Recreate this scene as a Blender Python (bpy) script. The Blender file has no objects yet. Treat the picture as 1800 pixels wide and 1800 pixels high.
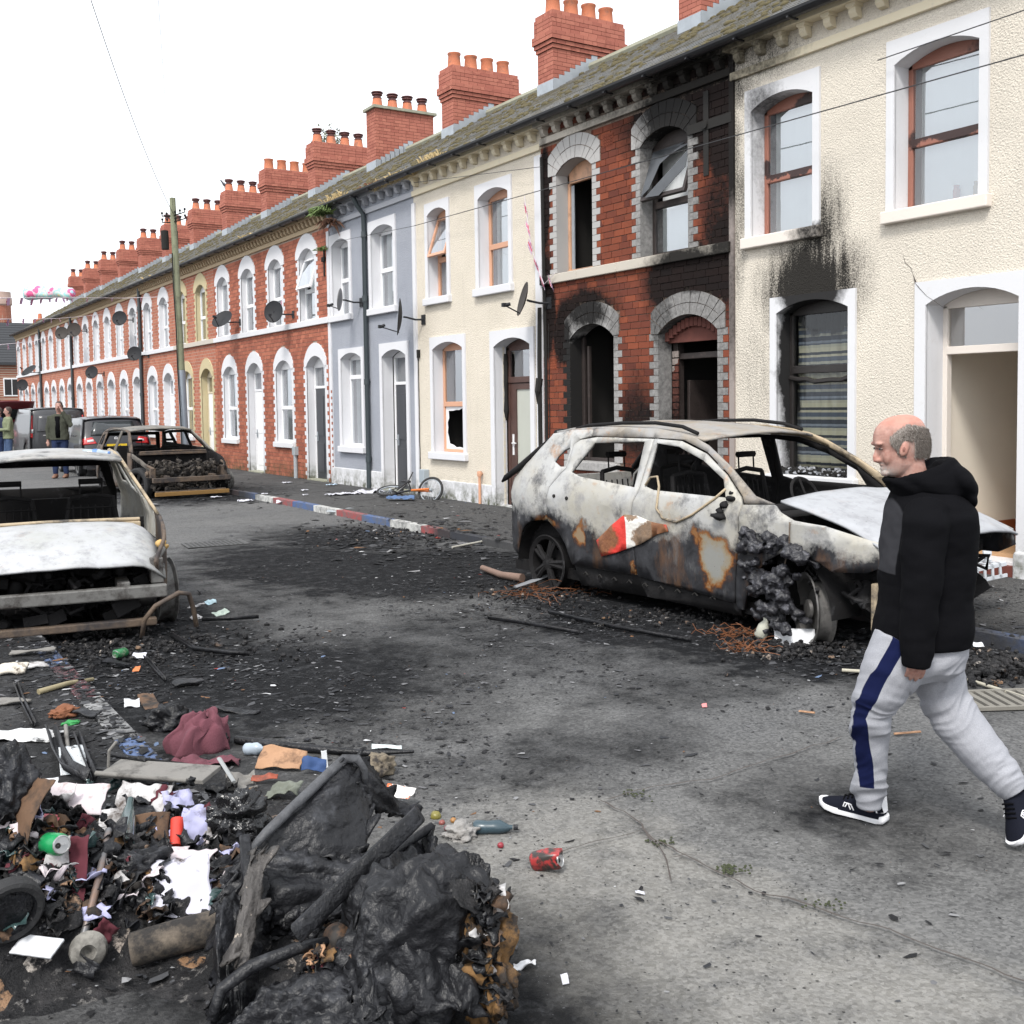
import bpy, bmesh, math, random
from mathutils import Vector, Matrix, noise
PI = math.pi
D = bpy.data
SC = bpy.context.scene
COL = SC.collection
rnd = random.Random(7)

# ------------------------------------------------------------------ camera
YAW, PITCH, ROLL, FPX, CY, CAMZ = math.radians(32.4), math.radians(3.2), 0.0135, 1900.0, 815.0, 1.82
Fv = Vector((math.sin(YAW)*math.cos(PITCH), math.cos(YAW)*math.cos(PITCH), -math.sin(PITCH)))
R0 = Vector((math.cos(YAW), -math.sin(YAW), 0)); U0 = R0.cross(Fv)
Rv = R0*math.cos(ROLL) - U0*math.sin(ROLL); Uv = U0*math.cos(ROLL) + R0*math.sin(ROLL)
cam = D.cameras.new('camera'); camo = D.objects.new('camera', cam); COL.objects.link(camo)
camo.matrix_world = Matrix(((Rv.x, Uv.x, -Fv.x, 0), (Rv.y, Uv.y, -Fv.y, 0), (Rv.z, Uv.z, -Fv.z, CAMZ), (0, 0, 0, 1)))
cam.sensor_width = 36; cam.lens = 36*FPX/1800; cam.shift_y = (CY-900)/1800; cam.clip_end = 2000; cam.clip_start = .05
SC.camera = camo
def ray(px, py): return Rv*((px-900)/FPX) - Uv*((py-CY)/FPX) + Fv
def gnd(px, py, z=0.0):
    """place on the horizontal plane z that the photograph shows at this pixel"""
    d = ray(px, py); t = (z-CAMZ)/d.z; return Vector((0, 0, CAMZ)) + d*t
FX = 9.53
def fac(px, py, X=FX):
    d = ray(px, py); return Vector((0, 0, CAMZ)) + d*(X/d.x)

# ------------------------------------------------------------------ sky, sun, exposure
W = D.worlds.new('World'); SC.world = W; W.use_nodes = True
nt = W.node_tree; bg = nt.nodes['Background']
sk = nt.nodes.new('ShaderNodeTexSky'); sk.sky_type = 'NISHITA'; sk.sun_disc = False
SUN_EL, SUN_AZ = math.radians(52), math.radians(-128)      # azimuth from +Y towards +X
sk.sun_elevation = SUN_EL; sk.sun_rotation = SUN_AZ; sk.air_density = 1.0; sk.dust_density = 4.0
hs = nt.nodes.new('ShaderNodeHueSaturation'); hs.inputs['Saturation'].default_value = .14   # overcast: the blue is veiled
nt.links.new(sk.outputs[0], hs.inputs['Color'])
mxw = nt.nodes.new('ShaderNodeMix'); mxw.data_type = 'RGBA'; mxw.inputs[0].default_value = .6
nt.links.new(hs.outputs[0], mxw.inputs[6]); mxw.inputs[7].default_value = (6.3, 6.6, 7.0, 1)
nt.links.new(mxw.outputs[2], bg.inputs[0]); bg.inputs[1].default_value = .15
sun = D.lights.new('sun', 'SUN'); suno = D.objects.new('sun', sun); COL.objects.link(suno)
sun.energy = 1.5; sun.angle = math.radians(12); sun.color = (1, .96, .9)
sd = Vector((math.sin(SUN_AZ)*math.cos(SUN_EL), math.cos(SUN_AZ)*math.cos(SUN_EL), math.sin(SUN_EL)))
suno.rotation_euler = sd.to_track_quat('Z', 'Y').to_euler(); suno.location = sd*60
vs = SC.view_settings; vs.view_transform = 'Standard'; vs.look = 'None'; vs.gamma = 1; vs.use_curve_mapping = False
vs.exposure = 0.98

# ------------------------------------------------------------------ mesh helpers
class MB:
    def __init__(s): s.v = []; s.f = []; s.m = []; s.t = []
    def add(s, vs_, fs, mi=0, tint=0.0):
        b = len(s.v); s.v += [tuple(p) for p in vs_]
        for f in fs: s.f.append(tuple(b+i for i in f)); s.m.append(mi); s.t.append(tint)
    def box(s, x0, x1, y0, y1, z0, z1, mi=0, tint=0.0, mat=None):
        P = [Vector(p) for p in ((x0,y0,z0),(x1,y0,z0),(x1,y1,z0),(x0,y1,z0),(x0,y0,z1),(x1,y0,z1),(x1,y1,z1),(x0,y1,z1))]
        if mat: P = [mat @ p for p in P]
        s.add(P, ((0,3,2,1),(4,5,6,7),(0,1,5,4),(1,2,6,5),(2,3,7,6),(3,0,4,7)), mi, tint)
    def prism(s, poly, fn, h0, h1, mi=0, tint=0.0, cap0=True, cap1=True):
        n = len(poly)
        P = [fn(a, b, h0) for a, b in poly] + [fn(a, b, h1) for a, b in poly]
        F = [(i, (i+1) % n, n+(i+1) % n, n+i) for i in range(n)]
        if cap0: F.append(tuple(range(n-1, -1, -1)))
        if cap1: F.append(tuple(range(n, 2*n)))
        s.add(P, F, mi, tint)
    def tube(s, pts, r, n=8, mi=0, tint=0.0, caps=True, flat=1.0):
        pts = [Vector(p) for p in pts]; k = len(pts)
        rs = list(r) if isinstance(r, (list, tuple)) else [r]*k
        V = []; up = None
        for i, p in enumerate(pts):
            d = (pts[min(i+1, k-1)] - pts[max(i-1, 0)]).normalized()
            if up is None or abs(up.dot(d)) > .98: up = Vector((0, 0, 1)) if abs(d.z) < .9 else Vector((1, 0, 0))
            a = d.cross(up).normalized(); b = a.cross(d); up = b
            for j in range(n):
                t = 2*PI*j/n; V.append(p + (a*math.cos(t) + b*math.sin(t)*flat)*rs[i])
        F = [(i*n+j, i*n+(j+1) % n, (i+1)*n+(j+1) % n, (i+1)*n+j) for i in range(k-1) for j in range(n)]
        if caps: F += [tuple(range(n-1, -1, -1)), tuple((k-1)*n+j for j in range(n))]
        s.add(V, F, mi, tint)
    def lathe(s, prof, n=16, mat=None, mi=0, tint=0.0, caps=True):
        V = []; k = len(prof)
        for r, z in prof:
            for j in range(n):
                p = Vector((r*math.cos(2*PI*j/n), r*math.sin(2*PI*j/n), z)); V.append(mat @ p if mat else p)
        F = [(i*n+j, i*n+(j+1) % n, (i+1)*n+(j+1) % n, (i+1)*n+j) for i in range(k-1) for j in range(n)]
        if caps: F += [tuple(range(n-1, -1, -1)), tuple((k-1)*n+j for j in range(n))]
        s.add(V, F, mi, tint)
    def grid(s, fn, nu, nv, mi=0, tint=0.0, wrap=False):
        V = [fn(i/(nu-(0 if wrap else 1)), j/(nv-1)) for j in range(nv) for i in range(nu)]
        F = [(j*nu+i, j*nu+(i+1) % nu, (j+1)*nu+(i+1) % nu, (j+1)*nu+i) for j in range(nv-1) for i in range(nu if wrap else nu-1)]
        s.add(V, F, mi, tint)
    def loft(s, rings, mi=0, tint=0.0, caps=True):
        n = len(rings[0]); V = [p for r_ in rings for p in r_]; k = len(rings)
        F = [(i*n+j, i*n+(j+1) % n, (i+1)*n+(j+1) % n, (i+1)*n+j) for i in range(k-1) for j in range(n)]
        if caps: F += [tuple(range(n-1, -1, -1)), tuple((k-1)*n+j for j in range(n))]
        s.add(V, F, mi, tint)
    def build(s, name, mats, parent=None, smooth=False, normals=True, thick=0, bevel=0):
        me = D.meshes.new(name); me.from_pydata(s.v, [], s.f)
        if not isinstance(mats, (list, tuple)): mats = [mats]
        for m_ in mats: me.materials.append(m_)
        if len(mats) > 1: me.polygons.foreach_set('material_index', s.m)
        if any(s.t):
            a = me.attributes.new('tint', 'FLOAT', 'FACE'); a.data.foreach_set('value', s.t)
        if normals:
            bm = bmesh.new(); bm.from_mesh(me); bmesh.ops.recalc_face_normals(bm, faces=bm.faces[:]); bm.to_mesh(me); bm.free()
        if smooth:
            me.polygons.foreach_set('use_smooth', [True]*len(me.polygons))
            if smooth is not True: me.set_sharp_from_angle(angle=math.radians(smooth))
        me.update()
        o = D.objects.new(name, me); COL.objects.link(o)
        if parent: o.parent = parent
        if thick:
            md = o.modifiers.new('solid', 'SOLIDIFY'); md.thickness = abs(thick); md.offset = -1 if thick > 0 else 1
        if bevel:
            md = o.modifiers.new('bevel', 'BEVEL'); md.width = bevel; md.segments = 2; md.limit_method = 'ANGLE'
        return o
def tag(o, label=None, cat=None, group=None, kind=None):
    if label: o['label'] = label
    if cat: o['category'] = cat
    if group: o['group'] = group
    if kind: o['kind'] = kind
    return o
def thing(name, loc, label, cat, group=None, rz=0):
    o = D.objects.new(name, None); COL.objects.link(o); o.location = loc; o.rotation_euler = (0, 0, rz)
    o.empty_display_size = .2
    return tag(o, label, cat, group)
KIDS = {}
def children(o): return [c for c in COL.objects if c.parent == o]
def copy_tree(o, parent=None):
    if not KIDS:
        for c in COL.objects:
            if c.parent: KIDS.setdefault(c.parent.name, []).append(c)
    c = o.copy(); COL.objects.link(c)
    if parent: c.parent = parent
    for ch in KIDS.get(o.name, []): copy_tree(ch, c)
    return c
def lerp(a, b, t): return a+(b-a)*t
def ns(*p): return noise.noise(Vector(p))
def fbm(p, o=4): return noise.fractal(Vector(p), 1.0, 2.0, o)

# ------------------------------------------------------------------ material helpers
class NT:
    def __init__(s, name):
        s.m = D.materials.new(name); s.m.use_nodes = True; s.t = s.m.node_tree
        s.b = s.t.nodes['Principled BSDF']; s.out = s.t.nodes['Material Output']
    def n(s, typ, ins=None, **kw):
        nd = s.t.nodes.new('ShaderNode'+typ)
        for k, v in kw.items(): setattr(nd, k, v)
        for k, v in (ins or {}).items(): s.put(nd.inputs[k], v)
        return nd
    def put(s, sock, v):
        if hasattr(v, 'is_linked') or isinstance(v, bpy.types.NodeSocket): s.t.links.new(v, sock)
        elif isinstance(v, (tuple, list)) and len(v) == 3 and sock.type == 'RGBA': sock.default_value = (*v, 1)
        else: sock.default_value = v
    def math(s, op, a, b=0.0, c=0.0, clamp=False):
        nd = s.t.nodes.new('ShaderNodeMath'); nd.operation = op; nd.use_clamp = clamp
        s.put(nd.inputs[0], a); s.put(nd.inputs[1], b); s.put(nd.inputs[2], c); return nd.outputs[0]
    def mix(s, f, a, b, bt='MIX'):
        nd = s.t.nodes.new('ShaderNodeMix'); nd.data_type = 'RGBA'; nd.blend_type = bt
        s.put(nd.inputs[0], f); s.put(nd.inputs[6], a); s.put(nd.inputs[7], b); return nd.outputs[2]
    def vm(s, op, a, b=(0, 0, 0)):
        nd = s.t.nodes.new('ShaderNodeVectorMath'); nd.operation = op; s.put(nd.inputs[0], a); s.put(nd.inputs[1], b); return nd
    def pos(s): return s.n('NewGeometry').outputs['Position']
    def obj(s): return s.n('TexCoord').outputs['Object']
    def noise(s, vec, scale, detail=4, rough=.6, fac=True):
        nd = s.n('TexNoise', {'Vector': vec, 'Scale': scale, 'Detail': detail, 'Roughness': rough}); return nd.outputs[0 if fac else 1]
    def vor(s, vec, scale, feature='F1', out=0):
        nd = s.n('TexVoronoi', {'Vector': vec, 'Scale': scale}, feature=feature); return nd.outputs[out]
    def ramp(s, f, a, b, c=0.0, d=1.0):
        nd = s.n('MapRange', {0: f, 1: a, 2: b, 3: c, 4: d}); nd.clamp = True; return nd.outputs[0]
    def blobs(s, vec, lst, amp=.5, nscale=2.0, detail=6):
        nz = s.noise(vec, nscale, detail, .65, False)
        d = s.vm('SUBTRACT', nz, (.5, .5, .5)).outputs[0]
        d = s.vm('MULTIPLY', d, (amp, amp, amp)).outputs[0]
        p = s.vm('ADD', vec, d).outputs[0]; acc = None
        for (cx, cy, cz, rx, ry, rz, st, k) in lst:
            q = s.vm('DIVIDE', s.vm('SUBTRACT', p, (cx, cy, cz)).outputs[0], (rx, ry, rz)).outputs[0]
            ln = s.vm('LENGTH', q).outputs['Value']
            f = s.math('MULTIPLY', s.math('MULTIPLY_ADD', ln, -k, k, True), st)
            acc = f if acc is None else s.math('MAXIMUM', acc, f)
        return acc
    def bump(s, h, strength=.3, dist=.01, prev=None):
        ins = {'Height': h, 'Strength': strength, 'Distance': dist}
        if prev: ins['Normal'] = prev
        return s.n('Bump', ins).outputs[0]
    def fin(s, col, rough=.8, metal=0.0, nrm=None, spec=None):
        s.put(s.b.inputs['Base Color'], col); s.put(s.b.inputs['Roughness'], rough); s.put(s.b.inputs['Metallic'], metal)
        if nrm: s.put(s.b.inputs['Normal'], nrm)
        if spec is not None: s.b.inputs['Specular IOR Level'].default_value = spec
        return s.m
def M(name, c, rough=.7, var=.15, scale=4.0, bump=0.0, bscale=60.0, metal=0.0, dirt=None, dscale=3.0, dthr=(.5, .7), spec=None, objc=False):
    """plain weathered material: noise in brightness, optional dirt colour in patches, optional fine relief"""
    n = NT(name); p = n.obj() if objc else n.pos()
    f = n.noise(p, scale, 5)
    col = n.mix(f, tuple(x*(1-var) for x in c), tuple(min(1, x*(1+var)) for x in c))
    if dirt: col = n.mix(n.ramp(n.noise(p, dscale, 7, .7), dthr[0], dthr[1]), col, dirt)
    nr = n.bump(n.noise(p, bscale, 3), bump, .01) if bump else None
    return n.fin(col, rough, metal, nr, spec)
# ------------------------------------------------------------------ facade materials
SOOT_BURNT = [(9.5,12.9,3.15,3,.95,.5,.85,1.6),(9.5,10.6,5.6,3,1.75,.95,1,1.7),(9.5,9.95,3.6,3,.5,.9,.8,1.6),(9.5,10.9,4.9,3,.75,.9,.5,1.5),(9.5,10.0,5.2,3,.45,.9,.85,2),(9.5,10.7,3.42,3,1.15,.62,.95,1.8),(9.5,13.4,2.9,3,.5,.62,1,2),(9.5,13.95,3.3,3,.28,1.0,1,2),
   (9.5,11.75,1.5,3,.8,.9,.55,1.5),(9.5,10.1,4.1,3,.5,1.2,.5,1.6),(9.5,10.75,1.6,3,.85,1.5,.6,2),(9.5,13.95,5.0,3,.16,1.2,.8,2),(9.5,12.3,5.95,3,1.3,.35,.5,1.6),(9.5,11.2,4.9,3,.6,.9,.4,1.5)]
SOOT_CREAM = [(9.5,8.64,3.05,3,1.0,.90,1.6,1.2),(9.5,8.47,3.6,3,.52,1.1,1.0,1.1),(9.5,9.75,4.0,3,.18,1.4,.6,1.5),(9.5,9.4,5.8,3,1.0,.3,.6,1.4),(9.5,8.38,4.0,3,.22,.6,.55,1.2),(9.5,9.85,5.55,3,.6,.45,.7,1.4),(9.5,9.85,4.6,3,.22,1.2,.6,1.5),(9.5,9.5,2.2,3,.6,1.4,.3,1.3),(9.5,9.7,5.98,3,1.1,.3,.6,1.6)]
CHAR = (.007, .0065, .0065)
def wallmat(name, c, c2=None, rough=.85, kind='render', soot=None, dirtbase=True, tint=False, coarse=60):
    n = NT(name); p = n.pos()
    big = n.noise(p, 1.3, 4)
    if kind == 'render':
        fine = n.noise(p, coarse, 3, .6); vo = n.vor(p, coarse*.8)
        col = n.mix(n.ramp(big, .3, .7), c, c2 or tuple(x*.93 for x in c))
        col = n.mix(n.ramp(fine, .3, .46, .5, 0), col, tuple(x*.5 for x in c))  # pits of the relief get a darker colour, painting the shade in them
        h = n.math('ADD', fine, n.math('MULTIPLY', vo, .5)); nr = n.bump(h, .6, .02)
        streak = n.noise(n.vm('MULTIPLY', p, (2, 5, .5)).outputs[0], 1.6, 5, .7)
        col = n.mix(n.ramp(streak, .56, .8, 0, .3), col, tuple(x*.62 for x in c))
    elif kind == 'paint':
        fine = n.noise(p, 30, 4); col = n.mix(big, c, tuple(x*.9 for x in c))
        col = n.mix(n.ramp(n.noise(p, 6, 7, .75), .6, .76, 0, .5), col, (.42, .40, .36)); nr = n.bump(fine, .12, .01)
    elif kind == 'brick':            # single modelled bricks: shade per brick
        a = n.n('Attribute', attribute_name='tint').outputs['Fac']; oi = n.n('ObjectInfo').outputs['Random']
        r_ = n.math('FRACT', n.math('ADD', n.math('ADD', a, oi), n.math('MULTIPLY', big, .3)))
        col = n.mix(r_, c, c2); fine = n.noise(p, 45, 4)
        col = n.mix(n.ramp(n.noise(p, 3.0, 6, .7), .55, .75, 0, .6), col, (.13, .045, .028)); nr = n.bump(fine, .35, .01)
    elif kind == 'bricktex':         # rows too small to pick apart
        q = n.n('CombineXYZ', {0: n.n('SeparateXYZ', {0: p}).outputs[1], 1: n.n('SeparateXYZ', {0: p}).outputs[2], 2: 0.0}).outputs[0]
        bt = n.n('TexBrick', {'Vector': q, 'Color1': c, 'Color2': c2, 'Mortar': (.36, .27, .21), 'Scale': 1.0, 'Mortar Size': .008, 'Brick Width': .235, 'Row Height': .094, 'Bias': -.2})
        col = n.mix(n.ramp(n.noise(p, 2.0, 6, .7), .5, .75, 0, .5), bt.outputs[0], (.15, .05, .03)); nr = n.bump(n.math('SUBTRACT', 1.0, bt.outputs[1]), .5, .01)
    if dirtbase:                     # splash dirt and algae low on the wall
        z = n.n('SeparateXYZ', {0: p}).outputs[2]
        f = n.math('MULTIPLY', n.ramp(z, .1, .55, 1, 0), n.ramp(n.noise(p, 5, 6, .7), .4, .62))
        col = n.mix(f, col, (.07, .075, .04))
    ro = rough
    if soot:
        m = n.blobs(p, soot, .42, 1.8, 6); sp = n.noise(p, 55 if kind == 'render' else 20, 4, .7)
        m = n.ramp(n.math('ADD', n.math('MULTIPLY', n.math('MULTIPLY', m, n.ramp(n.noise(n.vm('MULTIPLY', p, (1, 5, .55)).outputs[0], 2.2, 5, .6), .3, .7, .62, 1.3)) if kind == 'render' else m, {'render': 1.5, 'paint': 1.25}.get(kind, 1.75)), n.math('MULTIPLY_ADD', sp, 2.8 if kind == 'render' else .8, -1.5 if kind == 'render' else -.4)), .12 if kind == 'render' else .1, 1.3 if kind == 'render' else .95)
        m = n.math('MULTIPLY', m, .97); col = n.mix(m, col, CHAR)
    return n.fin(col, ro, 0, nr, .12)
BRK1, BRK2 = (.225, .064, .034), (.11, .036, .026)
m_cream = wallmat('cream_roughcast', (.645, .592, .508), (.59, .54, .465), soot=SOOT_CREAM)
m_cream2 = wallmat('pale_yellow_roughcast', (.65, .59, .50), (.60, .545, .455), soot=[(9.5,14.15,2.2,3,.25,2.2,.55,1.5),(9.5,15.2,1.2,3,.5,.9,.3,1.4)])
m_grey = wallmat('grey_roughcast', (.33, .345, .385), (.29, .305, .345), coarse=70)
m_brick = wallmat('burnt_house_brick', BRK1, BRK2, kind='brick', soot=SOOT_BURNT)
m_mortar = wallmat('burnt_house_mortar', (.20, .15, .12), kind='render', soot=SOOT_BURNT)
m_redbrick = wallmat('red_facing_brick', (.40, .145, .092), (.25, .085, .057), kind='brick')
m_redmortar = wallmat('pale_mortar', (.36, .29, .24), kind='render')
m_bricktex = wallmat('red_brick_rows', (.41, .155, .10), (.29, .10, .068), kind='bricktex')
m_quoin = wallmat('sooty_painted_quoin', (.40, .39, .38), kind='paint', soot=[(9.5,10.7,3.2,3,1.6,4.2,.42,2.5),(9.5,12.8,1.8,3,1.2,1.6,.3,2),(9.5,10.55,5.75,3,1.5,.8,1,2.2),(9.5,11.1,4.6,3,.75,.9,.55,1.7),(9.5,13.4,2.2,3,.3,1.3,1,2),(9.5,12.2,2.9,3,.35,1.0,.45,1.5),(9.5,10.2,4.5,3,.4,1.2,.6,1.6),(9.5,12.9,3.15,3,.75,.4,.8,2),(9.5,10.9,1.6,3,.7,1.4,.55,2),(9.5,11.2,2.9,3,.4,.7,.6,2),(9.5,10.6,3.3,3,.8,.22,.7,1.6),(9.7,13.4,2.2,.2,.3,1.5,1,2),(9.5,11.3,5.2,3,.5,.5,.8,2)])
m_white = wallmat('white_masonry_paint', (.63, .63, .65), kind='paint')
m_whites = wallmat('white_paint_sooted', (.63, .63, .645), kind='paint', soot=[(9.5,8.62,3.02,3,.6,.32,1.2,2),(9.75,8.7,2.0,.3,.9,1.7,1.2,2.4),(9.5,9.35,5.3,3,.5,.5,.6,1.3),(9.7,9.4,4.8,.25,.3,1.1,.5,1.4),(9.5,8.4,3.68,3,.4,.14,.8,1.5)])
m_ybrick = wallmat('yellow_painted_brick', (.50, .43, .27), kind='paint')
m_band = wallmat('stone_stringcourse', (.50, .46, .40), kind='paint', soot=SOOT_BURNT, dirtbase=False)
m_bandc = wallmat('painted_cornice', (.72, .64, .48), kind='paint', soot=SOOT_CREAM, dirtbase=False)
m_bandg = wallmat('grey_cornice', (.42, .43, .46), kind='paint', dirtbase=False)
m_bandr = wallmat('ochre_cornice', (.46, .36, .24), kind='paint', dirtbase=False)
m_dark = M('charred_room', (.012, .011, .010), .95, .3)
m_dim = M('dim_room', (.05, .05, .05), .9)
m_pvc = M('white_pvc', (.72, .72, .73), .35, .04)
def framewood(name, c, soot):
    n = NT(name); p = n.pos(); m = n.ramp(n.math('ADD', n.blobs(p, soot, .5, 4), n.math('MULTIPLY_ADD', n.noise(p, 25, 3), .6, -.3)), .2, .6)
    return n.fin(n.mix(m, c, (.035, .016, .014)), .5, 0, n.bump(n.noise(p, 20, 3), .3, .02))
m_brown = framewood('salmon_brown_pvc', (.28, .115, .08), [(9.7,9.0,4.56,.5,1,.14,1,2),(9.7,6.9,4.53,.5,.9,.13,.9,2),(9.7,8.6,5.2,.5,.7,.2,.8,2),(9.7,6.5,5.2,.5,.35,.3,.6,2),(9.7,8.65,1.9,.5,1,1.6,1.4,3)])
m_salmon = M('salmon_pvc', (.56, .30, .19), .45, .1)
m_burnwood = M('charred_frame', (.03, .022, .02), .6, .5, 8, .5, 30, dirt=(.16, .11, .09), dscale=6, dthr=(.62, .8))
m_blind = M('pale_blind_fabric', (.80, .82, .82), .8, .06)
m_door_w = M('white_door', (.78, .78, .78), .4, .04)
m_door_b = M('charcoal_door', (.035, .038, .045), .35, .1)
m_gut = M('black_gutter', (.008, .008, .010), .42, .3, 3, dirt=(.02, .02, .02))
m_pipe = M('dark_grey_drainpipe', (.035, .045, .05), .4, .2)
m_pot = M('terracotta', (.46, .15, .075), .8, .2, 5, .2, 40, dirt=(.20, .10, .07), dscale=5)
m_cowl = M('rusty_cowl', (.10, .03, .028), .5, .3)
m_chb = wallmat('chimney_brick', (.40, .155, .112), (.31, .11, .082), kind='brick', dirtbase=False)
m_chm = M('chimney_mortar', (.13, .085, .07), .9)
m_lead = M('lead_flashing', (.34, .37, .40), .5, .25, 6, metal=.3)
m_slabc = M('cement_cap', (.26, .26, .20), .9, .3, 8)
def glassmat(nm='window_glass', base=.24):
    n = NT(nm); p = n.pos()
    tr = n.n('BsdfTransparent', {'Color': (.86, .9, .9)}); gl = n.n('BsdfGlossy', {'Color': (.95, .97, 1), 'Roughness': .03, 'Normal': n.bump(n.noise(p, 2.2, 2), .03, .05)})
    fr = n.n('Fresnel', {'IOR': 1.6}); f = n.math('MULTIPLY_ADD', fr.outputs[0], 1.6 if base > .1 else .6, base, True)
    mx = n.n('MixShader', {0: f, 1: tr.outputs[0], 2: gl.outputs[0]}); n.t.links.new(mx.outputs[0], n.out.inputs[0]); return n.m
m_glass = glassmat(); m_glass2 = glassmat('sooty_thin_glass', .02); m_smoke = M('smoked_glass', (.05, .054, .06), .25, .3, 6)
def roofmat():
    n = NT('mossy_slates'); p = n.pos(); sp = n.n('SeparateXYZ', {0: p})
    q = n.n('CombineXYZ', {0: sp.outputs[1], 1: n.math('MULTIPLY', sp.outputs[0], 1.16), 2: 0.0}).outputs[0]
    bt = n.n('TexBrick', {'Vector': q, 'Color1': (.10, .105, .11), 'Color2': (.15, .145, .14), 'Mortar': (.02, .02, .02), 'Scale': 1.0, 'Mortar Size': .006, 'Brick Width': .26, 'Row Height': .16, 'Bias': 0.0})
    m1 = n.noise(n.vm('MULTIPLY', p, (.8, 1, 1)).outputs[0], 1.1, 6, .7); m2 = n.noise(p, 14, 4)
    f = n.ramp(n.math('ADD', m1, n.math('MULTIPLY', m2, .35)), .58, .8)
    moss = n.mix(m2, (.038, .034, .019), (.095, .078, .038)); col = n.mix(f, bt.outputs[0], moss)
    return n.fin(col, .9, 0, n.bump(n.math('ADD', n.math('MULTIPLY', m2, f), bt.outputs[1]), .6, .03))
m_roof = roofmat()
m_moss = M('ochre_moss', (.075, .062, .028), .95, .5, 6)
m_straw = M('dry_grass', (.58, .45, .24), .9, .3, 9)
m_green = M('weed_leaf', (.10, .15, .04), .8, .5, 9)

# ------------------------------------------------------------------ openings and houses
HW = 4.17
def fp(a, b, h): return (h, a, b)
def arcpts(a0, a1, zs, rise, n=12):
    a = (a1-a0)/2; c = (a0+a1)/2
    if rise < .005: return [(a0, zs), (a1, zs)]
    R = (a*a+rise*rise)/(2*rise); zc = zs+rise-R; al = math.asin(min(1, a/R))
    return [(c+R*math.sin(t), zc+R*math.cos(t)) for t in [lerp(-al, al, i/n) for i in range(n+1)]]
OPN = dict(UR=(.76, 1.76, 3.67, 5.14, .16), UL=(2.84, 3.80, 3.67, 5.14, .16), D=(.27, 1.42, .0, 2.68, .2), LW=(2.36, 3.45, .84, 2.70, .18))
def outer_halfwidth(z, ao, zo, ro):
    if z <= zo: return ao
    R = (ao*ao+ro*ro)/(2*ro); zc = zo+ro-R; q = R*R-(z-zc)**2
    return math.sqrt(q) if q > 0 else 0
CO = .094
def brickwork(W, ztop, ops, seed, z0=0.0):
    """bricks of a wall as (ya, yb, za, zb), cut at the toothed surrounds of the openings"""
    r = random.Random(seed); out = []
    k = 0; z = z0
    while z < ztop-.02:
        zb = min(z+CO, ztop); zm = (z+zb)/2; cuts = []
        for (a0, a1, b0, zs, rise, ao, zo, ro, sill) in ops:
            c = (a0+a1)/2
            if sill and b0-.13 <= zm < b0: cuts.append((a0-.2, a1+.2))
            elif b0 <= zm < zs+.05: w = (a1-a0)/2 + (.19 if k % 2 else .10); cuts.append((c-w, c+w))
            elif zs+.05 <= zm < zo+ro: w = outer_halfwidth(zm, ao, zo, ro); cuts.append((c-w, c+w))
        y = -.1175 if k % 2 else -.235*.25; segs = []
        while y < W:
            L = .235 if r.random() > .16 else .1175
            segs.append((max(0, y), min(W, y+L))); y += L
        for a, b in segs:
            parts = [(a, b)]
            for c0, c1 in cuts:
                np_ = []
                for p, q in parts:
                    if q <= c0 or p >= c1: np_.append((p, q)); continue
                    if p < c0: np_.append((p, c0))
                    if q > c1: np_.append((c1, q))
                parts = np_
            for p, q in parts:
                if q-p > .035: out.append((p+.005, q-.005, z+.005, zb-.005))
        z += CO; k += 1
    return out
CUBES = {}
def unit_box(name, m):
    k = (name, m.name)
    if k not in CUBES:
        b = MB(); b.box(0, 1, 0, 1, 0, 1); o = b.build(name, m); CUBES[k] = o.data; D.objects.remove(o)
    return CUBES[k]
def unit_pane(m):
    k = ('pane quad', m.name)
    if k not in CUBES:
        b = MB(); b.add([(0, 0, 0), (0, 0, 1), (0, 1, 1), (0, 1, 0)], [(0, 1, 2, 3)]); o = b.build('pane', m, normals=False); CUBES[k] = o.data; D.objects.remove(o)
    return CUBES[k]
def piece(name, m, x0, x1, y0, y1, z0, z1, parent):
    o = D.objects.new(name, unit_pane(m) if m in (m_glass, m_glass2) else unit_box(name, m)); COL.objects.link(o); o.parent = parent
    o.location = (x0, y0, z0); o.scale = (x1-x0, y1-y0, z1-z0); return o
def opening_shell(h, key, o, mat_rev, mat_room, depth=.22, room=1.4, sidemat=None):
    y0, y1, z0, zs, rise = o
    out = [(y0, z0)] + arcpts(y0, y1, zs, rise) + [(y1, z0)]
    b = MB(); n = len(out)
    V = [fp(a, c, -.004) for a, c in out] + [fp(a, c, depth) for a, c in out]
    b.add(V, [(i, i+1, n+i+1, n+i) for i in range(n-1)]); 
    if z0 < .2: b.add([fp(y0, z0, -.02), fp(y1, z0, -.02), fp(y1, z0, depth), fp(y0, z0, depth)], [(0, 1, 2, 3)])
    b.build('reveal', mat_rev, h, normals=False)
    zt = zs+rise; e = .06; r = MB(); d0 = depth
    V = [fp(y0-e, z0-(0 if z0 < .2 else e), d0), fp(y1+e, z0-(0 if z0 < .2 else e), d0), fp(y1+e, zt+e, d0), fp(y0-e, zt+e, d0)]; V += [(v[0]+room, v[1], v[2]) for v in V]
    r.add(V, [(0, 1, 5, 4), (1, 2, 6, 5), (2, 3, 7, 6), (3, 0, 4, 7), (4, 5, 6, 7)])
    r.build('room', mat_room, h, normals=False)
def surround_render(h, o, mt, top, bw=.1):
    y0, y1, z0, zs, rise = o
    P = [(y0-bw, z0), (y0-bw, top), (y1+bw, top), (y1+bw, z0), (y1, z0)] + arcpts(y0, y1, zs, rise)[::-1] + [(y0, z0)]
    b = MB(); b.prism(P, fp, -.03, .002); b.build('surround', mt, h)
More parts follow.
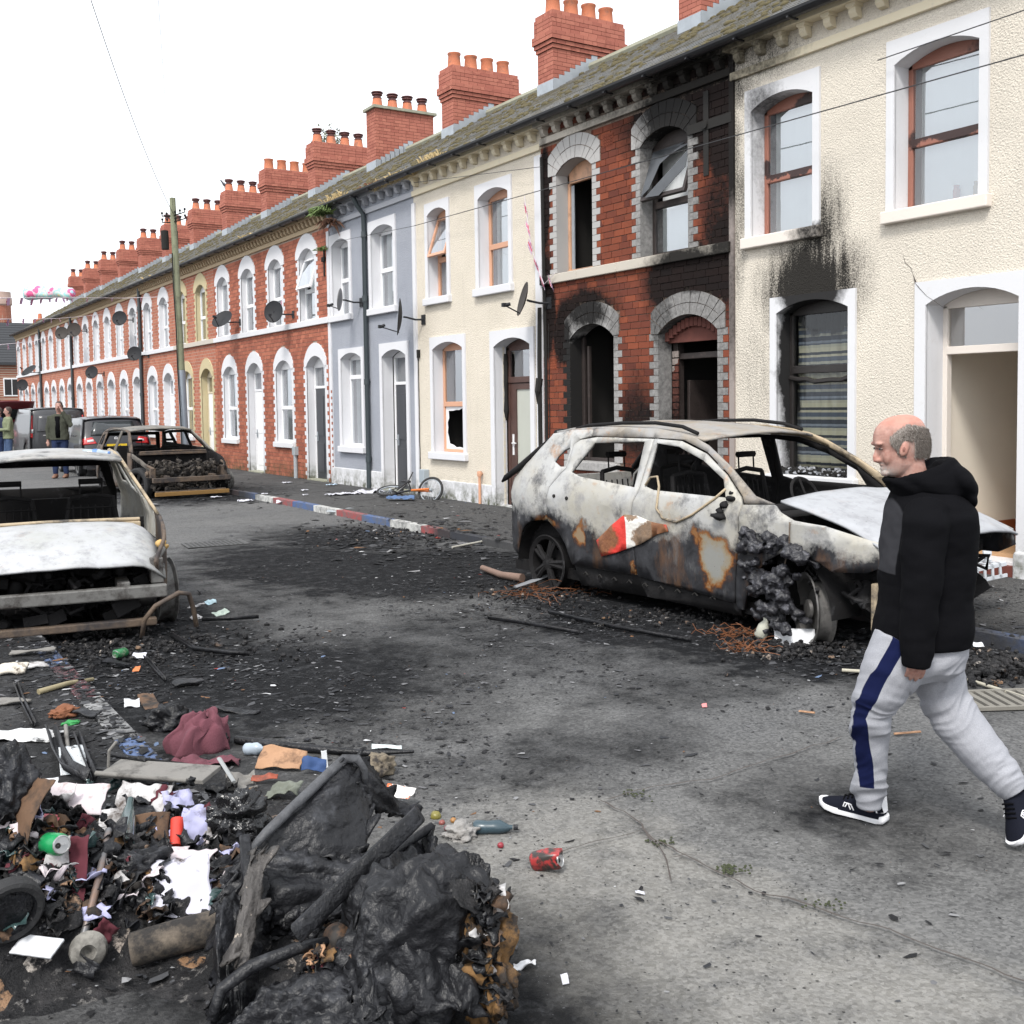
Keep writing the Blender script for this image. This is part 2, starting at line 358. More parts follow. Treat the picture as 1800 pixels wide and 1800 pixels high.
def surround_brick(h, o, mt, ao, zo, ro, single=False, N=11):
    """toothed quoins and an arch of voussoirs: one mesh, or block by block"""
    y0, y1, z0, zs, rise = o; c = (y0+y1)/2
    b = MB(); k0 = int(round(z0/CO)); z = k0*CO if z0 > 0 else 0; k = k0
    while z < zs+.03:
        w = .19 if k % 2 else .10; za, zb = max(z, z0)+.003, min(z+CO, zs+.05)-.003
        if zb-za > .02:
            for ya, yb in ((y0-w, y0), (y1, y1+w)):
                if single: piece('quoin_block', mt, -.012, .01, ya+.002, yb-.002, za, zb, h)
                else: b.box(-.012, .01, ya, yb, za-.003, zb+.003)
        z += CO; k += 1
    inner = arcpts(y0, y1, zs, rise, 48)
    oa = [(c-ao, zs)] + [(c-ao, lerp(zs, zo, i/6)) for i in range(1, 6)] + arcpts(c-ao, c+ao, zo, ro, 36) + [(c+ao, lerp(zo, zs, i/6)) for i in range(1, 6)] + [(c+ao, zs)]
    def P(u, v):
        i = u*(len(inner)-1); j = u*(len(oa)-1); i0 = min(int(i), len(inner)-2); j0 = min(int(j), len(oa)-2)
        a = [lerp(inner[i0][q], inner[i0+1][q], i-i0) for q in (0, 1)]; d = [lerp(oa[j0][q], oa[j0+1][q], j-j0) for q in (0, 1)]
        return (lerp(a[0], d[0], v), lerp(a[1], d[1], v))
    if not single:
        S = [P(i/24, 0) for i in range(25)] + [P(i/24, 1) for i in range(24, -1, -1)]
        b.prism(S, fp, -.025, .01); b.build('surround', mt, h)
    else:
        for (v0, v1) in ((0, .5), (.5, 1)):
            for i in range(N):
                g = .04; u0, u1 = (i+g)/N, (i+1-g)/N; vb = MB()
                S = [P(lerp(u0, u1, q/3), v0+.015) for q in range(4)] + [P(lerp(u1, u0, q/3), v1-.015) for q in range(4)]
                vb.prism(S, fp, -.02-.006*rnd.random(), .01); vb.build('voussoir', mt, h)
        S = [P(i/24, 0.01) for i in range(25)] + [P(i/24, .99) for i in range(24, -1, -1)]
        b.prism(S, fp, -.012, .008); b.build('arch_core', m_mortar, h)
def window(h, o, fm, state='ok', gm=None, rec=.19, blind=True, sillm=None, sillp=True, tz=.46, bm_=None, dropped=True):
    y0, y1, z0, zs, rise = o; t = .055; zt = zs+rise*.25
    f = MB(); x0, x1 = rec, rec+.06
    f.box(x0, x1, y0, y0+t, z0, zt); f.box(x0, x1, y1-t, y1, z0, zt); f.box(x0, x1, y0+t, y1-t, z0, z0+t)
    head = [(y0, zt-t)] + [(y0, zt)] + arcpts(y0, y1, zs, rise)[1:-1] + [(y1, zt), (y1, zt-t)]
    f.prism(head, fp, x0, x1)
    zm = lerp(z0, zt, tz); f.box(x0-.012, x1, y0+t, y1-t, zm-.045, zm+.045)
    w = f.build('window', fm, h, bevel=.006)
    def pane(a, b_, name='pane', tilt=0):
        if not tilt: piece(name, gm or m_glass, x0+.025, x0+.032, y0+t, y1-t, a, b_, w)
        else:
            q = thingless('top_sash', (x0-.01, 0, b_), w)
            g = MB(); H = b_-a
            for bx in ((0, .05, y0+t-.02, y0+t+.03, -H-.03, 0), (0, .05, y1-t-.03, y1-t+.02, -H-.03, 0), (0, .05, y0+t+.03, y1-t-.03, -.05, 0), (0, .05, y0+t+.03, y1-t-.03, -H-.03, -H+.02)): g.box(*bx)
            so = g.build('top_sash', fm, w); so.location = (x0-.01, 0, b_); so.rotation_euler = (0, tilt, 0)
            gb = MB(); gb.add([(.02, y0+t, -H), (.02, y1-t, -H), (.02, y1-t, -.04), (.02, y0+t, -.04)], [(3, 2, 1, 0)])
            if state != 'broken': go = gb.build('pane', m_glass, w); go.location = so.location; go.rotation_euler = so.rotation_euler
    if state in ('ok', 'tilt', 'broken', 'smashed'):
        if state != 'smashed': pane(z0+t, zm-.045)
        pane(zm+.045, zt-t, tilt=.32 if state in ('tilt', 'broken') else 0)
    if state == 'broken':            # shards hang in the tilted sash
        for P in ([(y0+.1, zt-.12), (y1-.1, zt-.1), (y1-.25, zt-.24), (y0+.5, zt-.2)], [(y1-.08, zt-.1), (y0+.25, zt-.08), (y1-.3, zt-.3), (y1-.2, zt-.62), (y1-.06, zm+.1)], [(y0+.12, zt-.2), (y0+.1, zt-.45), (y1-.45, zm+.06), (y1-.15, zm+.08)]):
            g = MB(); g.prism(P, lambda a, b_, h_: (h_-(zt-b_)*.33, a, b_), x0-.02, x0-.013); g.build('glass_shard', m_smoke, w)
    if state == 'smashed':           # ragged rim of glass round the hole
        g = MB(); a0, a1, b0, b1 = y0+t, y1-t, z0+t, zm-.045; r = random.Random(3)
        def rim(i, k): 
            q = i/24*2*PI; ca, sa = math.cos(q), math.sin(q); m_ = max(abs(ca), abs(sa)); e = 1 if k == 0 else .84+.1*r.random()-.1*(abs(ca*sa) > .4)
            return ((a0+a1)/2+ca/m_*e*(a1-a0)/2, (b0+b1)/2+sa/m_*e*(b1-b0)/2)
        A = [rim(i, 0) for i in range(24)]; B = [rim(i, 1) for i in range(24)]
        V = [fp(p[0], p[1], x0+.03) for p in A+B]; g.add(V, [(i, (i+1) % 24, 24+(i+1) % 24, 24+i) for i in range(24)]); g.build('glass_shard', m_pvc, w, thick=.006)
    if blind:
        b = MB(); N = 9
        for i in range(N):
            a = lerp(y0+.02, y1-.1, i/N); 
            b.add([fp(a, z0+.05, x1+.05), fp(a+(y1-y0)/N*1.02, z0+.05, x1+.056), fp(a+(y1-y0)/N*1.02, zt, x1+.056), fp(a, zt, x1+.05)], [(0, 1, 2, 3)])
        b.build('blind', bm_ or m_blind, w, normals=False)
    if sillp and sillm:
        b = MB(); b.box(-.085, rec+.01, y0-.13, y1+.13, z0-.13, z0); b.build('sill', sillm, w, bevel=.012)
    return w
def thingless(name, loc, parent): return None
def door(h, o, dm, fm, rec=.24, fan=True, glazed=True):
    y0, y1, z0, zs, rise = o; t = .06
    f = MB(); x0, x1 = rec, rec+.07; zl = 2.12
    f.box(x0, x1, y0, y0+t, z0, zs); f.box(x0, x1, y1-t, y1, z0, zs)
    f.prism([(y0, zs-.02)] + arcpts(y0, y1, zs, rise)[0:] + [(y1, zs-.02)], fp, x0, x1); f.box(x0, x1, y0+t, y1-t, zl, zl+t)
    d = f.build('door', fm, h, bevel=.005)
    piece('fanlight', m_glass, x0+.03, x0+.038, y0+t, y1-t, zl+t, zs-.02, d)
    l = MB(); l.box(x0+.015, x0+.06, y0+t+.004, y1-t-.004, z0+.03, zl-.004)
    for (a, b_) in ((.12, .46), (.54, .88)):
        for (c, e) in ((.08, .4), (.48, .92)):
            ya, yb = lerp(y0+t, y1-t, a), lerp(y0+t, y1-t, b_); za, zb = lerp(z0, zl, c), lerp(z0, zl, e)
            l.box(x0+.005, x0+.016, ya, yb, za, zb)
    l.build('door_leaf', dm, d, bevel=.004)
    hd = MB(); hd.tube([(x0-.02, y1-t-.09, 1.02), (x0-.05, y1-t-.09, 1.02), (x0-.05, y1-t-.19, 1.02)], .011); hd.box(x0-.01, x0+.02, y1-t-.11, y1-t-.07, .9, 1.12); hd.build('door_handle', m_lead, d)
    s = MB(); s.box(-.06, rec+.3, y0, y1, -.09, .028); s.build('doorstep', m_slabc, h)
CHIM = {}
def chimney(h, kind, W=HW, top=9.54):
    """stack astride the party wall at y = W; bricks, pots and lead as sub-parts"""
    root = None
    if kind not in CHIM:
        x0, x1, y0, y1, zb = 0, 1.74, -.29, .27, -2.0
        core = MB(); core.box(x0+.012, x1-.012, y0+.012, y1-.012, zb, -.02)
        off = [.03, .05, .05, .05, .05, .085, .085, .055, .028] if kind != 'slab' else [0]
        b = MB(); c = .083; r = random.Random(hash(kind) % 97 if False else len(kind)); k = 0; z = 0
        while z-c > zb:
            e = off[k] if k < len(off) else 0; za, zt = z-c+.004, z-.004; jx = .002*r.random()
            X0, X1, Y0, Y1 = x0-e, x1+e, y0-e, y1+e
            for side in range(4):
                L = (X1-X0) if side % 2 == 0 else (Y1-Y0); s = -.12 if (k+side) % 2 else 0
                while s < L:
                    bl = .225 if r.random() > .1 else .11
                    p, q = max(0, s)+.004, min(L, s+bl)-.004; s += bl
                    if q-p < .02: continue
                    d = .1; tn = r.random()
                    if side == 0: b.box(X0+p, X0+q, Y0, Y0+d, za, zt, 0, tn)
                    elif side == 2: b.box(X0+p, X0+q, Y1-d, Y1, za, zt, 0, tn)
                    elif side == 3: b.box(X0, X0+d, Y0+p, Y0+q, za, zt, 0, tn)
                    else: b.box(X1-d, X1, Y0+p, Y0+q, za, zt, 0, tn)
            if e and k < len(off): core.box(X0+.015, X1-.015, Y0+.015, Y1-.015, za, zt+.002)
            z -= c; k += 1
        if kind == 'slab': core.box(x0-.07, x1+.07, y0-.07, y1+.07, -.0, .07, 1)
        else: core.box(x0+.02, x1-.02, y0+.02, y1-.02, -.02, .012, 1)
        croot = core.build('chimney', [m_chm, m_slabc], h); bo = b.build('chimney_brick', m_chb, croot); bo['kind'] = 'stuff'
        fl = MB()
        for i in range(8):           # stepped lead along the roof slope, apron in front
            xa = .0+i*.135; zz = -1.47+xa*.62
            fl.box(xa, xa+.15, y0-.012, y0-.004+.001*i % .003, zz-.35, zz+.13)
        fl.box(-.014, -.004, y0-.01, y1+.01, -1.9, -1.36); fl.build('lead_flashing', m_lead, croot)
        z0 = .07 if kind == 'slab' else .012
        for i in range(4):
            xc = lerp(x0+.2, x1-.2, i/3); T = Matrix.Translation((xc, (y0+y1)/2, z0))
            p = MB(); p.lathe([(.15, 0), (.168, .02), (.158, .05), (.140, .29), (.158, .315), (.158, .345), (.125, .345), (.12, .1)] if kind == 'pots' else [(.14, 0), (.16, .02), (.145, .05), (.12, .24), (.10, .25), (.10, .1)], 16, T)
            po = p.build('chimney_pot', m_pot, croot, smooth=40)
            if kind != 'pots':
                q = MB()
                for zz, rr in ((.24, .125), (.33, .145)): q.lathe([(rr-.02, zz), (rr, zz+.015), (rr, zz+.035), (rr-.03, zz+.05)], 16, T)
                q.lathe([(.1, .26), (.1, .40)], 12, T); q.lathe([(.165, .40), (.15, .425), (.04, .455)], 16, T); q.build('chimney_cowl', m_cowl, croot, smooth=40)
        CHIM[kind] = croot; root = croot
    else:
        KIDS.clear(); root = copy_tree(CHIM[kind], h)
    root.location = (3.04, W, top); return root
def roof(h, W, gutm, clumps=60, seed=0):
    b = MB(); n = 26; e0 = (-.2, 6.03); e1 = (3.98, 8.52)
    prof = []
    for i in range(n):
        a = (lerp(e0[0], e1[0], i/n), lerp(e0[1], e1[1], i/n)); c = (lerp(e0[0], e1[0], (i+1)/n), lerp(e0[1], e1[1], (i+1)/n))
        prof += [(a[0], a[1]+.012), (c[0], c[1]-.0)]
    prof += [(e1[0]+.12, e1[1]+.03), (8.2, 6.0)]
    V = []
    for y in (0, W): V += [(p[0], y, p[1]) for p in prof]
    k = len(prof); b.add(V, [(i, i+1, k+i+1, k+i) for i in range(k-1)]); b.add([(-.2, 0, 6.03), (-.2, W, 6.03), (-.2, W, 5.98), (-.2, 0, 5.98)], [(0, 1, 2, 3)])
    r_ = b.build('roof', m_roof, h, normals=False)
    rd = MB(); rd.tube([(4.0, 0, 8.55), (4.0, W, 8.55)], .1, 8); rd.build('ridge_tile', m_slabc, r_)
    if clumps:
        mo = MB(); r = random.Random(seed)
        for i in range(clumps*9):
            u = r.random()**1.2; x = lerp(-.15, 3.9, u); y = r.random()*W
            if ns(x*.8, y*.8+seed, 3) < -.08: continue
            z = lerp(e0[1], e1[1], (x-e0[0])/(e1[0]-e0[0])); s = .025+.05*r.random()
            mo.lathe([(s, -.01), (s*.9, s*.35), (s*.4, s*.6)], 6, Matrix.Translation((x, y, z)) @ Matrix.Rotation(-.54, 4, 'Y') @ Matrix.Rotation(r.random()*6, 4, 'Z'))
        o = mo.build('moss', m_moss, r_, smooth=True); o['kind'] = 'stuff'
    g = MB(); pr = [(-.30+.075*math.cos(t), 6.02+.075*math.sin(t)) for t in [PI+PI*i/8 for i in range(9)]]
    g.add([(p[0], y, p[1]) for y in (0, W) for p in pr], [(i, i+1, 9+i+1, 9+i) for i in range(8)])
    for i in range(5): y = W*(i+.5)/5; g.box(-.385, -.215, y-.012, y+.012, 5.93, 5.95)
    g.build('gutter', gutm, h, thick=.006, normals=False)
def cornice(h, W, wallm, bm_, zb=5.68, spacing=.33, single=True, zr=5.93):
    b = MB(); b.box(-.045, .02, 0, W, zb, zb+.10); b.box(-.17, .05, 0, W, zr, zr+.07); b.box(-.215, .02, 0, W, zr+.07, zr+.1)
    c = b.build('cornice', bm_, h, bevel=.008)
    n = int(round(W/spacing)); prof = [(-.02, zr), (-.13, zr), (-.13, zr-.045), (-.11, zr-.055), (-.105, zr-.10), (-.07, zr-.14), (-.03, zr-.15), (-.0, zr-.15)]
    me = None; m = MB()
    for i in range(n):
        y = (i+.5)*W/n
        if single:
            if me is None:
                q = MB(); q.prism(prof, lambda a, d, hh: (a, hh, d), -.048, .048); q.box(-.137, -.0, -.062, .062, zr-.035, zr-.001); o = q.build('corbel_bracket', bm_, h); me = o.data
            else: o = D.objects.new('corbel_bracket', me); COL.objects.link(o); o.parent = h
            o.location = (0, y, 0)
        else: m.prism(prof, lambda a, d, hh: (a, hh+y, d), -.05, .05)
    if not single: m.build('corbel_bracket', bm_, c)['kind'] = 'stuff'
def wall_panel(h, W, ztop, ops, m, x=0.0):
    ys = sorted({0, W} | {v for o in ops for v in o[:2]}); zs = sorted({-.1, ztop} | {v for o in ops for v in (o[2], o[3]+o[4])})
    b = MB()
    for i in range(len(ys)-1):
        for j in range(len(zs)-1):
            cy, cz = (ys[i]+ys[i+1])/2, (zs[j]+zs[j+1])/2
            if any(o[0] < cy < o[1] and o[2] < cz < o[3]+o[4] for o in ops): continue
            b.add([(x, ys[i], zs[j]), (x, ys[i+1], zs[j]), (x, ys[i+1], zs[j+1]), (x, ys[i], zs[j+1])], [(0, 1, 2, 3)])
    # rebate behind the arch spandrels
    for o in ops:
        a = arcpts(o[0], o[1], o[3], o[4]); zt = o[3]+o[4]; mid = len(a)//2
        b.add([(x, p, q) for p, q in a[:mid+1]] + [(x, o[0], zt)], [tuple(range(mid+2))]); b.add([(x, p, q) for p, q in a[mid:]] + [(x, o[1], zt)], [tuple(range(len(a)-mid+1))])
    return b.build('wall', m, h, normals=False)
def shift(o, dy): return (o[0]+dy, o[1]+dy, *o[2:])
def house(t0, label, W=HW, group=None): return thing('terraced_house', (FX, t0, .1), label, 'house', group or 'terraced houses along the right side of the street')
def pipe_run(h, pts, r=.045, m=None, name='drainpipe'):
    b = MB(); b.tube(pts, r, 10)
    for z in (.6, 2.2, 3.9, 5.2):
        for i in range(len(pts)-1):
            if abs(pts[i][2]-pts[i+1][2]) > 2 and min(pts[i][2], pts[i+1][2]) < z < max(pts[i][2], pts[i+1][2]):
                x, y = pts[i][0], pts[i][1]; b.tube([(x, y, z-.06), (x, y, z+.06)], r*1.25, 10); b.box(x, x+.1, y-.02, y+.02, z-.02, z+.02)
    return b.build(name, m or m_pipe, h, smooth=40)
# ------------------------------------------------------------------ ground
XL, XR = 1.33, 7.08                # kerb lines
BURN = [(5.6,10.4,0,2.3,2.6,1,1,1.7),(4.6,11.5,0,1.8,3.4,1,.95,1.6),(6.3,6.6,0,2.0,3.4,1,1,2.0),(4.3,7.2,0,1.6,2.4,1,.55,1.3),(2.2,7.0,0,2.6,2.4,1,.9,1.4),(1.4,9.2,0,2.2,2.6,1,1,2.0),(.6,5.0,0,2.0,2.6,1,.85,1.5),(1.3,3.0,0,1.1,1.3,1,.95,1.6),
   (6.3,22.6,0,2.4,3.2,1,.9,1.5),(5.9,13.6,0,1.8,2.6,1,.8,1.5),(4.6,5.2,0,1.3,1.0,1,.45,1.5),(3.1,4.6,0,1.4,.7,1,.5,1.5),(3.8,3.1,0,.9,1.3,1,.52,1.3),(4.6,2.2,0,.6,.8,1,.5,1.4),(6.2,4.5,0,1.0,.7,1,.7,1.6),(3.2,9.8,0,1.8,2.4,1,.48,1.3)]
def groundmat(name, c1, c2, burnk=1.0, slab=False):
    n = NT(name); p = n.pos()
    big = n.noise(p, .55, 6, .62); mid = n.noise(p, 3.2, 8, .72); fine = n.noise(p, 55, 3, .6)
    col = n.mix(n.ramp(n.math('ADD', big, n.math('MULTIPLY', mid, .5)), .58, .92), c1, c2)
    if slab:                        # the newer, paler slab of concrete by the left kerb, and the one beside it
        q = n.vm('ADD', p, n.vm('MULTIPLY', n.vm('SUBTRACT', n.noise(p, 1.7, 6, .7, False), (.5, .5, .5)).outputs[0], (.8, 1.0, 0)).outputs[0]).outputs[0]
        sp_ = n.n('SeparateXYZ', {0: q}); a = n.ramp(sp_.outputs[0], 3.05, 2.9); b_ = n.ramp(sp_.outputs[1], 4.4, 3.6); e = n.ramp(sp_.outputs[0], 4.6, 3.2)
        lt = n.math('MULTIPLY', b_, n.math('MULTIPLY_ADD', a, .62, n.math('MULTIPLY', e, .14)), 0.0); col = n.mix(lt, col, n.mix(n.ramp(mid, .35, .68), (.30, .287, .258), (.165, .158, .147)))
    col = n.mix(n.ramp(mid, .5, .72, 0, .55), col, tuple(x*.5 for x in c1))
    sp = n.vor(p, 26, out=0); agg = n.vor(p, 75, out=1)
    col = n.mix(.42, col, n.mix(n.n('SeparateColor', {0: agg}).outputs[0], tuple(x*.45 for x in c1), tuple(min(1, x*1.5) for x in c2)))
    spots = n.math('MULTIPLY', n.ramp(sp, .16, .06), n.ramp(n.noise(p, 2.3, 4), .45, .62)); col = n.mix(n.math('MULTIPLY', spots, .75), col, tuple(x*.22 for x in c1))
    m = n.blobs(p, BURN, 1.5, .8, 8)
    m = n.ramp(n.math('ADD', n.math('MULTIPLY', m, 1.2), n.math('MULTIPLY_ADD', mid, 1.3, -.65)), .08, .85, 0, .97*burnk)
    ash = n.mix(n.ramp(n.noise(p, 9, 8, .8), .5, .72, 0, .85), (.007, .0074, .0085), (.060, .061, .065))
    col = n.mix(m, col, ash)
    chips = n.math('MULTIPLY', n.ramp(n.vor(p, 48, out=0), .13, .05), n.ramp(n.noise(p, 3.5, 5, .7), .47, .6)); col = n.mix(n.math('MULTIPLY', chips, .6), col, (.20, .20, .21))
    h = n.math('ADD', n.math('MULTIPLY', fine, .5), n.math('ADD', n.math('MULTIPLY', n.noise(p, 16, 5, .7), .8), n.math('MULTIPLY', spots, -.6)))
    return n.fin(col, n.ramp(mid, .35, .7, .7, .95), 0, n.bump(h, .75, .022), .06)
m_road = groundmat('worn_concrete_road', (.082, .083, .086), (.135, .134, .132), 1.0, True)
m_pave = groundmat('dark_pavement', (.055, .055, .056), (.085, .084, .083), .8)
m_earth = M('distant_ground', (.12, .12, .115), .95)
def sheet(name, x0, x1, y0, y1, z, m, nx=2, ny=2, und=0.0):
    b = MB()
    b.grid(lambda u, v: (lerp(x0, x1, u), lerp(y0, y1, v), z+(und*fbm((lerp(x0, x1, u)*.9, lerp(y0, y1, v)*.9, 1)) if und else 0)), nx, ny)
    o = b.build(name, m, smooth=True); o['kind'] = 'structure'; return o
sheet('ground', -600, 600, -600, 900, -.14, m_earth)
sheet('road', XL, XR, -3, 95, 0, m_road, 60, 400, .012)
def slabs(name, x0, x1, y0, y1, seed, nx, step):
    """pavement: a bed and flagstones that can be told apart near the camera"""
    o = sheet(name, x0, x1, y0, 95, .07, m_pave); b = MB(); r = random.Random(seed); out = []
    y = y0; w = (x1-x0)/nx
    while y < y1:
        for i in range(nx):
            xa = x0+i*w; q = .006
            P = piece('paving_slab', m_pave, xa+q, xa+w-q, y+q, y+step-q, -.03, .1+r.uniform(-.003, .003), o)
        y += step
    return o
pr = slabs('pavement', XR+.13, FX+.02, 3.0, 30, 1, 3, 1.15)
far = MB(); far.box(XR+.13, FX+.02, 30.0, 95, -.05, .1); far.build('pavement_strip', m_pave, pr)
pl = slabs('pavement', -4.2, XL-.13, -2.2, 11.2, 2, 5, 1.2)
far = MB(); far.box(-4.2, XL-.13, 11.2, 95, -.05, .1); far.build('pavement_strip', m_pave, pl)
def kerbpaint(name, c, burn=True):
    n = NT(name); p = n.pos(); f = n.noise(p, 7, 7, .75)
    col = n.mix(n.ramp(f, .42, .62, .08, .85), c, (.10, .10, .10)) if burn else n.mix(n.ramp(n.noise(p, 6, 9, .8), .38, .60, 0, .97), c, (.016, .016, .017))
    m = n.blobs(p, [(1.2,9.6,0,.8,1.6,1,1.2,2.5),(1.2,3.2,0,.8,1.4,1,1.2,2.5)] if not burn else BURN[:9]+[(7.1,11.0,0,.8,2.6,1,1.2,2.5),(7.1,8,0,.8,3.0,1,1.2,2.5)], .5, 2.0, 6); col = n.mix(n.ramp(m, .25, .6, 0, .95), col, (.022, .022, .024))
    return n.fin(col, .7, 0, n.bump(n.noise(p, 30, 4), .4, .015))
KP = [kerbpaint('red_kerb_paint', (.28, .045, .045)), kerbpaint('white_kerb_paint', (.52, .52, .50)), kerbpaint('blue_kerb_paint', (.05, .10, .24))]
KL = [kerbpaint('red_left_kerb_paint', (.11, .028, .035), False), kerbpaint('white_left_kerb_paint', (.24, .24, .24), False), kerbpaint('blue_left_kerb_paint', (.085, .14, .29), False)]
def kerbrow(x0, x1, parent, ystart, n, phase, L=.995, sg=1, KP=KP):
    for i in range(n):
        y = ystart+i*L
        o = piece('kerb_stone', KP[(sg*i+phase) % 3], x0, x1, y+.004, y+L-.004, -.08, .1+rnd.uniform(-.004, .006), parent)
        md = o.modifiers.new('bevel', 'BEVEL'); md.width = .02; md.segments = 2
kerbrow(XR, XR+.128, pr, 2.61, 13, 0, .8455)        # blue stone near, red end at y about 13.6
kerbrow(XR, XR+.128, pr, 13.602, 20, 1, 1.0)
kerbrow(XL-.128, XL, pl, .1, 12, 7, .95, -1, KL)
far = MB(); far.box(XR, XR+.128, 33.6, 95, -.05, .1); far.build('kerb_strip', KP[1], pr)
far = MB(); far.box(XL-.128, XL, 12.1, 95, -.05, .1); far.build('kerb_strip', KP[1], pl)

# ------------------------------------------------------------------ the four near houses
def ops_of(d): return [d['UR'], d['UL'], d['D'], d['LW']]
# --- cream house (right edge of the picture)
h = house(5.70, 'cream roughcast house at right with open doorway and soot above its ground floor window')
W1 = 4.18
O = dict(UR=(.80, 1.78, 3.67, 5.16, .12), UL=(2.88, 3.84, 3.67, 5.16, .12), D=(.36, 1.38, 0, 2.66, .13), LW=(2.37, 3.43, .84, 2.73, .12))
wall_panel(h, W1, 6.03, ops_of(O), m_cream); roof(h, W1, m_gut, 60, 1); cornice(h, W1, m_cream, m_bandc, 5.60, .36)
for k, top in (('UR', 5.42), ('UL', 5.42), ('D', 2.90), ('LW', 2.92)):
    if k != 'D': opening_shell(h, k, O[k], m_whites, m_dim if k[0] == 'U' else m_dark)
    surround_render(h, O[k], m_whites, top, .10 if k != 'D' else .13)
m_sillc = wallmat('scorched_sill', (.70, .64, .58), kind='paint', soot=[(9.4,8.5,3.68,3,.5,.2,.7,1.5)])
window(h, O['UR'], m_brown, sillm=m_sillc, rec=.2); window(h, O['UL'], m_brown, sillm=m_sillc, rec=.2)
m_bfr = M('burnt_black_frame', (.02, .017, .016), .5, .5, 8, .4, 30)
w = window(h, O['LW'], m_bfr, blind=False, sillm=m_whites, rec=.2, tz=.64, gm=m_glass2)
def curtainmat():
    n = NT('striped_curtain'); p = n.pos(); z = n.n('SeparateXYZ', {0: p}).outputs[2]
    q = n.n('CombineXYZ', {0: 0.0, 1: 0.0, 2: n.math('MULTIPLY', z, 3.1)}).outputs[0]
    f = n.math('FRACT', n.math('MULTIPLY', z, 3.1)); cr = n.n('ValToRGB', {0: f}); e = cr.color_ramp; e.interpolation = 'CONSTANT'
    cols = [(0, (.07, .085, .12)), (.16, (.46, .41, .30)), (.24, (.02, .025, .035)), (.34, (.50, .45, .33)), (.5, (.42, .39, .30)), (.6, (.06, .07, .10)), (.66, (.2, .22, .26)), (.74, (.025, .03, .045)), (.9, (.36, .34, .28))]
    e.elements[0].position = 0; e.elements[0].color = (*cols[0][1], 1); e.elements[1].position = cols[1][0]; e.elements[1].color = (*cols[1][1], 1)
    for ps, c in cols[2:]: x = e.elements.new(ps); x.color = (*c, 1)
    m = n.blobs(p, [(9.8,8.6,2.9,3,.8,.4,1,2),(9.8,9.2,1.8,3,.16,1.5,.8,2)], .4, 4); col = n.mix(n.ramp(m, .2, .6), cr.outputs[0], (.015, .014, .013))
    return n.fin(col, .9)
cu = MB(); y0, y1 = O['LW'][0]+.02, O['LW'][1]-.02
cu.grid(lambda u, v: (.30+.025*math.sin(u*40+.6*math.sin(v*5))+.012*math.sin(u*91), lerp(y0, y1, u), lerp(.84, 2.8, v)), 70, 12); cu.build('curtain', curtainmat(), w, smooth=True, thick=.004)
cd = MB(); r = random.Random(5)           # charred crumbs heaped on the inner sill
for i in range(240):
    T = Matrix.Translation((r.uniform(.01, .2), r.uniform(y0, y1), .855+abs(r.gauss(0, .028)))) @ Matrix.Rotation(r.random()*6, 4, (r.random(), r.random(), 1)); s = r.uniform(.01, .035); cd.box(-s, s, -s*.6, s*.6, -s*.3, s*.4, r.randrange(3) == 0, 0, T)
o = cd.build('charred_rubble', [m_dark, M('pale_ash', (.30, .31, .33), .9, .3, 20)], w); o['kind'] = 'stuff'
sg = MB(); sg.tube([(.19, lerp(y0, y1, i/8), 1.98-.05*math.sin(i/8*PI)+.012*math.sin(i*2.3)) for i in range(9)], .028, 7); sg.build('sagging_transom', m_bfr, w)
# open doorway with its hallway
y0, y1, z0, zs, rise = O['D']; m_hall = M('hall_wall', (.78, .72, .62), .8, .05); m_floor = M('laminate_floor', (.42, .25, .13), .5, .25, 5); m_skirt = M('stained_skirting', (.30, .085, .03), .45, .2, 6)
b = MB(); out = [(y0, 0)]+arcpts(y0, y1, zs, rise)+[(y1, 0)]; n_ = len(out)
b.add([fp(a, c, -.004) for a, c in out]+[fp(a, c, .26) for a, c in out], [(i, i+1, n_+i+1, n_+i) for i in range(n_-1)]); b.build('reveal', m_whites, h, normals=False)
b = MB(); b.box(.26, .34, y0-.05, y0+.05, .12, zs); b.box(.26, .34, y1-.05, y1+.03, .12, zs); b.box(.25, .35, y0+.05, y1-.05, 2.16, 2.24)
b.prism([(y0, zs-.03)]+arcpts(y0, y1, zs, rise)+[(y1, zs-.03)], fp, .26, .34); d = b.build('door_frame', m_sillc, h, bevel=.006)
piece('fanlight', m_glass, .295, .302, y0+.05, y1-.05, 2.24, zs-.03, d)
b = MB(); ya, yb = y0-.12, y1+.05; X0, X1 = .34, 4.6
b.add([(X0, ya, .16), (X1, ya, .16), (X1, ya, 2.9), (X0, ya, 2.9), (X0, yb, .16), (X1, yb, .16), (X1, yb, 2.9), (X0, yb, 2.9)], [(0, 1, 2, 3), (4, 5, 6, 7), (1, 5, 6, 2), (3, 2, 6, 7)])
hl = b.build('hallway', m_hall, h, normals=False)
b = MB(); b.box(X0-.02, X1, ya, yb, .12, .165); b.build('hall_floor', m_floor, hl)
b = MB(); b.box(X0, X1, yb-.022, yb-.002, .166, .36); b.box(X0, X1, ya+.002, ya+.022, .166, .36); b.build('skirting_board', m_skirt, hl)
b = MB(); b.box(-.05, .32, y0, y1, -.1, .10); b.build('doorstep', M('red_painted_step', (.13, .035, .025), .7, .3, 6), h)
b = MB(); b.box(.02, .32, y0, y1, .101, .125); b.build('threshold', m_pvc, h)
b = MB(); b.prism([(y0-.16, -.05), (y0-.16, .2), (y0-.12, .25), (y0, .25), (y0+.01, .2), (y0+.01, -.05)], fp, -.07, .0); b.build('jamb_base', m_whites, h, bevel=.02)
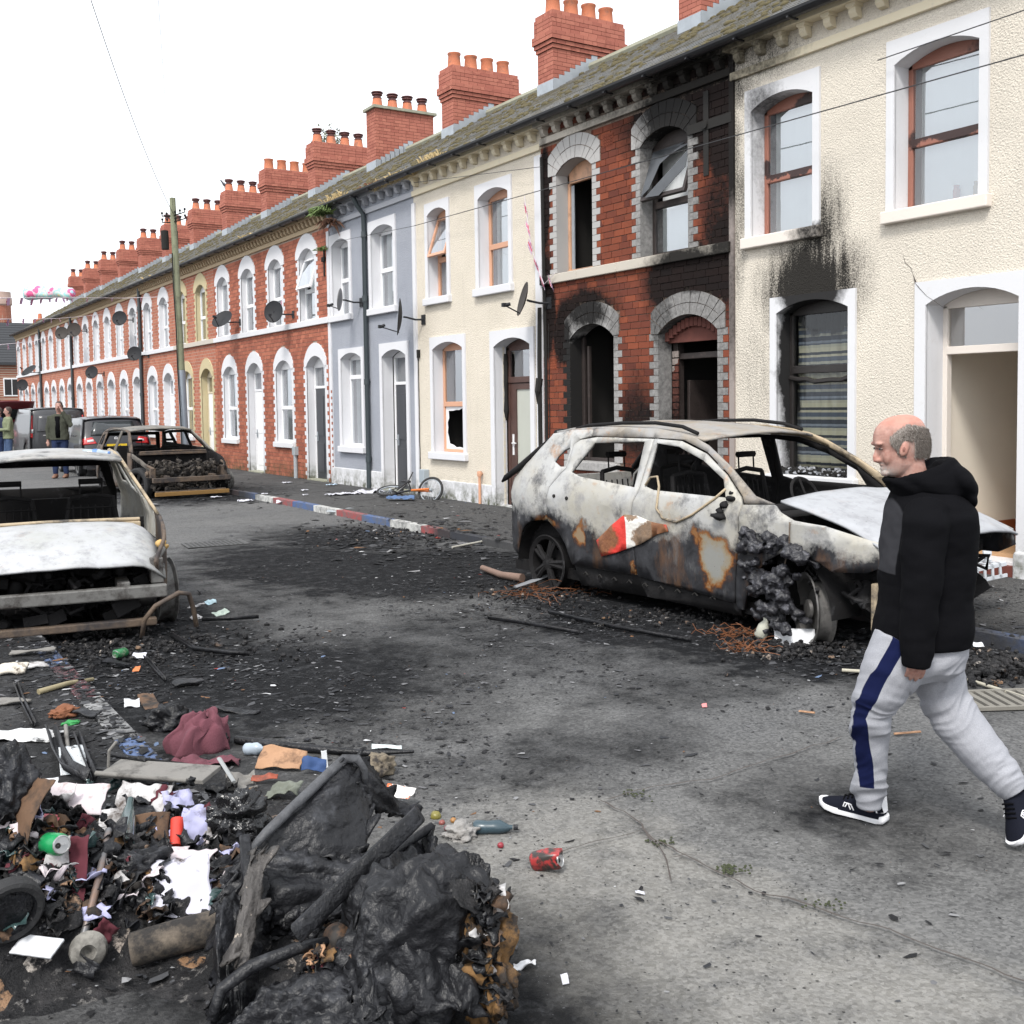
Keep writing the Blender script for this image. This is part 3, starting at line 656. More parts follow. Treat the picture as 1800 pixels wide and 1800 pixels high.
b = MB(); b.prism([(.0, -.1), (8.1, -.1), (8.1, 5.95), (3.98, 8.45), (-.0, 5.98)], lambda a, c, hh: (a, hh, c), -.14, -.004); b.build('gable_wall', m_cream, h)
for (yy, cc, nm) in ((6.95-5.7, (.30, .05, .02), 'red'), (6.72-5.7, (.26, .16, .02), 'amber')):
    j = MB(); j.lathe([(.03, 0), (.034, .02), (.034, .1), (.026, .12), (.028, .15)], 12, Matrix.Translation((.275, yy, 3.72)))
    tag(j.build('candle_jar', M(nm+'_glass_jar', cc, .25, .3, 20), None, True), nm+' candle jar inside the upper right window of the cream house', 'jar', 'jars on the window ledge').location = (FX, 5.7, .1)
# crack running down from the render to the door arch
def strip(name, pts, wd, m, parent, fn, z=.0):
    b = MB(); V = []
    for i, p in enumerate(pts):
        a = Vector(pts[max(0, i-1)]); c = Vector(pts[min(len(pts)-1, i+1)]); d = (c-a).normalized(); nrm = Vector((-d.y, d.x)); w_ = wd*(.4+.9*abs(ns(i*1.7, wd*99, 2)))*(.3 if i in (0, len(pts)-1) else 1)
        V += [fn(p[0]+nrm.x*w_, p[1]+nrm.y*w_), fn(p[0]-nrm.x*w_, p[1]-nrm.y*w_)]
    b.add(V, [(2*i, 2*i+1, 2*i+3, 2*i+2) for i in range(len(pts)-1)]); return b.build(name, m, parent, normals=False)
m_crack = M('dark_crack', (.06, .05, .045), .95)
cp = [fac(x, y) for x, y in ((1588, 448), (1592, 462), (1601, 470), (1606, 484), (1612, 497), (1619, 506), (1633, 521), (1650, 532), (1662, 541))]
strip('wall_crack', [(p.y-5.7, p.z-.1) for p in cp], .0035, m_crack, h, lambda a, c: (-.006 if c > 2.9 else -.034, a, c))
# --- burnt red brick house
h = house(9.88, 'burnt red brick house with black empty window and door openings and broken upper windows')
O = dict(UR=(.80, 1.76, 3.69, 5.16, .17), UL=(2.86, 3.76, 3.69, 5.16, .17), D=(.26, 1.40, 0, 2.62, .22), LW=(2.38, 3.44, .84, 2.66, .2)); W2 = 4.17
AR = [(*O[k], .66 if k != 'D' else .72, O[k][3]+.30, .23, k != 'D') for k in ('UR', 'UL', 'D', 'LW')]
wall_panel(h, W2, 6.03, ops_of(O), m_mortar, .003); roof(h, W2, m_gut, 60, 2); cornice(h, W2, m_brick, m_band, 5.68, .32)
bl = brickwork(W2, 5.93, AR, 11)
bl = [q for q in bl if not (5.675 < (q[2]+q[3])/2 < 5.79) and not (3.53 < (q[2]+q[3])/2 < 3.685)]
bl.sort(key=lambda q: q[0]+abs((q[2]+q[3])/2-1.7)*.35 + (3 if q[3] < .9 else 0))
st = MB()
for i, (a, c, e, f) in enumerate(bl):
    x = -.009-.005*rnd.random(); tw = rnd.uniform(-.002, .002)
    if i < 300: piece('brick', m_brick, x, .02, a, c, e+tw, f+tw, h)
    else: st.box(x, .02, a, c, e+tw, f+tw, 0, .01+rnd.random()*.98)
o = st.build('brickwork', m_brick, h); o['kind'] = 'stuff'
for k in ('UR', 'UL', 'D', 'LW'):
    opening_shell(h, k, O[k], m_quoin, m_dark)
for (o_, ao, zo, ro, s) in [(O[k], q[5], q[6], q[7], 0) for k, q in zip(('UR', 'UL', 'D', 'LW'), AR)]: surround_brick(h, o_, m_quoin, ao, zo, ro, True)
b = MB(); y = 0
while y < W2-.02: ln = min(W2, y+rnd.uniform(.9, 1.3)); b.box(-.07, .03, y+.003, ln-.003, 3.54, 3.675); y = ln
b.build('sill_course', m_band, h, bevel=.01)
w = window(h, O['UR'], m_burnwood, 'broken', rec=.2, sillm=None); 
b = MB(); y0, y1, z0, zs, rise = O['UL']; b.box(.2, .26, y1-.05, y1, z0, zs+.04); b.box(.2, .26, y0, y0+.02, z0, zs); b.box(.18, .27, y0, y1, z0, z0+.05); b.prism([(y0, zs-.12)]+arcpts(y0, y1, zs, rise)+[(y1, zs-.12)], fp, .2, .26)
b.build('window', M('peach_window_frame', (.56, .32, .20), .5, .15, 4, dirt=(.2, .12, .08)), h, bevel=.006)
b = MB(); b.box(.225, .24, y1-.13, y1-.06, z0+.05, zs-.15); b.build('window_edge', m_lead, h)
b = MB(); y0, y1, z0, zs, rise = O['LW']; b.box(.2, .25, y1-.06, y1, z0, zs+.05); b.box(.19, .24, y1-.2, y1-.15, z0, zs-.1); b.box(.2, .25, y0, y0+.03, z0, zs); b.box(.2, .25, y0, y1, z0, z0+.05); b.build('window', m_burnwood, h, bevel=.006)
b = MB(); b.box(-.07, .2, y0-.12, y1+.12, z0-.13, z0); b.build('sill', m_quoin, h, bevel=.012)
b = MB(); y0, y1, z0, zs, rise = O['D']; b.box(.24, .36, y1-.1, y1-.01, 0, zs); b.box(.4, 1.25, y1-.16, y1-.11, .02, 2.0, 0); b.box(.24, .34, y0, y0+.04, 0, zs); b.box(.26, .34, y0, y1, 2.28, 2.36); b.build('door', m_burnwood, h, bevel=.008)
b = MB(); b.prism([(y0-.0, 2.62), *arcpts(y0, y1, 2.62, .22), (y1, 2.62)], lambda a, c, hh: (hh, a, c-.12), .15, .24)
for i in range(14): b.box(.10, .15, lerp(y0, y1, i/14)+.005, lerp(y0, y1, (i+1)/14)-.005, 2.5+.2*math.sin(PI*(i+.5)/14), 2.62+.2*math.sin(PI*(i+.5)/14))
b.build('inner_arch', M('scorched_arch_brick', (.10, .030, .022), .9, .5, 9), h)
b = MB()
for i in range(24): b.box(.215, .235, y1-.135, y1-.02, .1*i+.01, .1*i+.093)
b.build('exposed_brick_jamb', wallmat('flaked_jamb', (.42, .36, .33), (.2, .07, .05), kind='brick', soot=[(9.7,11.2,1.0,3,.5,2.2,.55,1.3)]), h)
for (py, pz, nm) in ((12.35, 5.52, 'air_brick'), (13.8, 2.42, 'air_brick')):
    b = MB(); y = py-9.88; z = pz-.1; b.box(-.016, .01, y-.12, y+.12, z-.09, z+.09)
    for i in range(5):
        for j in range(4): b.box(-.022, -.015, y-.105+i*.044, y-.075+i*.044, z-.075+j*.04, z-.05+j*.04)
    b.build(nm, m_brick, h)
b = MB(); y = .44; b.box(-.03, -.018, y-.045, y+.045, 4.55, 5.6); b.box(-.035, -.02, -.02, .78, 5.12, 5.24); b.tube([(-.02, y, 5.18), (-.06, y, 5.18)], .05, 10); b.build('tie_plate', m_dark, h)
b = MB(); b.box(-.03, .02, -.05, .03, .0, 5.95); b.build('party_strip', wallmat('sooty_strip', (.30, .26, .24), kind='paint', soot=[(9.5,9.9,5.2,3,.4,1.5,.9,1.8),(9.5,9.9,3,3,.4,1.2,.5,1.5)]), h)
b = MB(); pts = [(-.02, 4.08, .1), (-.025, 4.07, 2.2), (-.02, 4.10, 3.5), (-.03, 4.12, 5.5)]; b.tube(pts, .03, 8); b.build('cable_duct', m_dark, h)
b = MB(); b.tube([(-.02, 4.0+.01*math.sin(i*2), .3+i*.22) for i in range(13)], .008, 5); b.build('cable', m_dark, h)
chimney(h, 'pots', W2)
# --- pale yellow roughcast house
h = house(14.05, 'pale yellow roughcast house with salmon window frames and smashed ground floor window'); W3 = 4.31
O = dict(UR=(.95, 1.91, 3.67, 5.17, .12), UL=(3.02, 3.74, 3.67, 5.17, .10), D=(.36, 1.46, 0, 2.66, .13), LW=(2.52, 3.62, .84, 2.72, .12))
wall_panel(h, W3, 6.03, ops_of(O), m_cream2); roof(h, W3, m_gut, 60, 3); cornice(h, W3, m_cream2, m_bandc, 5.62, .36)
for k, top in (('UR', 5.42), ('UL', 5.40), ('D', 2.93), ('LW', 2.95)):
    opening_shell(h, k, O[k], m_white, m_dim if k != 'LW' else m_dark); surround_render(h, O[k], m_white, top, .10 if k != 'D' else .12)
window(h, O['UR'], m_salmon, sillm=m_white); window(h, O['UL'], m_salmon, 'tilt', sillm=m_white); window(h, O['LW'], m_salmon, 'smashed', sillm=m_white, blind=False)
m_dframe = M('scorched_door_frame', (.07, .035, .028), .5, .5, 8, .4, 20); y0, y1, z0, zs, rise = O['D']
b = MB(); b.box(.24, .31, y0, y0+.06, 0, zs); b.box(.24, .31, y1-.07, y1, 0, zs); b.box(.23, .32, y0, y1, 2.06, 2.16); b.prism([(y0, zs-.06)]+arcpts(y0, y1, zs, rise)+[(y1, zs-.06)], fp, .24, .31); d = b.build('door', m_dframe, h, bevel=.006)
piece('fanlight', m_glass, .27, .278, y0+.06, y1-.07, 2.16, zs-.06, d)
b = MB(); b.box(.25, .31, y0+.08, y0+.17, .04, 2.05); b.box(.25, .31, y1-.26, y1-.08, .04, 2.05); b.box(.25, .31, y0+.17, y1-.26, .04, .2); b.box(.25, .31, y0+.17, y1-.26, 1.95, 2.05); b.build('door_leaf', m_dframe, d)
piece('door_pane', M('frosted_panel', (.42, .43, .38), .3, .05), .27, .285, y0+.17, y1-.26, .2, 1.95, d)
b = MB(); b.box(.235, .25, y1-.19, y1-.15, .85, 1.2); b.tube([(.23, y1-.17, 1.05), (.21, y1-.17, 1.05), (.21, y1-.29, 1.05)], .012, 6); b.build('door_handle', m_pvc, d)
b = MB()
for i in range(27): b.box(.15, .19, y1-.006, y1+.02, .1*i+.006, .1*i+.094)
b.build('painted_brick_jamb', M('old_white_brick', (.62, .57, .48), .8, .1, 8), h)
b = MB(); b.tube([(.2, y1-.02+.02*ns(i, 3, 1), 2.55-i*.16) for i in range(8)], [.03, .04, .035, .04, .03, .035, .045, .01], 7); b.build('melted_trim', m_dark, h)
b = MB(); b.box(-.035, .02, 1.6, W3-.02, -.1, .33); b.build('plinth', m_white, h, bevel=.01)
b = MB(); b.tube([(-.06, 1.92, -.02), (-.06, 1.92, .5), (-.01, 1.92, .52)], .025, 8); b.lathe([(.04, 0), (.045, .05), (.04, .09)], 10, Matrix.Translation((-.06, 1.92, .47))); b.build('waste_pipe', m_salmon, h)
b = MB(); b.box(-.12, 0, 3.86, 4.06, .25, .5); b.build('meter_box', M('grey_plastic', (.30, .34, .37), .5, .08), h, bevel=.012)
b = MB(); b.tube([(-.015, 4.2+.02*ns(i*.7, 1, 5), 2.65-.2*i) for i in range(13)], .007, 5); b.box(-.05, 0, 4.14, 4.2, 2.6, 2.75); b.build('cable', m_dark, h)
b = MB(); b.box(-.035, .02, -.02, .16, -.1, 5.55); b.build('party_strip', m_white, h); b = MB(); b.box(-.033, .02, 4.22, 4.31, -.1, 5.5); b.build('party_strip', m_white, h)
b = MB(); b.tube([(-.06, .02, .3), (-.06, .03, 1.2), (-.07, .02, 2.4), (-.05, .02, 3.2)], .035, 8); b.tube([(-.07, .02, 2.1), (-.10, .03, 1.9), (-.08, .06, 1.7)], [.06, .05, .01], 7); b.build('melted_downpipe', m_dark, h)
chimney(h, 'pots', W3)
# --- grey roughcast house
h = house(18.36, 'grey roughcast house with white surrounds and a dark drainpipe'); W4 = 4.06
O = dict(UR=(.86, 1.88, 3.67, 5.18, .12), UL=(2.98, 3.88, 3.67, 5.18, .12), D=(.40, 1.46, 0, 2.68, .13), LW=(2.46, 3.52, .84, 2.72, .12))
wall_panel(h, W4, 6.03, ops_of(O), m_grey); roof(h, W4, m_gut, 60, 4); cornice(h, W4, m_grey, m_bandg, 5.62, .36)
for k, top in (('UR', 5.43), ('UL', 5.43), ('D', 2.95), ('LW', 2.94)):
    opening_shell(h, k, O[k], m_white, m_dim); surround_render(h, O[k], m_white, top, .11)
for k in ('UR', 'UL', 'LW'): window(h, O[k], m_pvc, sillm=m_white, tz=.5 if k != 'LW' else .78)
door(h, O['D'], m_door_b, m_pvc); pipe_run(h, [(-.07, 2.08, 0), (-.07, 2.08, 5.6), (-.2, 2.1, 5.78), (-.28, 2.12, 5.95)], .05)
b = MB(); b.box(-.035, .02, 1.55, W4, -.1, .36); b.build('plinth', m_white, h, bevel=.01); b = MB(); b.box(-.02, .02, -.02, .06, -.1, 5.5); b.build('party_strip', m_white, h)
chimney(h, 'pots', W4)
# --- red brick terrace beyond
def red_house(t0, label, trim, detailed=False, doorm=m_door_w, kind='pots', seed=0, states=('ok', 'ok', 'ok')):
    h = house(t0, label)
    O = dict(UR=(.84, 1.78, 3.69, 5.14, .2), UL=(2.94, 3.86, 3.69, 5.14, .2), D=(.38, 1.46, 0, 2.62, .24), LW=(2.42, 3.5, .84, 2.62, .22))
    AR = [(*O[k], .66, O[k][3]+.14, .40, k != 'D') for k in ('UR', 'UL', 'D', 'LW')]
    wall_panel(h, HW, 6.03, ops_of(O), m_redmortar if detailed else m_bricktex, .003); roof(h, HW, m_gut, 50 if detailed else 25, seed+9); cornice(h, HW, m_bricktex, m_bandr, 5.68, .23, False)
    if detailed:
        st = MB()
        for (a, c, e, f) in brickwork(HW, 5.93, AR, seed):
            if 5.675 < (e+f)/2 < 5.79 or 3.53 < (e+f)/2 < 3.685: continue
            st.box(-.008, .02, a, c, e, f, 0, .01+rnd.random()*.98)
        o = st.build('brickwork', m_redbrick, h); o['kind'] = 'stuff'
    for k, q in zip(('UR', 'UL', 'D', 'LW'), AR):
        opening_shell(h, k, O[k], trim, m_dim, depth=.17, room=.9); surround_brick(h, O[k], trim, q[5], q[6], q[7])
    b = MB(); b.box(-.07, .03, .002, HW-.002, 3.55, 3.685); b.build('sill_course', trim if trim is not m_ybrick else m_band, h, bevel=.008)
    for k, s in zip(('UR', 'UL', 'LW'), states): window(h, O[k], m_pvc, s, rec=.12, sillm=m_white if k == 'LW' else None)
    door(h, O['D'], doorm, m_pvc if trim is not m_ybrick else M('cream_door_frame', (.56, .49, .36), .6), rec=.17)
    chimney(h, kind); return h
T0 = 22.42
labels = ['nearest red brick house with white trim and a charcoal door next to the grey house', 'second red brick house past the grey one with white trim and white door', 'red brick house with yellow brick trim behind the wooden pole']
hA = red_house(T0, labels[0], m_white, True, m_door_b, 'slab', 21, ('tilt', 'ok', 'ok'))
b = MB(); b.box(-.03, .012, -.05, .09, 0, 5.55); 
for i in range(14): b.box(-.034, -.02, -.05, .0, 2.0-i*.14, 2.06-i*.14, 1)
b.build('party_strip', [m_white, m_redbrick], hA)
b = MB(); b.box(-.1, 0, 2.1, 2.28, .55, .75); b.tube([(-.05, 2.19, .55), (-.05, 2.19, -.02)], .05, 8); b.build('meter_box', M('grey_plastic_box', (.32, .35, .37), .5), hA)
b = MB(); b.box(-.03, -.0, .22, .27, 4.6, 5.25); b.box(-.05, -.0, .18, .34, 4.92, 5.02); b.build('tie_plate', m_dark, hA)
hB = red_house(T0+HW, labels[1], m_white, True, m_door_w, 'cowls', 22)
hC = red_house(T0+2*HW, labels[2], m_ybrick, False, m_door_w, 'pots', 23)
hD = red_house(T0+3*HW, 'red brick house just left of the wooden pole, white trim and mossy roof', m_white, False, m_door_w, 'cowls', 24)
ords = ['second', 'third', 'fourth', 'fifth', 'sixth', 'seventh', 'eighth']
KIDS.clear()
for i in range(7):
    c = copy_tree(hD); c.location.y = T0+(4+i)*HW
    c['label'] = ords[i]+' red brick house beyond the wooden pole' + (', last of the terrace' if i == 6 else ', white trim')
    if i == 6: b = MB(); b.prism([(.0, -.1), (8.1, -.1), (8.1, 5.95), (3.98, 8.45), (-.0, 5.98)], lambda a, cc_, hh: (a, hh, cc_), HW+.004, HW+.14); b.build('gable_wall', m_bricktex, c)
    if i in (0, 3, 5): KIDS.clear(); pipe_run(c, [(-.07, .05, 0), (-.07, .05, 5.95)], .06); KIDS.clear()
# ------------------------------------------------------------------ vehicles
def carpaint_burnt(name, zc, zamp, spots, white=(.40, .40, .395), cream=(.365, .345, .295), black=(.011, .011, .013), rusty=.3, sootp=.8):
    """fire-stripped steel: pale ash above, soot below, rust blooms round hot spots (car space)"""
    n = NT(name); p = n.obj(); sp = n.n('SeparateXYZ', {0: p})
    a = n.noise(p, 1.9, 7, .68); b_ = n.noise(p, 7, 6, .7); f = n.noise(p, 40, 3)
    col = n.mix(n.ramp(a, .38, .66), white, cream)
    col = n.mix(n.ramp(b_, .5, .72, 0, .7), col, (.20, .20, .21)); col = n.mix(n.ramp(n.noise(p, 2.6, 7, .72), .54, .66, 0, sootp), col, (.05, .05, .055))
    col = n.mix(n.ramp(n.noise(p, 3.3, 6, .7), .60, .74, 0, rusty), col, (.36, .17, .06))
    zz = n.math('ADD', sp.outputs[2], n.math('MULTIPLY_ADD', a, zamp, -zamp*.5)); zz = n.math('ADD', zz, n.math('MULTIPLY_ADD', b_, zamp*.35, -zamp*.175))
    blk = n.ramp(zz, zc+.06, zc-.05); sootc = n.mix(n.ramp(b_, .4, .75), black, (.045, .046, .052)); sootc = n.mix(n.ramp(n.noise(n.vm('MULTIPLY', p, (1, 1, .35)).outputs[0], 3.1, 6, .7), .55, .7, 0, .8), sootc, (.10, .05, .024)); sootc = n.mix(n.ramp(n.noise(n.vm('MULTIPLY', p, (1.6, 1, .6)).outputs[0], 2.2, 6, .7), .55, .72, 0, .7), sootc, (.15, .148, .145))
    col = n.mix(blk, col, sootc)
    if spots:
        m = n.blobs(p, spots, .42, 4.5, 8); cr = n.n('ValToRGB', {0: m}); e = cr.color_ramp
        e.elements[1].color = (.21, .21, .195, 1)
        for pos_, c in ((0, (*black, 1)), (.20, (.05, .018, .008, 1)), (.40, (.19, .07, .014, 1)), (.64, (.22, .18, .12, 1))):
            x = e.elements.new(pos_) if pos_ else e.elements[0]; x.color = c
        col = n.mix(n.ramp(m, .0, .42), col, cr.outputs[0])
    pit = n.ramp(n.vor(p, 22, out=0), .10, .05); col = n.mix(n.math('MULTIPLY', pit, .6), col, (.05, .045, .04))
    return n.fin(col, n.ramp(b_, .3, .7, .55, .85), n.math('MULTIPLY', n.math('SUBTRACT', 1.0, blk), .15), n.bump(n.math('ADD', b_, n.math('MULTIPLY', f, .3)), .25, .01), .3)
m_rust = M('rusty_steel', (.115, .082, .058), .75, .4, 6, .4, 40, metal=.2, dirt=(.035, .03, .03), dscale=4, dthr=(.42, .62), objc=True)
m_tan = M('scorched_tan_steel', (.34, .27, .18), .7, .3, 4, .3, 40, dirt=(.05, .045, .04), dscale=3.5, dthr=(.5, .66), objc=True)
m_soot = M('sooty_steel', (.012, .0115, .012), .75, .5, 5, .4, 40, dirt=(.055, .055, .058), dscale=5, dthr=(.6, .75), spec=.15, objc=True)
m_zinc = M('bare_zinc', (.15, .147, .14), .6, .3, 5, .2, 40, metal=.3, dirt=(.035, .03, .027), dscale=5, dthr=(.45, .62), objc=True)
m_zinc2 = M('scorched_rim_steel', (.13, .125, .12), .6, .4, 6, .3, 40, metal=.3, dirt=(.03, .028, .026), dscale=5, objc=True)
m_melt = M('melted_plastic', (.022, .022, .026), .4, .6, 9, 1.0, 40, dirt=(.13, .13, .15), dscale=16, dthr=(.54, .7), spec=.4)
m_rubber = M('charred_rubber', (.015, .015, .016), .85, .4, 9, .6, 50)
m_tyre = M('tyre_rubber', (.02, .02, .021), .8, .2)
def polymesh(outer, holes, step, fn, m, name, parent, thick=.025, smooth=40, flip=False):
    """flat outline (with holes) cut on a grid and bent onto a surface fn(a, b)"""
    bm = bmesh.new()
    for loop in [outer]+list(holes):
        vs_ = [bm.verts.new((a, b, 0)) for a, b in loop]
        for i in range(len(vs_)): bm.edges.new((vs_[i], vs_[(i+1) % len(vs_)]))
    bmesh.ops.triangle_fill(bm, use_beauty=True, use_dissolve=False, edges=bm.edges[:])
    xs = [v.co.x for v in bm.verts]; ys = [v.co.y for v in bm.verts]
    for ax, lo, hi in ((0, min(xs), max(xs)), (1, min(ys), max(ys))):
        t = math.floor(lo/step)*step+step*.5
        while t < hi:
            if t > lo:
                co = (t, 0, 0) if ax == 0 else (0, t, 0); no = (1, 0, 0) if ax == 0 else (0, 1, 0)
                bmesh.ops.bisect_plane(bm, geom=bm.verts[:]+bm.edges[:]+bm.faces[:], plane_co=co, plane_no=no, dist=1e-5)
            t += step
    for v in bm.verts: v.co = fn(v.co.x, v.co.y)
    bmesh.ops.recalc_face_normals(bm, faces=bm.faces[:])
    me = D.meshes.new(name); bm.to_mesh(me); bm.free(); me.materials.append(m)
    me.polygons.foreach_set('use_smooth', [True]*len(me.polygons)); me.set_sharp_from_angle(angle=math.radians(smooth))
    o = D.objects.new(name, me); COL.objects.link(o); o.parent = parent
    if thick: md = o.modifiers.new('solid', 'SOLIDIFY'); md.thickness = thick; md.offset = 0
    return o
def lumps(b, pts, r, seed, mi=0, sub=2):
    """knobbly clinker: displaced icospheres"""
    rr = random.Random(seed)
    for (x, y, z) in pts:
        bm = bmesh.new(); bmesh.ops.create_icosphere(bm, subdivisions=sub, radius=r*rr.uniform(.55, 1.15)); ph = rr.random()*50
        sx, sy, sz = rr.uniform(.7, 1.4), rr.uniform(.7, 1.3), rr.uniform(.6, 1)
        V = []
        for v in bm.verts:
            c = v.co*(1+.45*fbm(v.co/r*1.6+Vector((ph, ph*.3, 0)), 3)); V.append((x+c.x*sx, y+c.y*sy, z+c.z*sz))
        b.add(V, [tuple(v.index for v in f.verts) for f in bm.faces], mi); bm.free()
def fuse(b, nm, m, parent, vox):
    o = b.build(nm, m); md = o.modifiers.new('r', 'REMESH'); md.mode = 'VOXEL'; md.voxel_size = vox; md.use_smooth_shade = True
    dg = bpy.context.evaluated_depsgraph_get(); dg.update(); me = D.meshes.new_from_object(o.evaluated_get(dg)); D.objects.remove(o); me.name = nm
    if not me.materials: me.materials.append(m)
    N_ = [v.normal.copy() for v in me.vertices]
    for v, q in zip(me.vertices, N_): v.co += q*(.022*fbm(v.co*14, 4)-.014*abs(ns(*(v.co*30))))
    me.polygons.foreach_set('use_smooth', [True]*len(me.polygons)); o = D.objects.new(nm, me); COL.objects.link(o); o.parent = parent; return o
def wheel(parent, loc, r=.27, w=.18, spokes=5, m=None, tyre=None, rot=(0, 0, 0), name='wheel'):
    """rim on the local y axis; optional tyre"""
    root = D.objects.new(name, None); COL.objects.link(root); root.parent = parent; root.location = loc; root.rotation_euler = rot
    T = Matrix.Rotation(PI/2, 4, 'X'); b = MB(); q = w/2
    b.lathe([(r, -q), (r*1.03, -q+.01), (r*.92, -q+.03), (r*.88, 0), (r*.92, q-.03), (r*1.03, q-.01), (r, q), (r*.86, q-.02), (r*.82, 0), (r*.86, -q+.02)], 28, T, caps=False)
    b.lathe([(.05, q-.05), (.075, q-.04), (.07, q-.015), (.03, q-.005)], 14, T)
    for i in range(spokes*2):
        a = 2*PI*(i//2)/spokes+(.13 if i % 2 else -.13); ca, sa = math.cos(a), math.sin(a)
        b.tube([(.05*ca, -(q-.035), .05*sa), (r*.5*ca, -(q-.03), r*.5*sa), (r*.9*math.cos(a*1), -(q-.045), r*.9*sa)], [.03, .024, .026], 6)
    b.lathe([(.02, -.02), (r*.55, -.02), (r*.55, .0), (.02, .0)], 20, T)
    o = b.build('rim', m or m_soot, root, smooth=35)
    if tyre:
        t = MB(); t.lathe([(r, -q), (r*1.2, -q*1.1), (r*1.32, -q*.8), (r*1.34, 0), (r*1.32, q*.8), (r*1.2, q*1.1), (r, q)], 32, T, caps=False); t.build('tyre', tyre, root, smooth=40)
    return root
def seat_frame(parent, x, y, z, m, h=.62, w=.46):
    b = MB(); o = []
    for s in (-1, 1): b.tube([(x+.25, y+s*w/2, z), (x-.12, y+s*w/2, z+.03), (x-.22, y+s*w/2, z+h*.6), (x-.27, y+s*w*.42, z+h)], .022, 7)
    b.tube([(x-.27, y-w*.42, z+h), (x-.28, y, z+h+.03), (x-.27, y+w*.42, z+h)], .022, 7)
    for i in range(6): yy = y-w*.36+i*w*.144; b.tube([(x-.15, yy, z+.1), (x-.24, yy, z+h*.9)], .007, 5)
    for k in range(4): b.tube([(x-.14-.03*k, y-w/2, z+.12+.13*k), (x-.14-.03*k, y+w/2, z+.12+.13*k)], .009, 5)
    for s in (-.1, .1): b.tube([(x-.28, y+s, z+h), (x-.29, y+s, z+h+.16)], .008, 5)
    b.tube([(x-.29, y-.11, z+h+.16), (x-.29, y+.11, z+h+.16)], .03, 6)
    b.box(x-.15, x+.26, y-w/2, y+w/2, z-.1, z+.0)
    return b.build('seat_frame', m, parent)

def jumble(b, x0, x1, y0, y1, z0, z1, n, seed, s=.09):
    """mangled mechanical parts: boxes, pipes, plates, hoses"""
    r = random.Random(seed)
    for i in range(n):
        c = Vector((r.uniform(x0, x1), r.uniform(y0, y1), r.uniform(z0, z1))); T = Matrix.Translation(c) @ Matrix.Rotation(r.uniform(-.6, .6), 4, 'X') @ Matrix.Rotation(r.random()*3, 4, 'Z') @ Matrix.Rotation(r.uniform(-.4, .4), 4, 'Y'); k = r.random(); q = s*r.uniform(.4, 1.2)
        if k < .35: b.box(-q, q, -q*r.uniform(.3, 1), q*.7, -q*r.uniform(.2, .7), q*.5, 0, 0, T)
        elif k < .55: b.lathe([(q*.5, -q), (q*.6, -q*.8), (q*.6, q*.6), (q*.35, q)], 9, T @ Matrix.Rotation(r.random()*2, 4, 'X'))
        elif k < .96:
            p = Vector((0, 0, 0)); L = []
            for j in range(6): L.append(c+p); p = p+Vector((r.gauss(0, 1), r.gauss(0, 1), r.gauss(-.1, .7)))*s*.7
            b.tube(L, s*r.uniform(.06, .2), 6)
        else: lumps(b, [tuple(c)], q*.7, seed*1000+i)
# --- burnt SUV by the right kerb
P0 = Vector((5.84, 8.30, 0)); dU = Vector((.055, -.9985, 0)); nS = Vector((-.9985, -.055, 0)); WH = .92
sv = thing('burnt_suv', P0+dU*1.27-nS*WH, 'burnt out pale SUV with stripped windows parked at the right kerb', 'car', None, math.atan2(dU.y, dU.x))
def s_in(u, z):
    i = (max(0, z-.98)*.36)+max(0, .34-z)*.18
    if u < -.45: i += ((-.45-u)/.52)**2*.10
    if u > 2.75: i += ((u-2.75)/.75)**2*.17
    return i-.018*math.exp(-((z-.92)/.06)**2)
def SS(side, off=0.0):
    return lambda u, z: Vector((u-1.27, -side*(WH-s_in(u, z)-off), z))
spots = [(-.25-1.27, -.9, .665, .24, .3, .10, .60, 1.6), (.28-1.27, -.9, .60, .13, .3, .17, .58, 1.6), (1.95-1.27, -.9, .56, .24, .3, .27, 1.0, 1.7), (.98-1.27, -.9, .36, .06, .3, .09, .5, 1.6), (1.75-1.27, -.9, .72, .10, .3, .12, .45, 1.6)]
m_suv = carpaint_burnt('burnt_pale_car_shell', .73, .66, spots, rusty=.7)
m_suvtop = carpaint_burnt('burnt_roof_skin', -.5, .1, None, (.29, .285, .28), (.27, .225, .17), rusty=.9)
m_hood = carpaint_burnt('ash_white_bonnet', -.5, .1, None, (.36, .37, .39), (.30, .305, .32), rusty=.2, sootp=.2)
ARCR = [(-.80, .36), (-.755, .45), (-.70, .55), (-.62, .62), (-.50, .67), (-.34, .69), (-.18, .655), (-.06, .58), (.03, .48), (.085, .38), (.115, .28)]
QO = [(-.80, .30), (-.93, .36), (-.955, .5), (-.96, .72), (-.93, .92), (-.935, 1.06), (-.86, 1.125), (-.66, 1.25), (-.47, 1.42), (-.38, 1.515), (-.1, 1.553), (.2, 1.562), (.2, 1.50), (.05, 1.47), (-.03, 1.42), (-.045, 1.19), (-.10, 1.152), (-.225, 1.017), (-.258, .894), (-.25, .705), (-.30, .692)] + ARCR[5:0:-1] + [(-.79, .36)]
QH = [(-.25, 1.25), (-.22, 1.30), (-.15, 1.36), (-.07, 1.39), (-.055, 1.37), (-.06, 1.21), (-.14, 1.205)]
RDO = [(-.038, 1.19), (-.092, 1.148), (-.215, 1.015), (-.248, .894), (-.24, .70)] + [(-.18, .66), (-.06, .585), (.03, .485), (.085, .385), (.12, .31)] + [(.99, .318), (1.012, .318), (.947, .75), (.98, .946), (1.018, 1.043), (1.05, 1.49), (.29, 1.492), (.06, 1.462), (-.022, 1.42)]
RDH = [(.27, 1.44), (.945, 1.466), (.962, 1.072), (.19, 1.128), (.045, 1.165)]
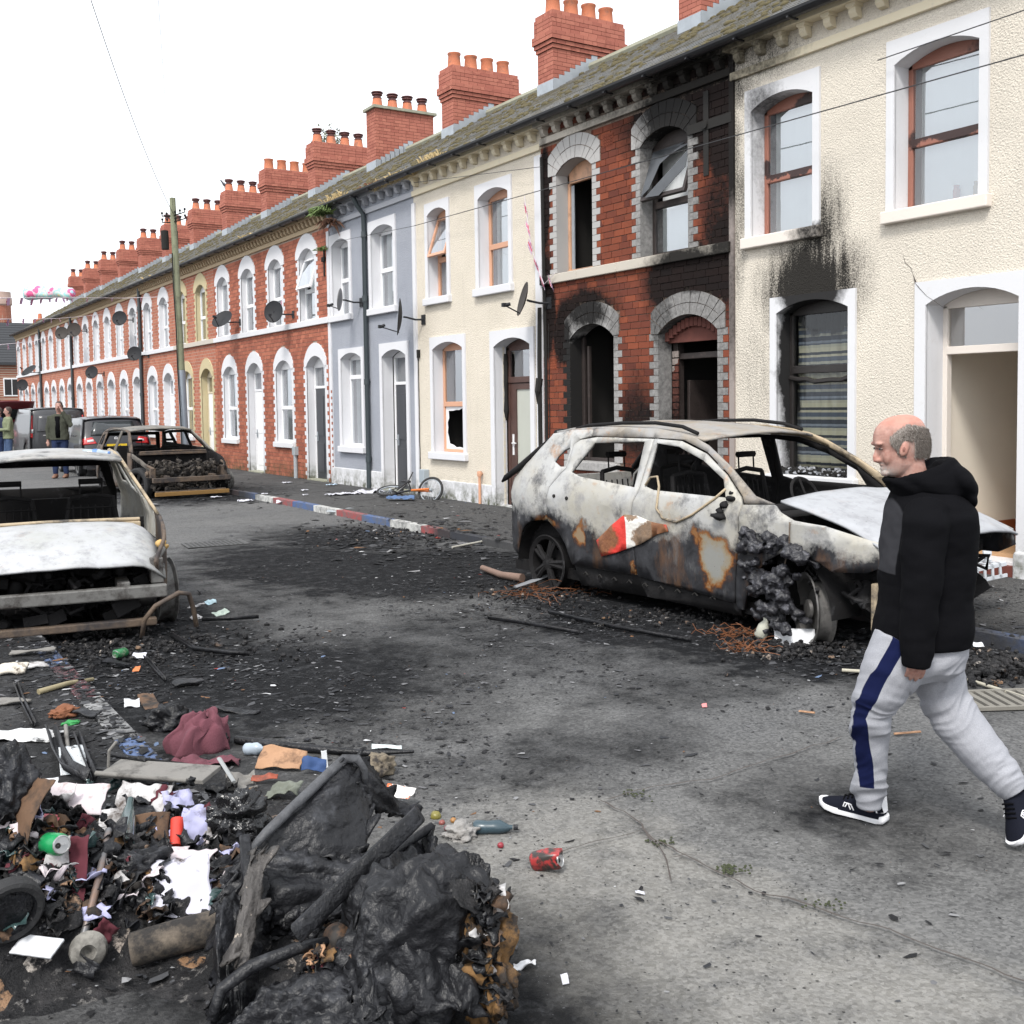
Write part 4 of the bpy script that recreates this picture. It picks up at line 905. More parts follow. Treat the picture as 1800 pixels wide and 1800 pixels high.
FDO = [(1.03, .312), (2.14, .232), (2.19, .855), (2.218, 1.016), (2.19, 1.065), (1.985, 1.228), (1.71, 1.385), (1.40, 1.478), (1.062, 1.492), (1.03, 1.043), (.992, .946), (.959, .75)]
FDH = [(1.10, 1.455), (1.375, 1.432), (1.70, 1.328), (1.97, 1.188), (2.04, 1.05), (1.21, 1.062), (1.09, 1.09)]
APO = [(1.35, 1.548), (1.53, 1.515), (1.70, 1.455), (1.99, 1.30), (2.32, 1.085), (2.54, 1.035), (2.24, 1.02), (2.2, 1.075), (1.995, 1.238), (1.72, 1.396), (1.41, 1.49), (1.06, 1.502), (.21, 1.502), (.21, 1.562), (.63, 1.588), (1.05, 1.582)]
FEO = [(2.232, 1.01), (2.54, 1.028), (2.60, .984), (2.74, .93), (3.0, .91), (3.24, .85), (3.44, .80), (3.47, .68), (3.30, .60), (3.05, .585), (2.96, .64), (2.80, .685), (2.62, .68), (2.46, .60), (2.34, .46), (2.26, .30), (2.23, .19), (2.16, .19), (2.155, .23), (2.205, .855)]
SIO = [(.12, .298), (.99, .305), (2.15, .222), (2.17, .13), (1.07, .13), (.18, .115)]
for sd_ in (1, -1):
    mS = m_suv if sd_ > 0 else m_soot; polymesh(QO, [QH], .12, SS(sd_), mS, 'quarter_panel', sv)
    polymesh(RDO, [RDH], .12, SS(sd_), mS, 'rear_door', sv); polymesh(FDO, [FDH], .12, SS(sd_), mS, 'front_door', sv)
    polymesh(APO, [], .12, SS(sd_, .004), m_suvtop if sd_ > 0 else m_tan, 'roof_pillar', sv); polymesh(FEO, [], .12, SS(sd_), m_suv, 'front_wing', sv)
    polymesh(SIO, [], .2, SS(sd_, .03), m_soot, 'sill_panel', sv)
    arch = MB(); arch.grid(lambda u, v: Vector((-.34+.45*math.cos(PI*u)-1.27, -sd_*(WH-.03-.35*v), .25+.43*math.sin(PI*u))), 16, 3); arch.build('wheel_arch', m_soot, sv, smooth=True, normals=False); arch = MB(); arch.grid(lambda u, v: Vector((2.6+.42*math.cos(PI*u)-1.27, -sd_*(WH-.06-.35*v), .22+.45*math.sin(PI*u))), 16, 3); arch.build('wheel_arch', m_soot, sv, smooth=True, normals=False)
    b = MB(); b.tube([Vector((u-1.27, -sd_*(WH-s_in(u, z)-.05), z)) for u, z in ((-.12, 1.565), (.05, 1.60), (.5, 1.625), (.95, 1.63), (1.3, 1.60), (1.5, 1.545))], .017, 7); b.build('roof_rail', m_soot, sv, smooth=True)
b = MB()                                   # pierced seams and pressings on the sill, hinge and handle holes
for i in range(9):
    P = SS(1, -.012)(.3+i*.2, .2); b.tube([P+Vector((-.03, 0, .03)), P+Vector((0, -.004, .055)), P+Vector((.03, 0, .03))], .008, 5)
for u, z in ((-.116, .936), (.076, .927), (-.94, .85), (-.93, .80)): P = SS(1, -.006)(u, z); b.lathe([(.018, 0), (.018, .012), (.003, .013)], 8, Matrix.Translation(P) @ Matrix.Rotation(PI/2, 4, 'X'))
b.build('press_hole', m_dark, sv)
b = MB(); b.grid(lambda u, v: (lambda s, w: Vector((lerp(-.36+.07*(1-abs(w)**2)*0, 1.60+.13*(1-w*w), s)-1.27, w*(.715-.02*s), (1.515+.075*math.sin(PI*min(1, .12+s*.8))+.055*(1-w*w)-.035*s*s+.008*ns(s*5, w*4, 2)))))(u, v*2-1), 26, 18); b.build('roof', m_suvtop, sv, smooth=True, thick=.02)
b = MB(); b.grid(lambda u, v: (lambda s, w: Vector((lerp(2.50, 3.46+.10*(1-w*w), s)-1.27, w*lerp(.80, .86, s)*(1-.03*s), (1.055-.15*s-.10*s**4+.05*(1-w*w)*(1-.4*s)-.05*s*abs(w)**3+.012*ns(s*3, w*3, 7)))))(u, v*2-1), 24, 20); b.build('bonnet', m_hood, sv, smooth=True, thick=.018)
b = MB(); b.box(-.97-1.27+.03, -.95-1.27+.05, -.74, .74, .42, 1.06); b.build('tailgate', m_suv, sv)
b = MB(); b.tube([(-1.67, -.70, 1.50), (-1.85, -.76, 1.36), (-2.06, -.82, 1.20), (-2.30, -.86, 1.06), (-2.36, -.86, 1.02)], [.02, .03, .035, .03, .012], 7); b.tube([(-1.66, .66, 1.5), (-2.2, .8, 1.1)], .03, 7); b.tube([(-1.66, -.7, 1.52), (-1.67, 0, 1.57), (-1.66, .7, 1.52)], .035, 8); b.build('tailgate_frame', m_soot, sv, smooth=True)
b = MB(); b.box(-2.2, 1.3, -.82, .82, .14, .24); b.box(1.18, 1.26, -.78, .78, .24, .92); b.box(.95, 1.3, -.76, .76, .84, .93); b.box(-2.15, -1.4, -.75, -.5, .24, .7); b.box(-2.15, -1.4, .5, .75, .24, .7); b.build('floor_pan', m_soot, sv)
b = MB(); b.tube([(.75, -.72, .9), (.8, 0, .93), (.75, .72, .9)], .05, 8); b.tube([(.8, .05, .3), (.8, .05, .9)], .05, 6); b.build('dashboard_beam', m_soot, sv, smooth=True)
b = MB(); T = Matrix.Translation((.52, .36, .98)) @ Matrix.Rotation(1.1, 4, 'Y')
b.lathe([(.165, -.012), (.185, 0), (.165, .012), (.15, 0)], 22, T, caps=False); b.tube([(.52, .36, .98), (.8, .36, .85)], .022, 6); b.tube([T @ Vector((-.16, 0, 0)), T @ Vector((.16, 0, 0))], .012, 5); b.build('steering_wheel', m_soot, sv)
for x, y in ((.1, -.38), (.1, .38), (-.85, -.38), (-.85, .38)): seat_frame(sv, x, y, .38, m_soot, .78)
wheel(sv, (-.30-1.27, -.82, .27), .27, .19, 5, m_soot, None, (0, 0, .02)); wheel(sv, (-.30-1.27, .80, .27), .27, .19); wheel(sv, (2.55-1.27, .80, .25), .27, .19)
wheel(sv, (2.74-1.27, -.70, 0.25), .27, .15, 0, m_zinc2, None, (0, .12, -.55))
b = MB(); rr = random.Random(3); pts = []
for i in range(46): a = rr.random(); pts.append((2.34-1.27+a*.55+rr.gauss(0, .04), -WH-.03+rr.uniform(-.05, .16), .60+.12*math.sin(a*3)+rr.gauss(0, .05)))
for i in range(80): pts.append((2.55-1.27+rr.gauss(0, .10), -WH+.0+rr.gauss(0, .05), .34+rr.gauss(0, .13)))
for i in range(14): pts.append((2.32-1.27+rr.gauss(0, .06), -WH-.03, .74+rr.gauss(0, .04)))
lumps(b, pts, .05, 8); fuse(b, 'melted_wheel_arch_liner', m_melt, sv, .012)
b = MB(); rr = random.Random(9)
jumble(b, 1.35, 2.0, -.75, .75, .28, .74, 110, 9)
b.build('engine_remains', m_soot, sv, smooth=35)
b = MB(); b.box(2.06, 2.12, -.62, .30, .34, .46); b.box(1.95, 2.1, -.60, -.5, .2, .62); b.box(1.99, 2.07, -.66, .25, .66, .72)
for s in (-1,): b.tube([(1.72, s*.62, .78), (2.02, s*.60, .70), (2.10, s*.52, .62), (2.13, s*.44, .52)], .035, 6, flat=.4)
b.build('front_panel', m_zinc, sv, bevel=.006)
b = MB(); b.box(2.02, 2.06, -.78, -.56, .18, .52); b.lathe([(.05, 0), (.05, .03)], 10, Matrix.Translation((2.06, -.66, .38)) @ Matrix.Rotation(PI/2, 4, 'Y'), 1); b.build('bumper_bracket', [m_tan, m_dark], sv, bevel=.01)
def wire(name, pts, r, m, parent): b = MB(); b.tube(pts, r, 6); return b.build(name, m, parent, smooth=True)
Q = SS(1, -.02)
wire('loose_cable', [Q(1.10, 1.10), Q(1.14, 1.17), Q(1.22, 1.18), Q(1.27, 1.1), Q(1.30, .92), Q(1.36, .84), Q(1.52, .82), Q(1.72, .90), Q(1.93, 1.04), Q(2.02, 1.12)], .011, m_tan, sv)
wire('loose_cable', [Q(.95, 1.41)+Vector((0, .1, 0)), Q(.93, 1.3)+Vector((0, .1, 0)), Q(.82, 1.18)+Vector((0, .1, 0)), Q(.85, 1.08)+Vector((0, .08, 0))], .012, m_zinc, sv)
wire('loose_cable', [Q(2.72, .92), Q(2.70, .75), Q(2.66, .6), Q(2.64, .45)], .005, m_rust, sv)
b = MB(); lumps(b, [tuple(Q(2.08, 1.09)+Vector((0, .02, 0))), tuple(Q(2.1, 1.05)), tuple(Q(2.02, .95)), tuple(Q(2.02, .91)), tuple(Q(2.05, 1.0))], .045, 4); b.build('melted_mirror', m_soot, sv, smooth=True)
# red and white scrap stuck to the doors
def scrapmat():
    n = NT('red_white_scrap'); p = n.obj(); x = n.n('SeparateXYZ', {0: p}); q = n.math('MULTIPLY_ADD', x.outputs[2], .12, x.outputs[0])
    r1 = n.ramp(q, -.287, -.283); r2 = n.ramp(q, .05, .06)
    col = n.mix(r1, (.52, .03, .02), (.62, .60, .56)); col = n.mix(r2, col, (.42, .05, .03))
    m = n.blobs(p, [(-.12, -.9, .66, .16, .3, .14, .9, 2), (.02, -.9, .72, .2, .3, .12, .9, 2), (-.62, -.9, .62, .16, .3, .2, .55, 2), (-.38, -.9, .82, .2, .3, .05, .7, 2)], .3, 5)
    col = n.mix(n.ramp(m, .12, .4, 0, .9), col, n.mix(n.noise(p, 16, 5), (.02, .016, .014), (.26, .13, .045)))
    return n.fin(col, .7, 0, n.bump(n.noise(p, 20, 4), .5, .02))
SC_P = [(.50, .57), (.54, .50), (.57, .435), (.75, .48), (.91, .535), (1.1, .60), (1.3, .70), (1.43, .735), (1.40, .79), (1.22, .80), (1.05, .84), (.88, .835), (.70, .72)]
so = polymesh(SC_P, [], .09, lambda u, z: SS(1)(u, z)+Vector((0, -.022-.02*abs(ns(u*5, z*5, 1)), 0)), scrapmat(), 'painted_scrap', None, .008)
so.matrix_world = sv.matrix_basis.copy(); so.location = sv.location; so.rotation_euler = sv.rotation_euler
tag(so, 'torn red and white painted scrap stuck on the doors of the burnt SUV', 'scrap')

# --- burnt hatchbacks: the white bonneted one at left and the rusty one beyond
def burnt_hatch(label, loc, heading, white, low, seed, bonnet=True):
    h = thing('burnt_hatchback', loc, label, 'car', None, heading); r = random.Random(seed)
    mb = carpaint_burnt('burnt_hatch_shell_'+('white' if white else 'rusty'), .55 if white else .8, .5, None, (.55, .54, .5) if white else (.20, .17, .13), (.42, .38, .3) if white else (.10, .085, .07), rusty=.7)
    mt = carpaint_burnt('burnt_hatch_roof_'+('white' if white else 'rusty'), -.5, .1, None, (.34, .345, .35) if white else (.15, .145, .13), (.30, .29, .27) if white else (.22, .20, .17), rusty=.5)
    mp = m_soot if white else m_rust; hw = .86
    def wi(x, z): return max(0, z-.88)*(.52 if white else .42)+max(0, .3-z)*.2+(((x+.7)/.7)**2*.16 if x > -.7 else 0)+(((-3.3-x)/.8)**2*.14 if x < -3.3 else 0)
    S = lambda sd_, off=0.0: (lambda x, z: Vector((x, sd_*(hw-wi(x, z)-off), z)))
    arcf = [(-.78+.36*math.cos(t), .25+.36*math.sin(t)) for t in [PI*i/8 for i in range(9)]]
    arcr = [(-3.25+.36*math.cos(t), .25+.36*math.sin(t)) for t in [PI*i/8 for i in range(9)]]
    wing = [(-.05, .60), (-.12, .66), (-.5, .78), (-.98, .88), (-1.25, .90), (-1.25, .22), (-1.14, .22)]+arcf[::-1][1:-1]+[(-.40, .24), (-.25, .25), (-.12, .5)]
    fd = [(-1.27, .22), (-2.24, .22), (-2.24, .93), (-2.24, 1.33), (-1.86, 1.29), (-1.27, .93)]; fdh = [(-1.42, .95), (-2.19, .97), (-2.19, 1.28), (-1.88, 1.25)]
    rd = [(-2.26, .22), (-2.86, .22), (-2.90, .45), (-3.08, .62), (-3.20, .95), (-3.25, 1.31), (-2.26, 1.33)]; rdh = [(-2.31, .98), (-3.14, 1.0), (-3.18, 1.26), (-2.31, 1.28)]
    qp = [(-3.22, .95), (-3.10, .63)]+arcr[2:]+[(-3.75, .25), (-4.0, .3), (-4.03, .6), (-3.97, .92), (-3.68, 1.27), (-3.27, 1.31)]; qh = [(-3.30, 1.02), (-3.34, 1.25), (-3.58, 1.22), (-3.72, 1.03)]
    ap = [(-1.0, .89), (-1.30, 1.08), (-1.78, 1.345), (-2.3, 1.40), (-3.2, 1.40), (-3.68, 1.29), (-3.68, 1.275), (-3.2, 1.34), (-2.24, 1.345), (-1.86, 1.302), (-1.26, .915)]
    shell = mb
    for sd_ in (1, -1):
        mb = shell if sd_ == (1 if white else -1) else m_soot
        if not white and sd_ < 0:            # doors and wing burnt away: bare pillars and sill
            for nm, P_ in (('centre_pillar', [(-2.16, .2), (-2.36, .2), (-2.33, 1.34), (-2.22, 1.34)]), ('sill_panel', [(-1.15, .14), (-3.0, .14), (-3.0, .30), (-1.15, .28)]), ('front_pillar', [(-1.12, .25), (-1.34, .25), (-1.32, .9), (-1.02, .89)]), ('wing_edge', [(-.1, .60), (-.5, .78), (-1.02, .89), (-1.02, .80), (-.5, .68), (-.14, .54)])): polymesh(P_, [], .15, S(sd_), m_rust if nm not in ('centre_pillar', 'wing_edge') else M('ashy_pillar', (.09, .08, .068), .8, .5, 6), nm, h)
            polymesh(qp, [qh], .15, S(sd_), m_rust, 'quarter_panel', h); polymesh(ap, [], .15, S(sd_, .005), m_rust, 'roof_pillar', h); continue
        polymesh(wing, [], .15, S(sd_), mb if not (white and sd_ > 0) else m_rust, 'front_wing', h); polymesh(fd, [fdh], .15, S(sd_), mb, 'front_door', h); polymesh(rd, [rdh], .15, S(sd_), mb, 'rear_door', h)
        polymesh(qp, [qh], .15, S(sd_), mb, 'quarter_panel', h); polymesh(ap, [], .15, S(sd_, .005), mt if not white else m_tan, 'roof_pillar', h)
        b = MB(); b.grid(lambda u, v: Vector((-.78+.35*math.cos(PI*u), sd_*(hw-.06-.3*v), .25+.35*math.sin(PI*u))), 14, 3); b.build('wheel_arch', m_soot, h, smooth=True, normals=False)
    b = MB(); b.grid(lambda u, v: (lambda s, w: Vector((lerp(-1.76+.14*(1-w*w), -3.70, s), w*((.62 if white else .665)+.01*math.sin(PI*s)), 1.345+.055*math.sin(PI*min(1, s*1.05))+.05*(1-w*w)-.05*s*s+.006*ns(s*6, w*4, seed))))(u, v*2-1), 22, 16); b.build('roof', mt, h, smooth=True, thick=.025)
    if bonnet:
        b = MB(); b.grid(lambda u, v: (lambda s, w: Vector((lerp(-.98+.05*(1-w*w), -.10+.20*(1-w*w), s), w*lerp(.80, .86, s)*(1-.06*s*s), .815-.07*s-.18*s**2.3+.05*(1-w*w)-.11*max(0, (abs(w)-.72)/.28)**2+.012*ns(s*3, w*3, 5)+.006*ns(s*9, w*7, 2))))(u, v*2-1), 22, 20)
        b.build('bonnet', carpaint_burnt('burnt_white_bonnet', -.5, .1, None, (.40, .405, .42), (.33, .335, .32), rusty=.2, sootp=.12), h, smooth=True, thick=.016)
    b = MB(); zs_ = .79 if white else .85; b.box(-1.12, -.98, -.70, .70, zs_, zs_+.045); b.tube([(-1.05, -.7, zs_+.06), (-1.0, 0, zs_+.075), (-1.05, .7, zs_+.06)], .02, 6); b.build('scuttle_panel', m_tan if white else m_rust, h, bevel=.006)
    b = MB(); b.box(-3.9, -.95, -.78, .78, .14, .22); b.box(-1.2, -1.12, -.74, .74, .22, .86); b.box(-3.95, -3.2, -.72, .72, .22, .55); b.build('floor_pan', m_soot, h)
    b = MB(); b.tube([(-1.45, -.7, .74), (-1.4, 0, .76), (-1.45, .7, .74)], .05, 7); b.build('dashboard_beam', m_soot, h)
    for x, y in ((-2.0, -.36), (-2.0, .36)): seat_frame(h, x, y, .36, m_soot, .6)
    b = MB(); b.box(-2.98, -2.9, -.62, .62, .4, .92); b.build('rear_seat_back', m_soot, h)
    hatch = [(-.70, .5), (.70, .5), (.70, .92), (.60, 1.27), (-.60, 1.27), (-.70, .92)]; hh = [(-.60, .96), (.60, .96), (.52, 1.21), (-.52, 1.21)]
    polymesh(hatch, [hh], .3, lambda y, z: Vector((-4.0+max(0, z-.9)*.85, y, z)), m_soot, 'tailgate', h)
    b = MB(); b.box(-.02, .06, -.80, .80, .33, .43)
    for s in (-1, 1): b.box(-.32, -.02, s*.48-.05, s*.48+.05, .32, .46)
    b.build('bumper_beam', m_zinc if white else m_rust, h, bevel=.012)
    b = MB(); b.box(-.08, .0, -.72, .72, .10, .16); b.build('lower_rail', m_rust, h, bevel=.01)
    b = MB()
    jumble(b, -.8, -.12, -.66, .66, .16, .56 if bonnet else .74, 170 if bonnet else 300, seed, .085 if bonnet else .06)
    b.build('engine_remains', m_soot if white else M('ashy_engine_parts', (.028, .025, .023), .8, .6, 9, .5, 30, dirt=(.14, .12, .10), dscale=9, spec=.2), h, smooth=35)
    for s in (-1, 1):
        b = MB(); b.box(-.40, -.10, s*.74-.05, s*.74+.05, .42, .62); b.tube([(-.1, s*.72, .60), (-.25, s*.80, .66), (-.5, s*.82, .70)], .03, 6); b.lathe([(.06, 0), (.05, .04)], 10, Matrix.Translation((-.25, s*.81, .5)) @ Matrix.Rotation(PI/2, 4, 'X')); b.build('wing_bracket', m_zinc if white else m_rust, h, bevel=.008)
    wheel(h, (-.70, .83, .26), .27, .17, 5, m_zinc if white else m_soot, None, (0, 0, .12)); wheel(h, (-.78, -.80, .25), .27, .17, 5, m_soot, m_rubber if not white else None, (0, 0, .3 if not white else 0))
    for s in (-1, 1): wheel(h, (-3.25, s*.78, .26), .27, .17)
    if not white: wheel_ = None
    return h
hA_ = burnt_hatch('burnt out hatchback at left with ash white bonnet and roof', (1.45, 8.80, 0), math.atan2(-.989, -.15), True, 0, 5)
b = MB(); lumps(b, [(-.38, .80, .70), (-.36, .83, .68)], .06, 3); b.build('headlamp_stub', M('amber_foam', (.42, .27, .10), .8, .3, 12), hA_, smooth=True)
b = MB(); b.tube([(.02, .60, .02), (.05, .62, .16), (.10, .70, .27), (.10, .88, .36), (.06, .96, .34), (.0, 1.0, .2), (-.0, 1.02, .06)], .02, 9); b.build('bent_pipe', m_rust, hA_, smooth=True)
hB_ = burnt_hatch('rusty burnt out hatchback without bonnet in front of the red brick houses', (6.22, 21.9, 0), math.radians(-86), False, 0, 6, False)
b = MB(); b.box(.0, .07, -.76, .76, .06, .14); b.build('lower_grille_bar', M('rusty_yellow_bar', (.20, .11, .03), .7, .3, 6), hB_, bevel=.008)
wheel(hB_, (-.62, .86, .26), .29, .14, 5, m_zinc, None, (0, 0, .5))
# ------------------------------------------------------------------ people
F0 = Vector((math.sin(YAW), math.cos(YAW), 0))
def at(px, py, d): return Vector((0, 0, CAMZ)) + ray(px, py)*d
def ring(c, ax, ay, az, ra, rb, n=20, e=1.0):
    return [c + ax*(ra*math.copysign(abs(math.cos(t))**e, math.cos(t))) + ay*(rb*math.copysign(abs(math.sin(t))**e, math.sin(t))) for t in [2*PI*i/n for i in range(n)]]
def blob(b, c, ax, ay, az, ra, rb, rc, n=16, k=10):
    b.loft([ring(c+az*(rc*math.cos(PI*(i+.02)/(k-.96))), ax, ay, az, ra*math.sin(PI*(i+.02)/(k-.96)), rb*math.sin(PI*(i+.02)/(k-.96)), n) for i in range(k)])
def remesh(b, name, m, parent, vox=.008, smooth=4, disp=None, origin=None):
    """join closed shapes into one continuous skin"""
    o = b.build('tmp', m); md = o.modifiers.new('r', 'REMESH'); md.mode = 'VOXEL'; md.voxel_size = vox; md.use_smooth_shade = True
    sm = o.modifiers.new('s', 'SMOOTH'); sm.factor = .5; sm.iterations = smooth
    dg = bpy.context.evaluated_depsgraph_get(); dg.update(); me = D.meshes.new_from_object(o.evaluated_get(dg)); D.objects.remove(o)
    me.name = name
    if disp:
        nv = [v.normal.copy() for v in me.vertices]
        for v, nn in zip(me.vertices, nv): v.co += nn*disp(v.co)
    me.polygons.foreach_set('use_smooth', [True]*len(me.polygons))
    if not me.materials: me.materials.append(m)
    r = D.objects.new(name, me); COL.objects.link(r)
    if parent: r.parent = parent; me.transform(Matrix.Translation(-parent.location))
    return r
def clothmat(name, c, rough=.9, bump=.25, bs=220, var=.12, big=3):
    n = NT(name); p = n.pos(); f = n.noise(p, big, 3)
    col = n.mix(n.noise(p, bs, 2), tuple(x*(1-var) for x in c), tuple(x*(1+var) for x in c))
    return n.fin(col, rough, 0, n.bump(n.noise(p, bs, 2), bump, .003), .05)
m_black = clothmat('black_fleece', (.0042, .0042, .0052)); m_gpanel = clothmat('grey_fleece_panel', (.05, .05, .055)); m_jog = clothmat('grey_marl_jersey', (.285, .29, .315), var=.25); m_navy = clothmat('navy_stripe', (.007, .010, .04))
m_sole = M('white_foam_sole', (.70, .70, .72), .6, .06); m_shoe = clothmat('navy_knit_shoe', (.009, .010, .016), .8)
def skinmat():
    n = NT('weathered_skin'); p = n.obj(); f = n.noise(p, 28, 4)
    col = n.mix(n.ramp(f, .3, .7), (.26, .128, .10), (.42, .25, .205)); n.b.inputs['Subsurface Weight'].default_value = .12; n.b.inputs['Subsurface Radius'].default_value = (.02, .008, .005)
    return n, col, p
MAN_O = gnd(1560, 1440); MAN_O.z = 0
man = thing('person', MAN_O, 'balding man in black hooded jacket and grey joggers walking across the road', 'person')
DM = 4.48; S_ = 1900/DM
# --- head: stacked profile sections, nose, ear, neck
hb = MB(); fwd = -R0; dep = F0; up = Vector((0, 0, 1))
prof = [(729, 1583, 1597, .018), (731, 1572, 1606, .038), (735, 1560, 1614, .053), (742, 1549, 1621, .066), (752, 1540, 1626, .074), (762, 1536.5, 1629, .078), (771, 1535.5, 1630, .079), (779, 1535.5, 1630.5, .078), (785, 1539, 1630, .076), (792, 1541.5, 1629, .073), (800, 1543, 1627, .070), (808, 1545, 1624, .067), (816, 1548, 1619, .064), (823, 1549.5, 1611, .058), (829, 1552, 1601, .050), (834, 1557, 1592, .040), (838, 1564, 1583, .024)]
rings = []
for py, xf, xb, hw in prof:
    c = at((xf+xb)/2, py, DM); ra = (xb-xf)/2/S_; R_ = []
    for i in range(28):
        t = 2*PI*i/28; ca, sa = math.cos(t), math.sin(t); w = hw*(1-.16*max(0, ca)**2*(1 if 776 < py < 830 else .4)); R_.append(c + fwd*(ra*ca) + dep*(w*math.copysign(abs(sa)**.9, sa)))
    rings.append(R_)
hb.loft(rings)
hb.tube([at(1543, 783, DM), at(1541.5, 794, DM), at(1539.5, 803, DM), at(1540, 808, DM), at(1546, 811, DM)], [.009, .0105, .0135, .0145, .010], 10)     # nose
for s in (-1, 1):
    blob(hb, at(1542.5, 809, DM)+dep*s*.011, fwd, dep, up, .013, .009, .009, 10, 7); blob(hb, at(1540.5, 780, DM)+dep*s*.028, fwd, dep, up, .013, .026, .009, 12, 7)
    blob(hb, at(1556, 802, DM)+dep*s*.036, fwd, dep, up, .022, .018, .034, 12, 8); e = at(1590-12*(s < 0)+12*(s > 0), 787, DM)+dep*s*.076
    blob(hb, e, (fwd*.8+up*.25).normalized(), dep, (up-fwd*.3).normalized(), .019, .013, .035, 12, 10)
blob(hb, at(1550.5, 817, DM), fwd, dep, up, .010, .022, .006, 12, 7); blob(hb, at(1551.5, 823.5, DM), fwd, dep, up, .010, .020, .0065, 12, 7); blob(hb, at(1556, 831, DM), fwd, dep, up, .018, .030, .017, 12, 8)
hb.tube([at(1597, 812, DM), at(1603, 840, DM), at(1612, 872, DM)], [.062, .064, .075], 16)
# near hand: palm with fingers and thumb below the cuff; the far one too
def hand(b, w, dirn, s, ax):
    side = ax; nrm_ = dirn.cross(side).normalized()
    b.loft([ring(w+dirn*t, side, nrm_, dirn, ra, rb, 12) for t, ra, rb in ((-.03, .026, .019), (0, .030, .018), (.04, .039, .016), (.075, .041, .015), (.088, .034, .011))])
    for k, (o_, L) in enumerate(((-.03, .062), (-.0105, .072), (.0105, .067), (.029, .052))):
        p = w+dirn*.078+side*o_; cur = nrm_*s
        b.tube([p, p+dirn*L*.42+cur*.006, p+dirn*L*.74+cur*.022, p+dirn*L*.92+cur*.040], [.0095, .009, .0082, .006], 8)
    p = w+dirn*.018-side*.030; b.tube([p, p+dirn*.028-side*.018+nrm_*s*.008, p+dirn*.058-side*.020+nrm_*s*.016], [.012, .0105, .008], 8)
DN = DM-.22
wr = at(1612, 1136, DN); hand(hb, wr, (at(1610, 1196, DN)-wr).normalized(), 1, fwd)
hb.tube([at(1618, 1090, DN), at(1612, 1140, DN)], [.04, .026], 10)
wf = at(1566, 1120, DM+.24); hand(hb, wf, (at(1552, 1170, DM+.24)-wf).normalized(), 1, fwd); hb.tube([at(1590, 1040, DM+.22), wf], [.04, .026], 10)
hb.loft([ring(at(x, y, DM), fwd, dep, up, ra, rb, 16) for x, y, ra, rb in ((1614, 868, .09, .12), (1630, 900, .14, .17), (1632, 1000, .14, .16), (1622, 1100, .14, .16), (1618, 1160, .15, .16))])     # body inside the clothes
for pts, rs in (([(1635, 905, -.15), (1620, 1030, -.22), (1612, 1150, -.22)], (.06, .045, .034)), ([(1625, 905, .17), (1600, 1020, .22), (1570, 1120, .24)], (.06, .045, .032)), ([(1590, 1150, -.06), (1535, 1260, -.01), (1527, 1400, .10), (1526, 1420, .11)], (.08, .06, .04, .04)), ([(1645, 1150, .08), (1672, 1255, .05), (1770, 1375, -.07), (1784, 1396, -.09)], (.08, .06, .04, .04))):
    hb.tube([at(x, y, DM+d) for x, y, d in pts], list(rs), 10)
n, col, p = skinmat()
bx = lambda px, py, d=0: tuple(at(px, py, DM+d)-MAN_O)
pk = n.blobs(p, [(*bx(1580, 738), .13, .13, .05, 1, 1.6), (*bx(1590, 790, -.08), .04, .04, .04, .7, 1.4), (*bx(1538, 808), .03, .03, .025, .8, 1.4)], .03, 12); col = n.mix(n.math('MULTIPLY', pk, .75), col, (.46, .205, .155))
bd = n.blobs(p, [(*bx(1556, 829), .05, .07, .034, 1, 1.8), (*bx(1547, 814), .018, .04, .008, .7, 1.6)], .03, 20); col = n.mix(n.math('MULTIPLY', bd, n.ramp(n.noise(p, 180, 2), .25, .6)), col, (.40, .37, .345))
st_ = n.blobs(p, [(*bx(1568, 822), .07, .10, .045, 1, 1.5)], .03, 14); col = n.mix(n.math('MULTIPLY', st_, n.ramp(n.noise(p, 260, 2), .2, .7, .15, .75)), col, (.27, .235, .215))
ew = n.blobs(p, [(*bx(1541, 788.5), .017, .052, .0075, 1, 2.2), (*bx(1549, 818.5), .03, .03, .0025, .8, 1.8)], .005, 20); col = n.mix(n.math('MULTIPLY', ew, .8), col, (.10, .045, .035))
wrk = n.n('TexWave', {'Vector': p, 'Scale': 26.0, 'Distortion': 5.0}, bands_direction='Z')
hc = n.blobs(p, [(*bx(1600, 782), .095, .17, .072, 1, 1.5), (*bx(1622, 770), .05, .10, .07, 1, 1.6)], .02, 14); col = n.mix(n.math('MULTIPLY', hc, .85), col, (.25, .215, .19))
fm = n.blobs(p, [(*bx(1541, 766), .03, .08, .035, 1, 1.5), (*bx(1556, 792, -.07), .03, .05, .02, .8, 1.5)], .02, 8)
m_skin = n.fin(col, .62, 0, n.bump(n.math('ADD', n.math('MULTIPLY', wrk.outputs[1], n.math('MULTIPLY', fm, .35)), n.math('MULTIPLY', n.noise(p, 120, 3), .3)), .35, .006), .35)
body = remesh(hb, 'body', m_skin, man, .0042, 3)
eb = MB()
for s in (-1, 1): blob(eb, at(1544.2, 788.5, DM)+dep*s*.031, fwd, dep, up, .0075, .0085, .0038, 12, 8)
eb.build('eye', M('eye_white', (.15, .115, .10), .25, .05), man, smooth=True).data.transform(Matrix.Translation(-MAN_O))
eb = MB()
for s in (-1, 1): blob(eb, at(1541.6, 788.5, DM)+dep*s*.033, fwd, dep, up, .0045, .0045, .0048, 10, 6)
eb.build('iris', M('dark_iris', (.03, .03, .035), .2, .05), man, smooth=True).data.transform(Matrix.Translation(-MAN_O))
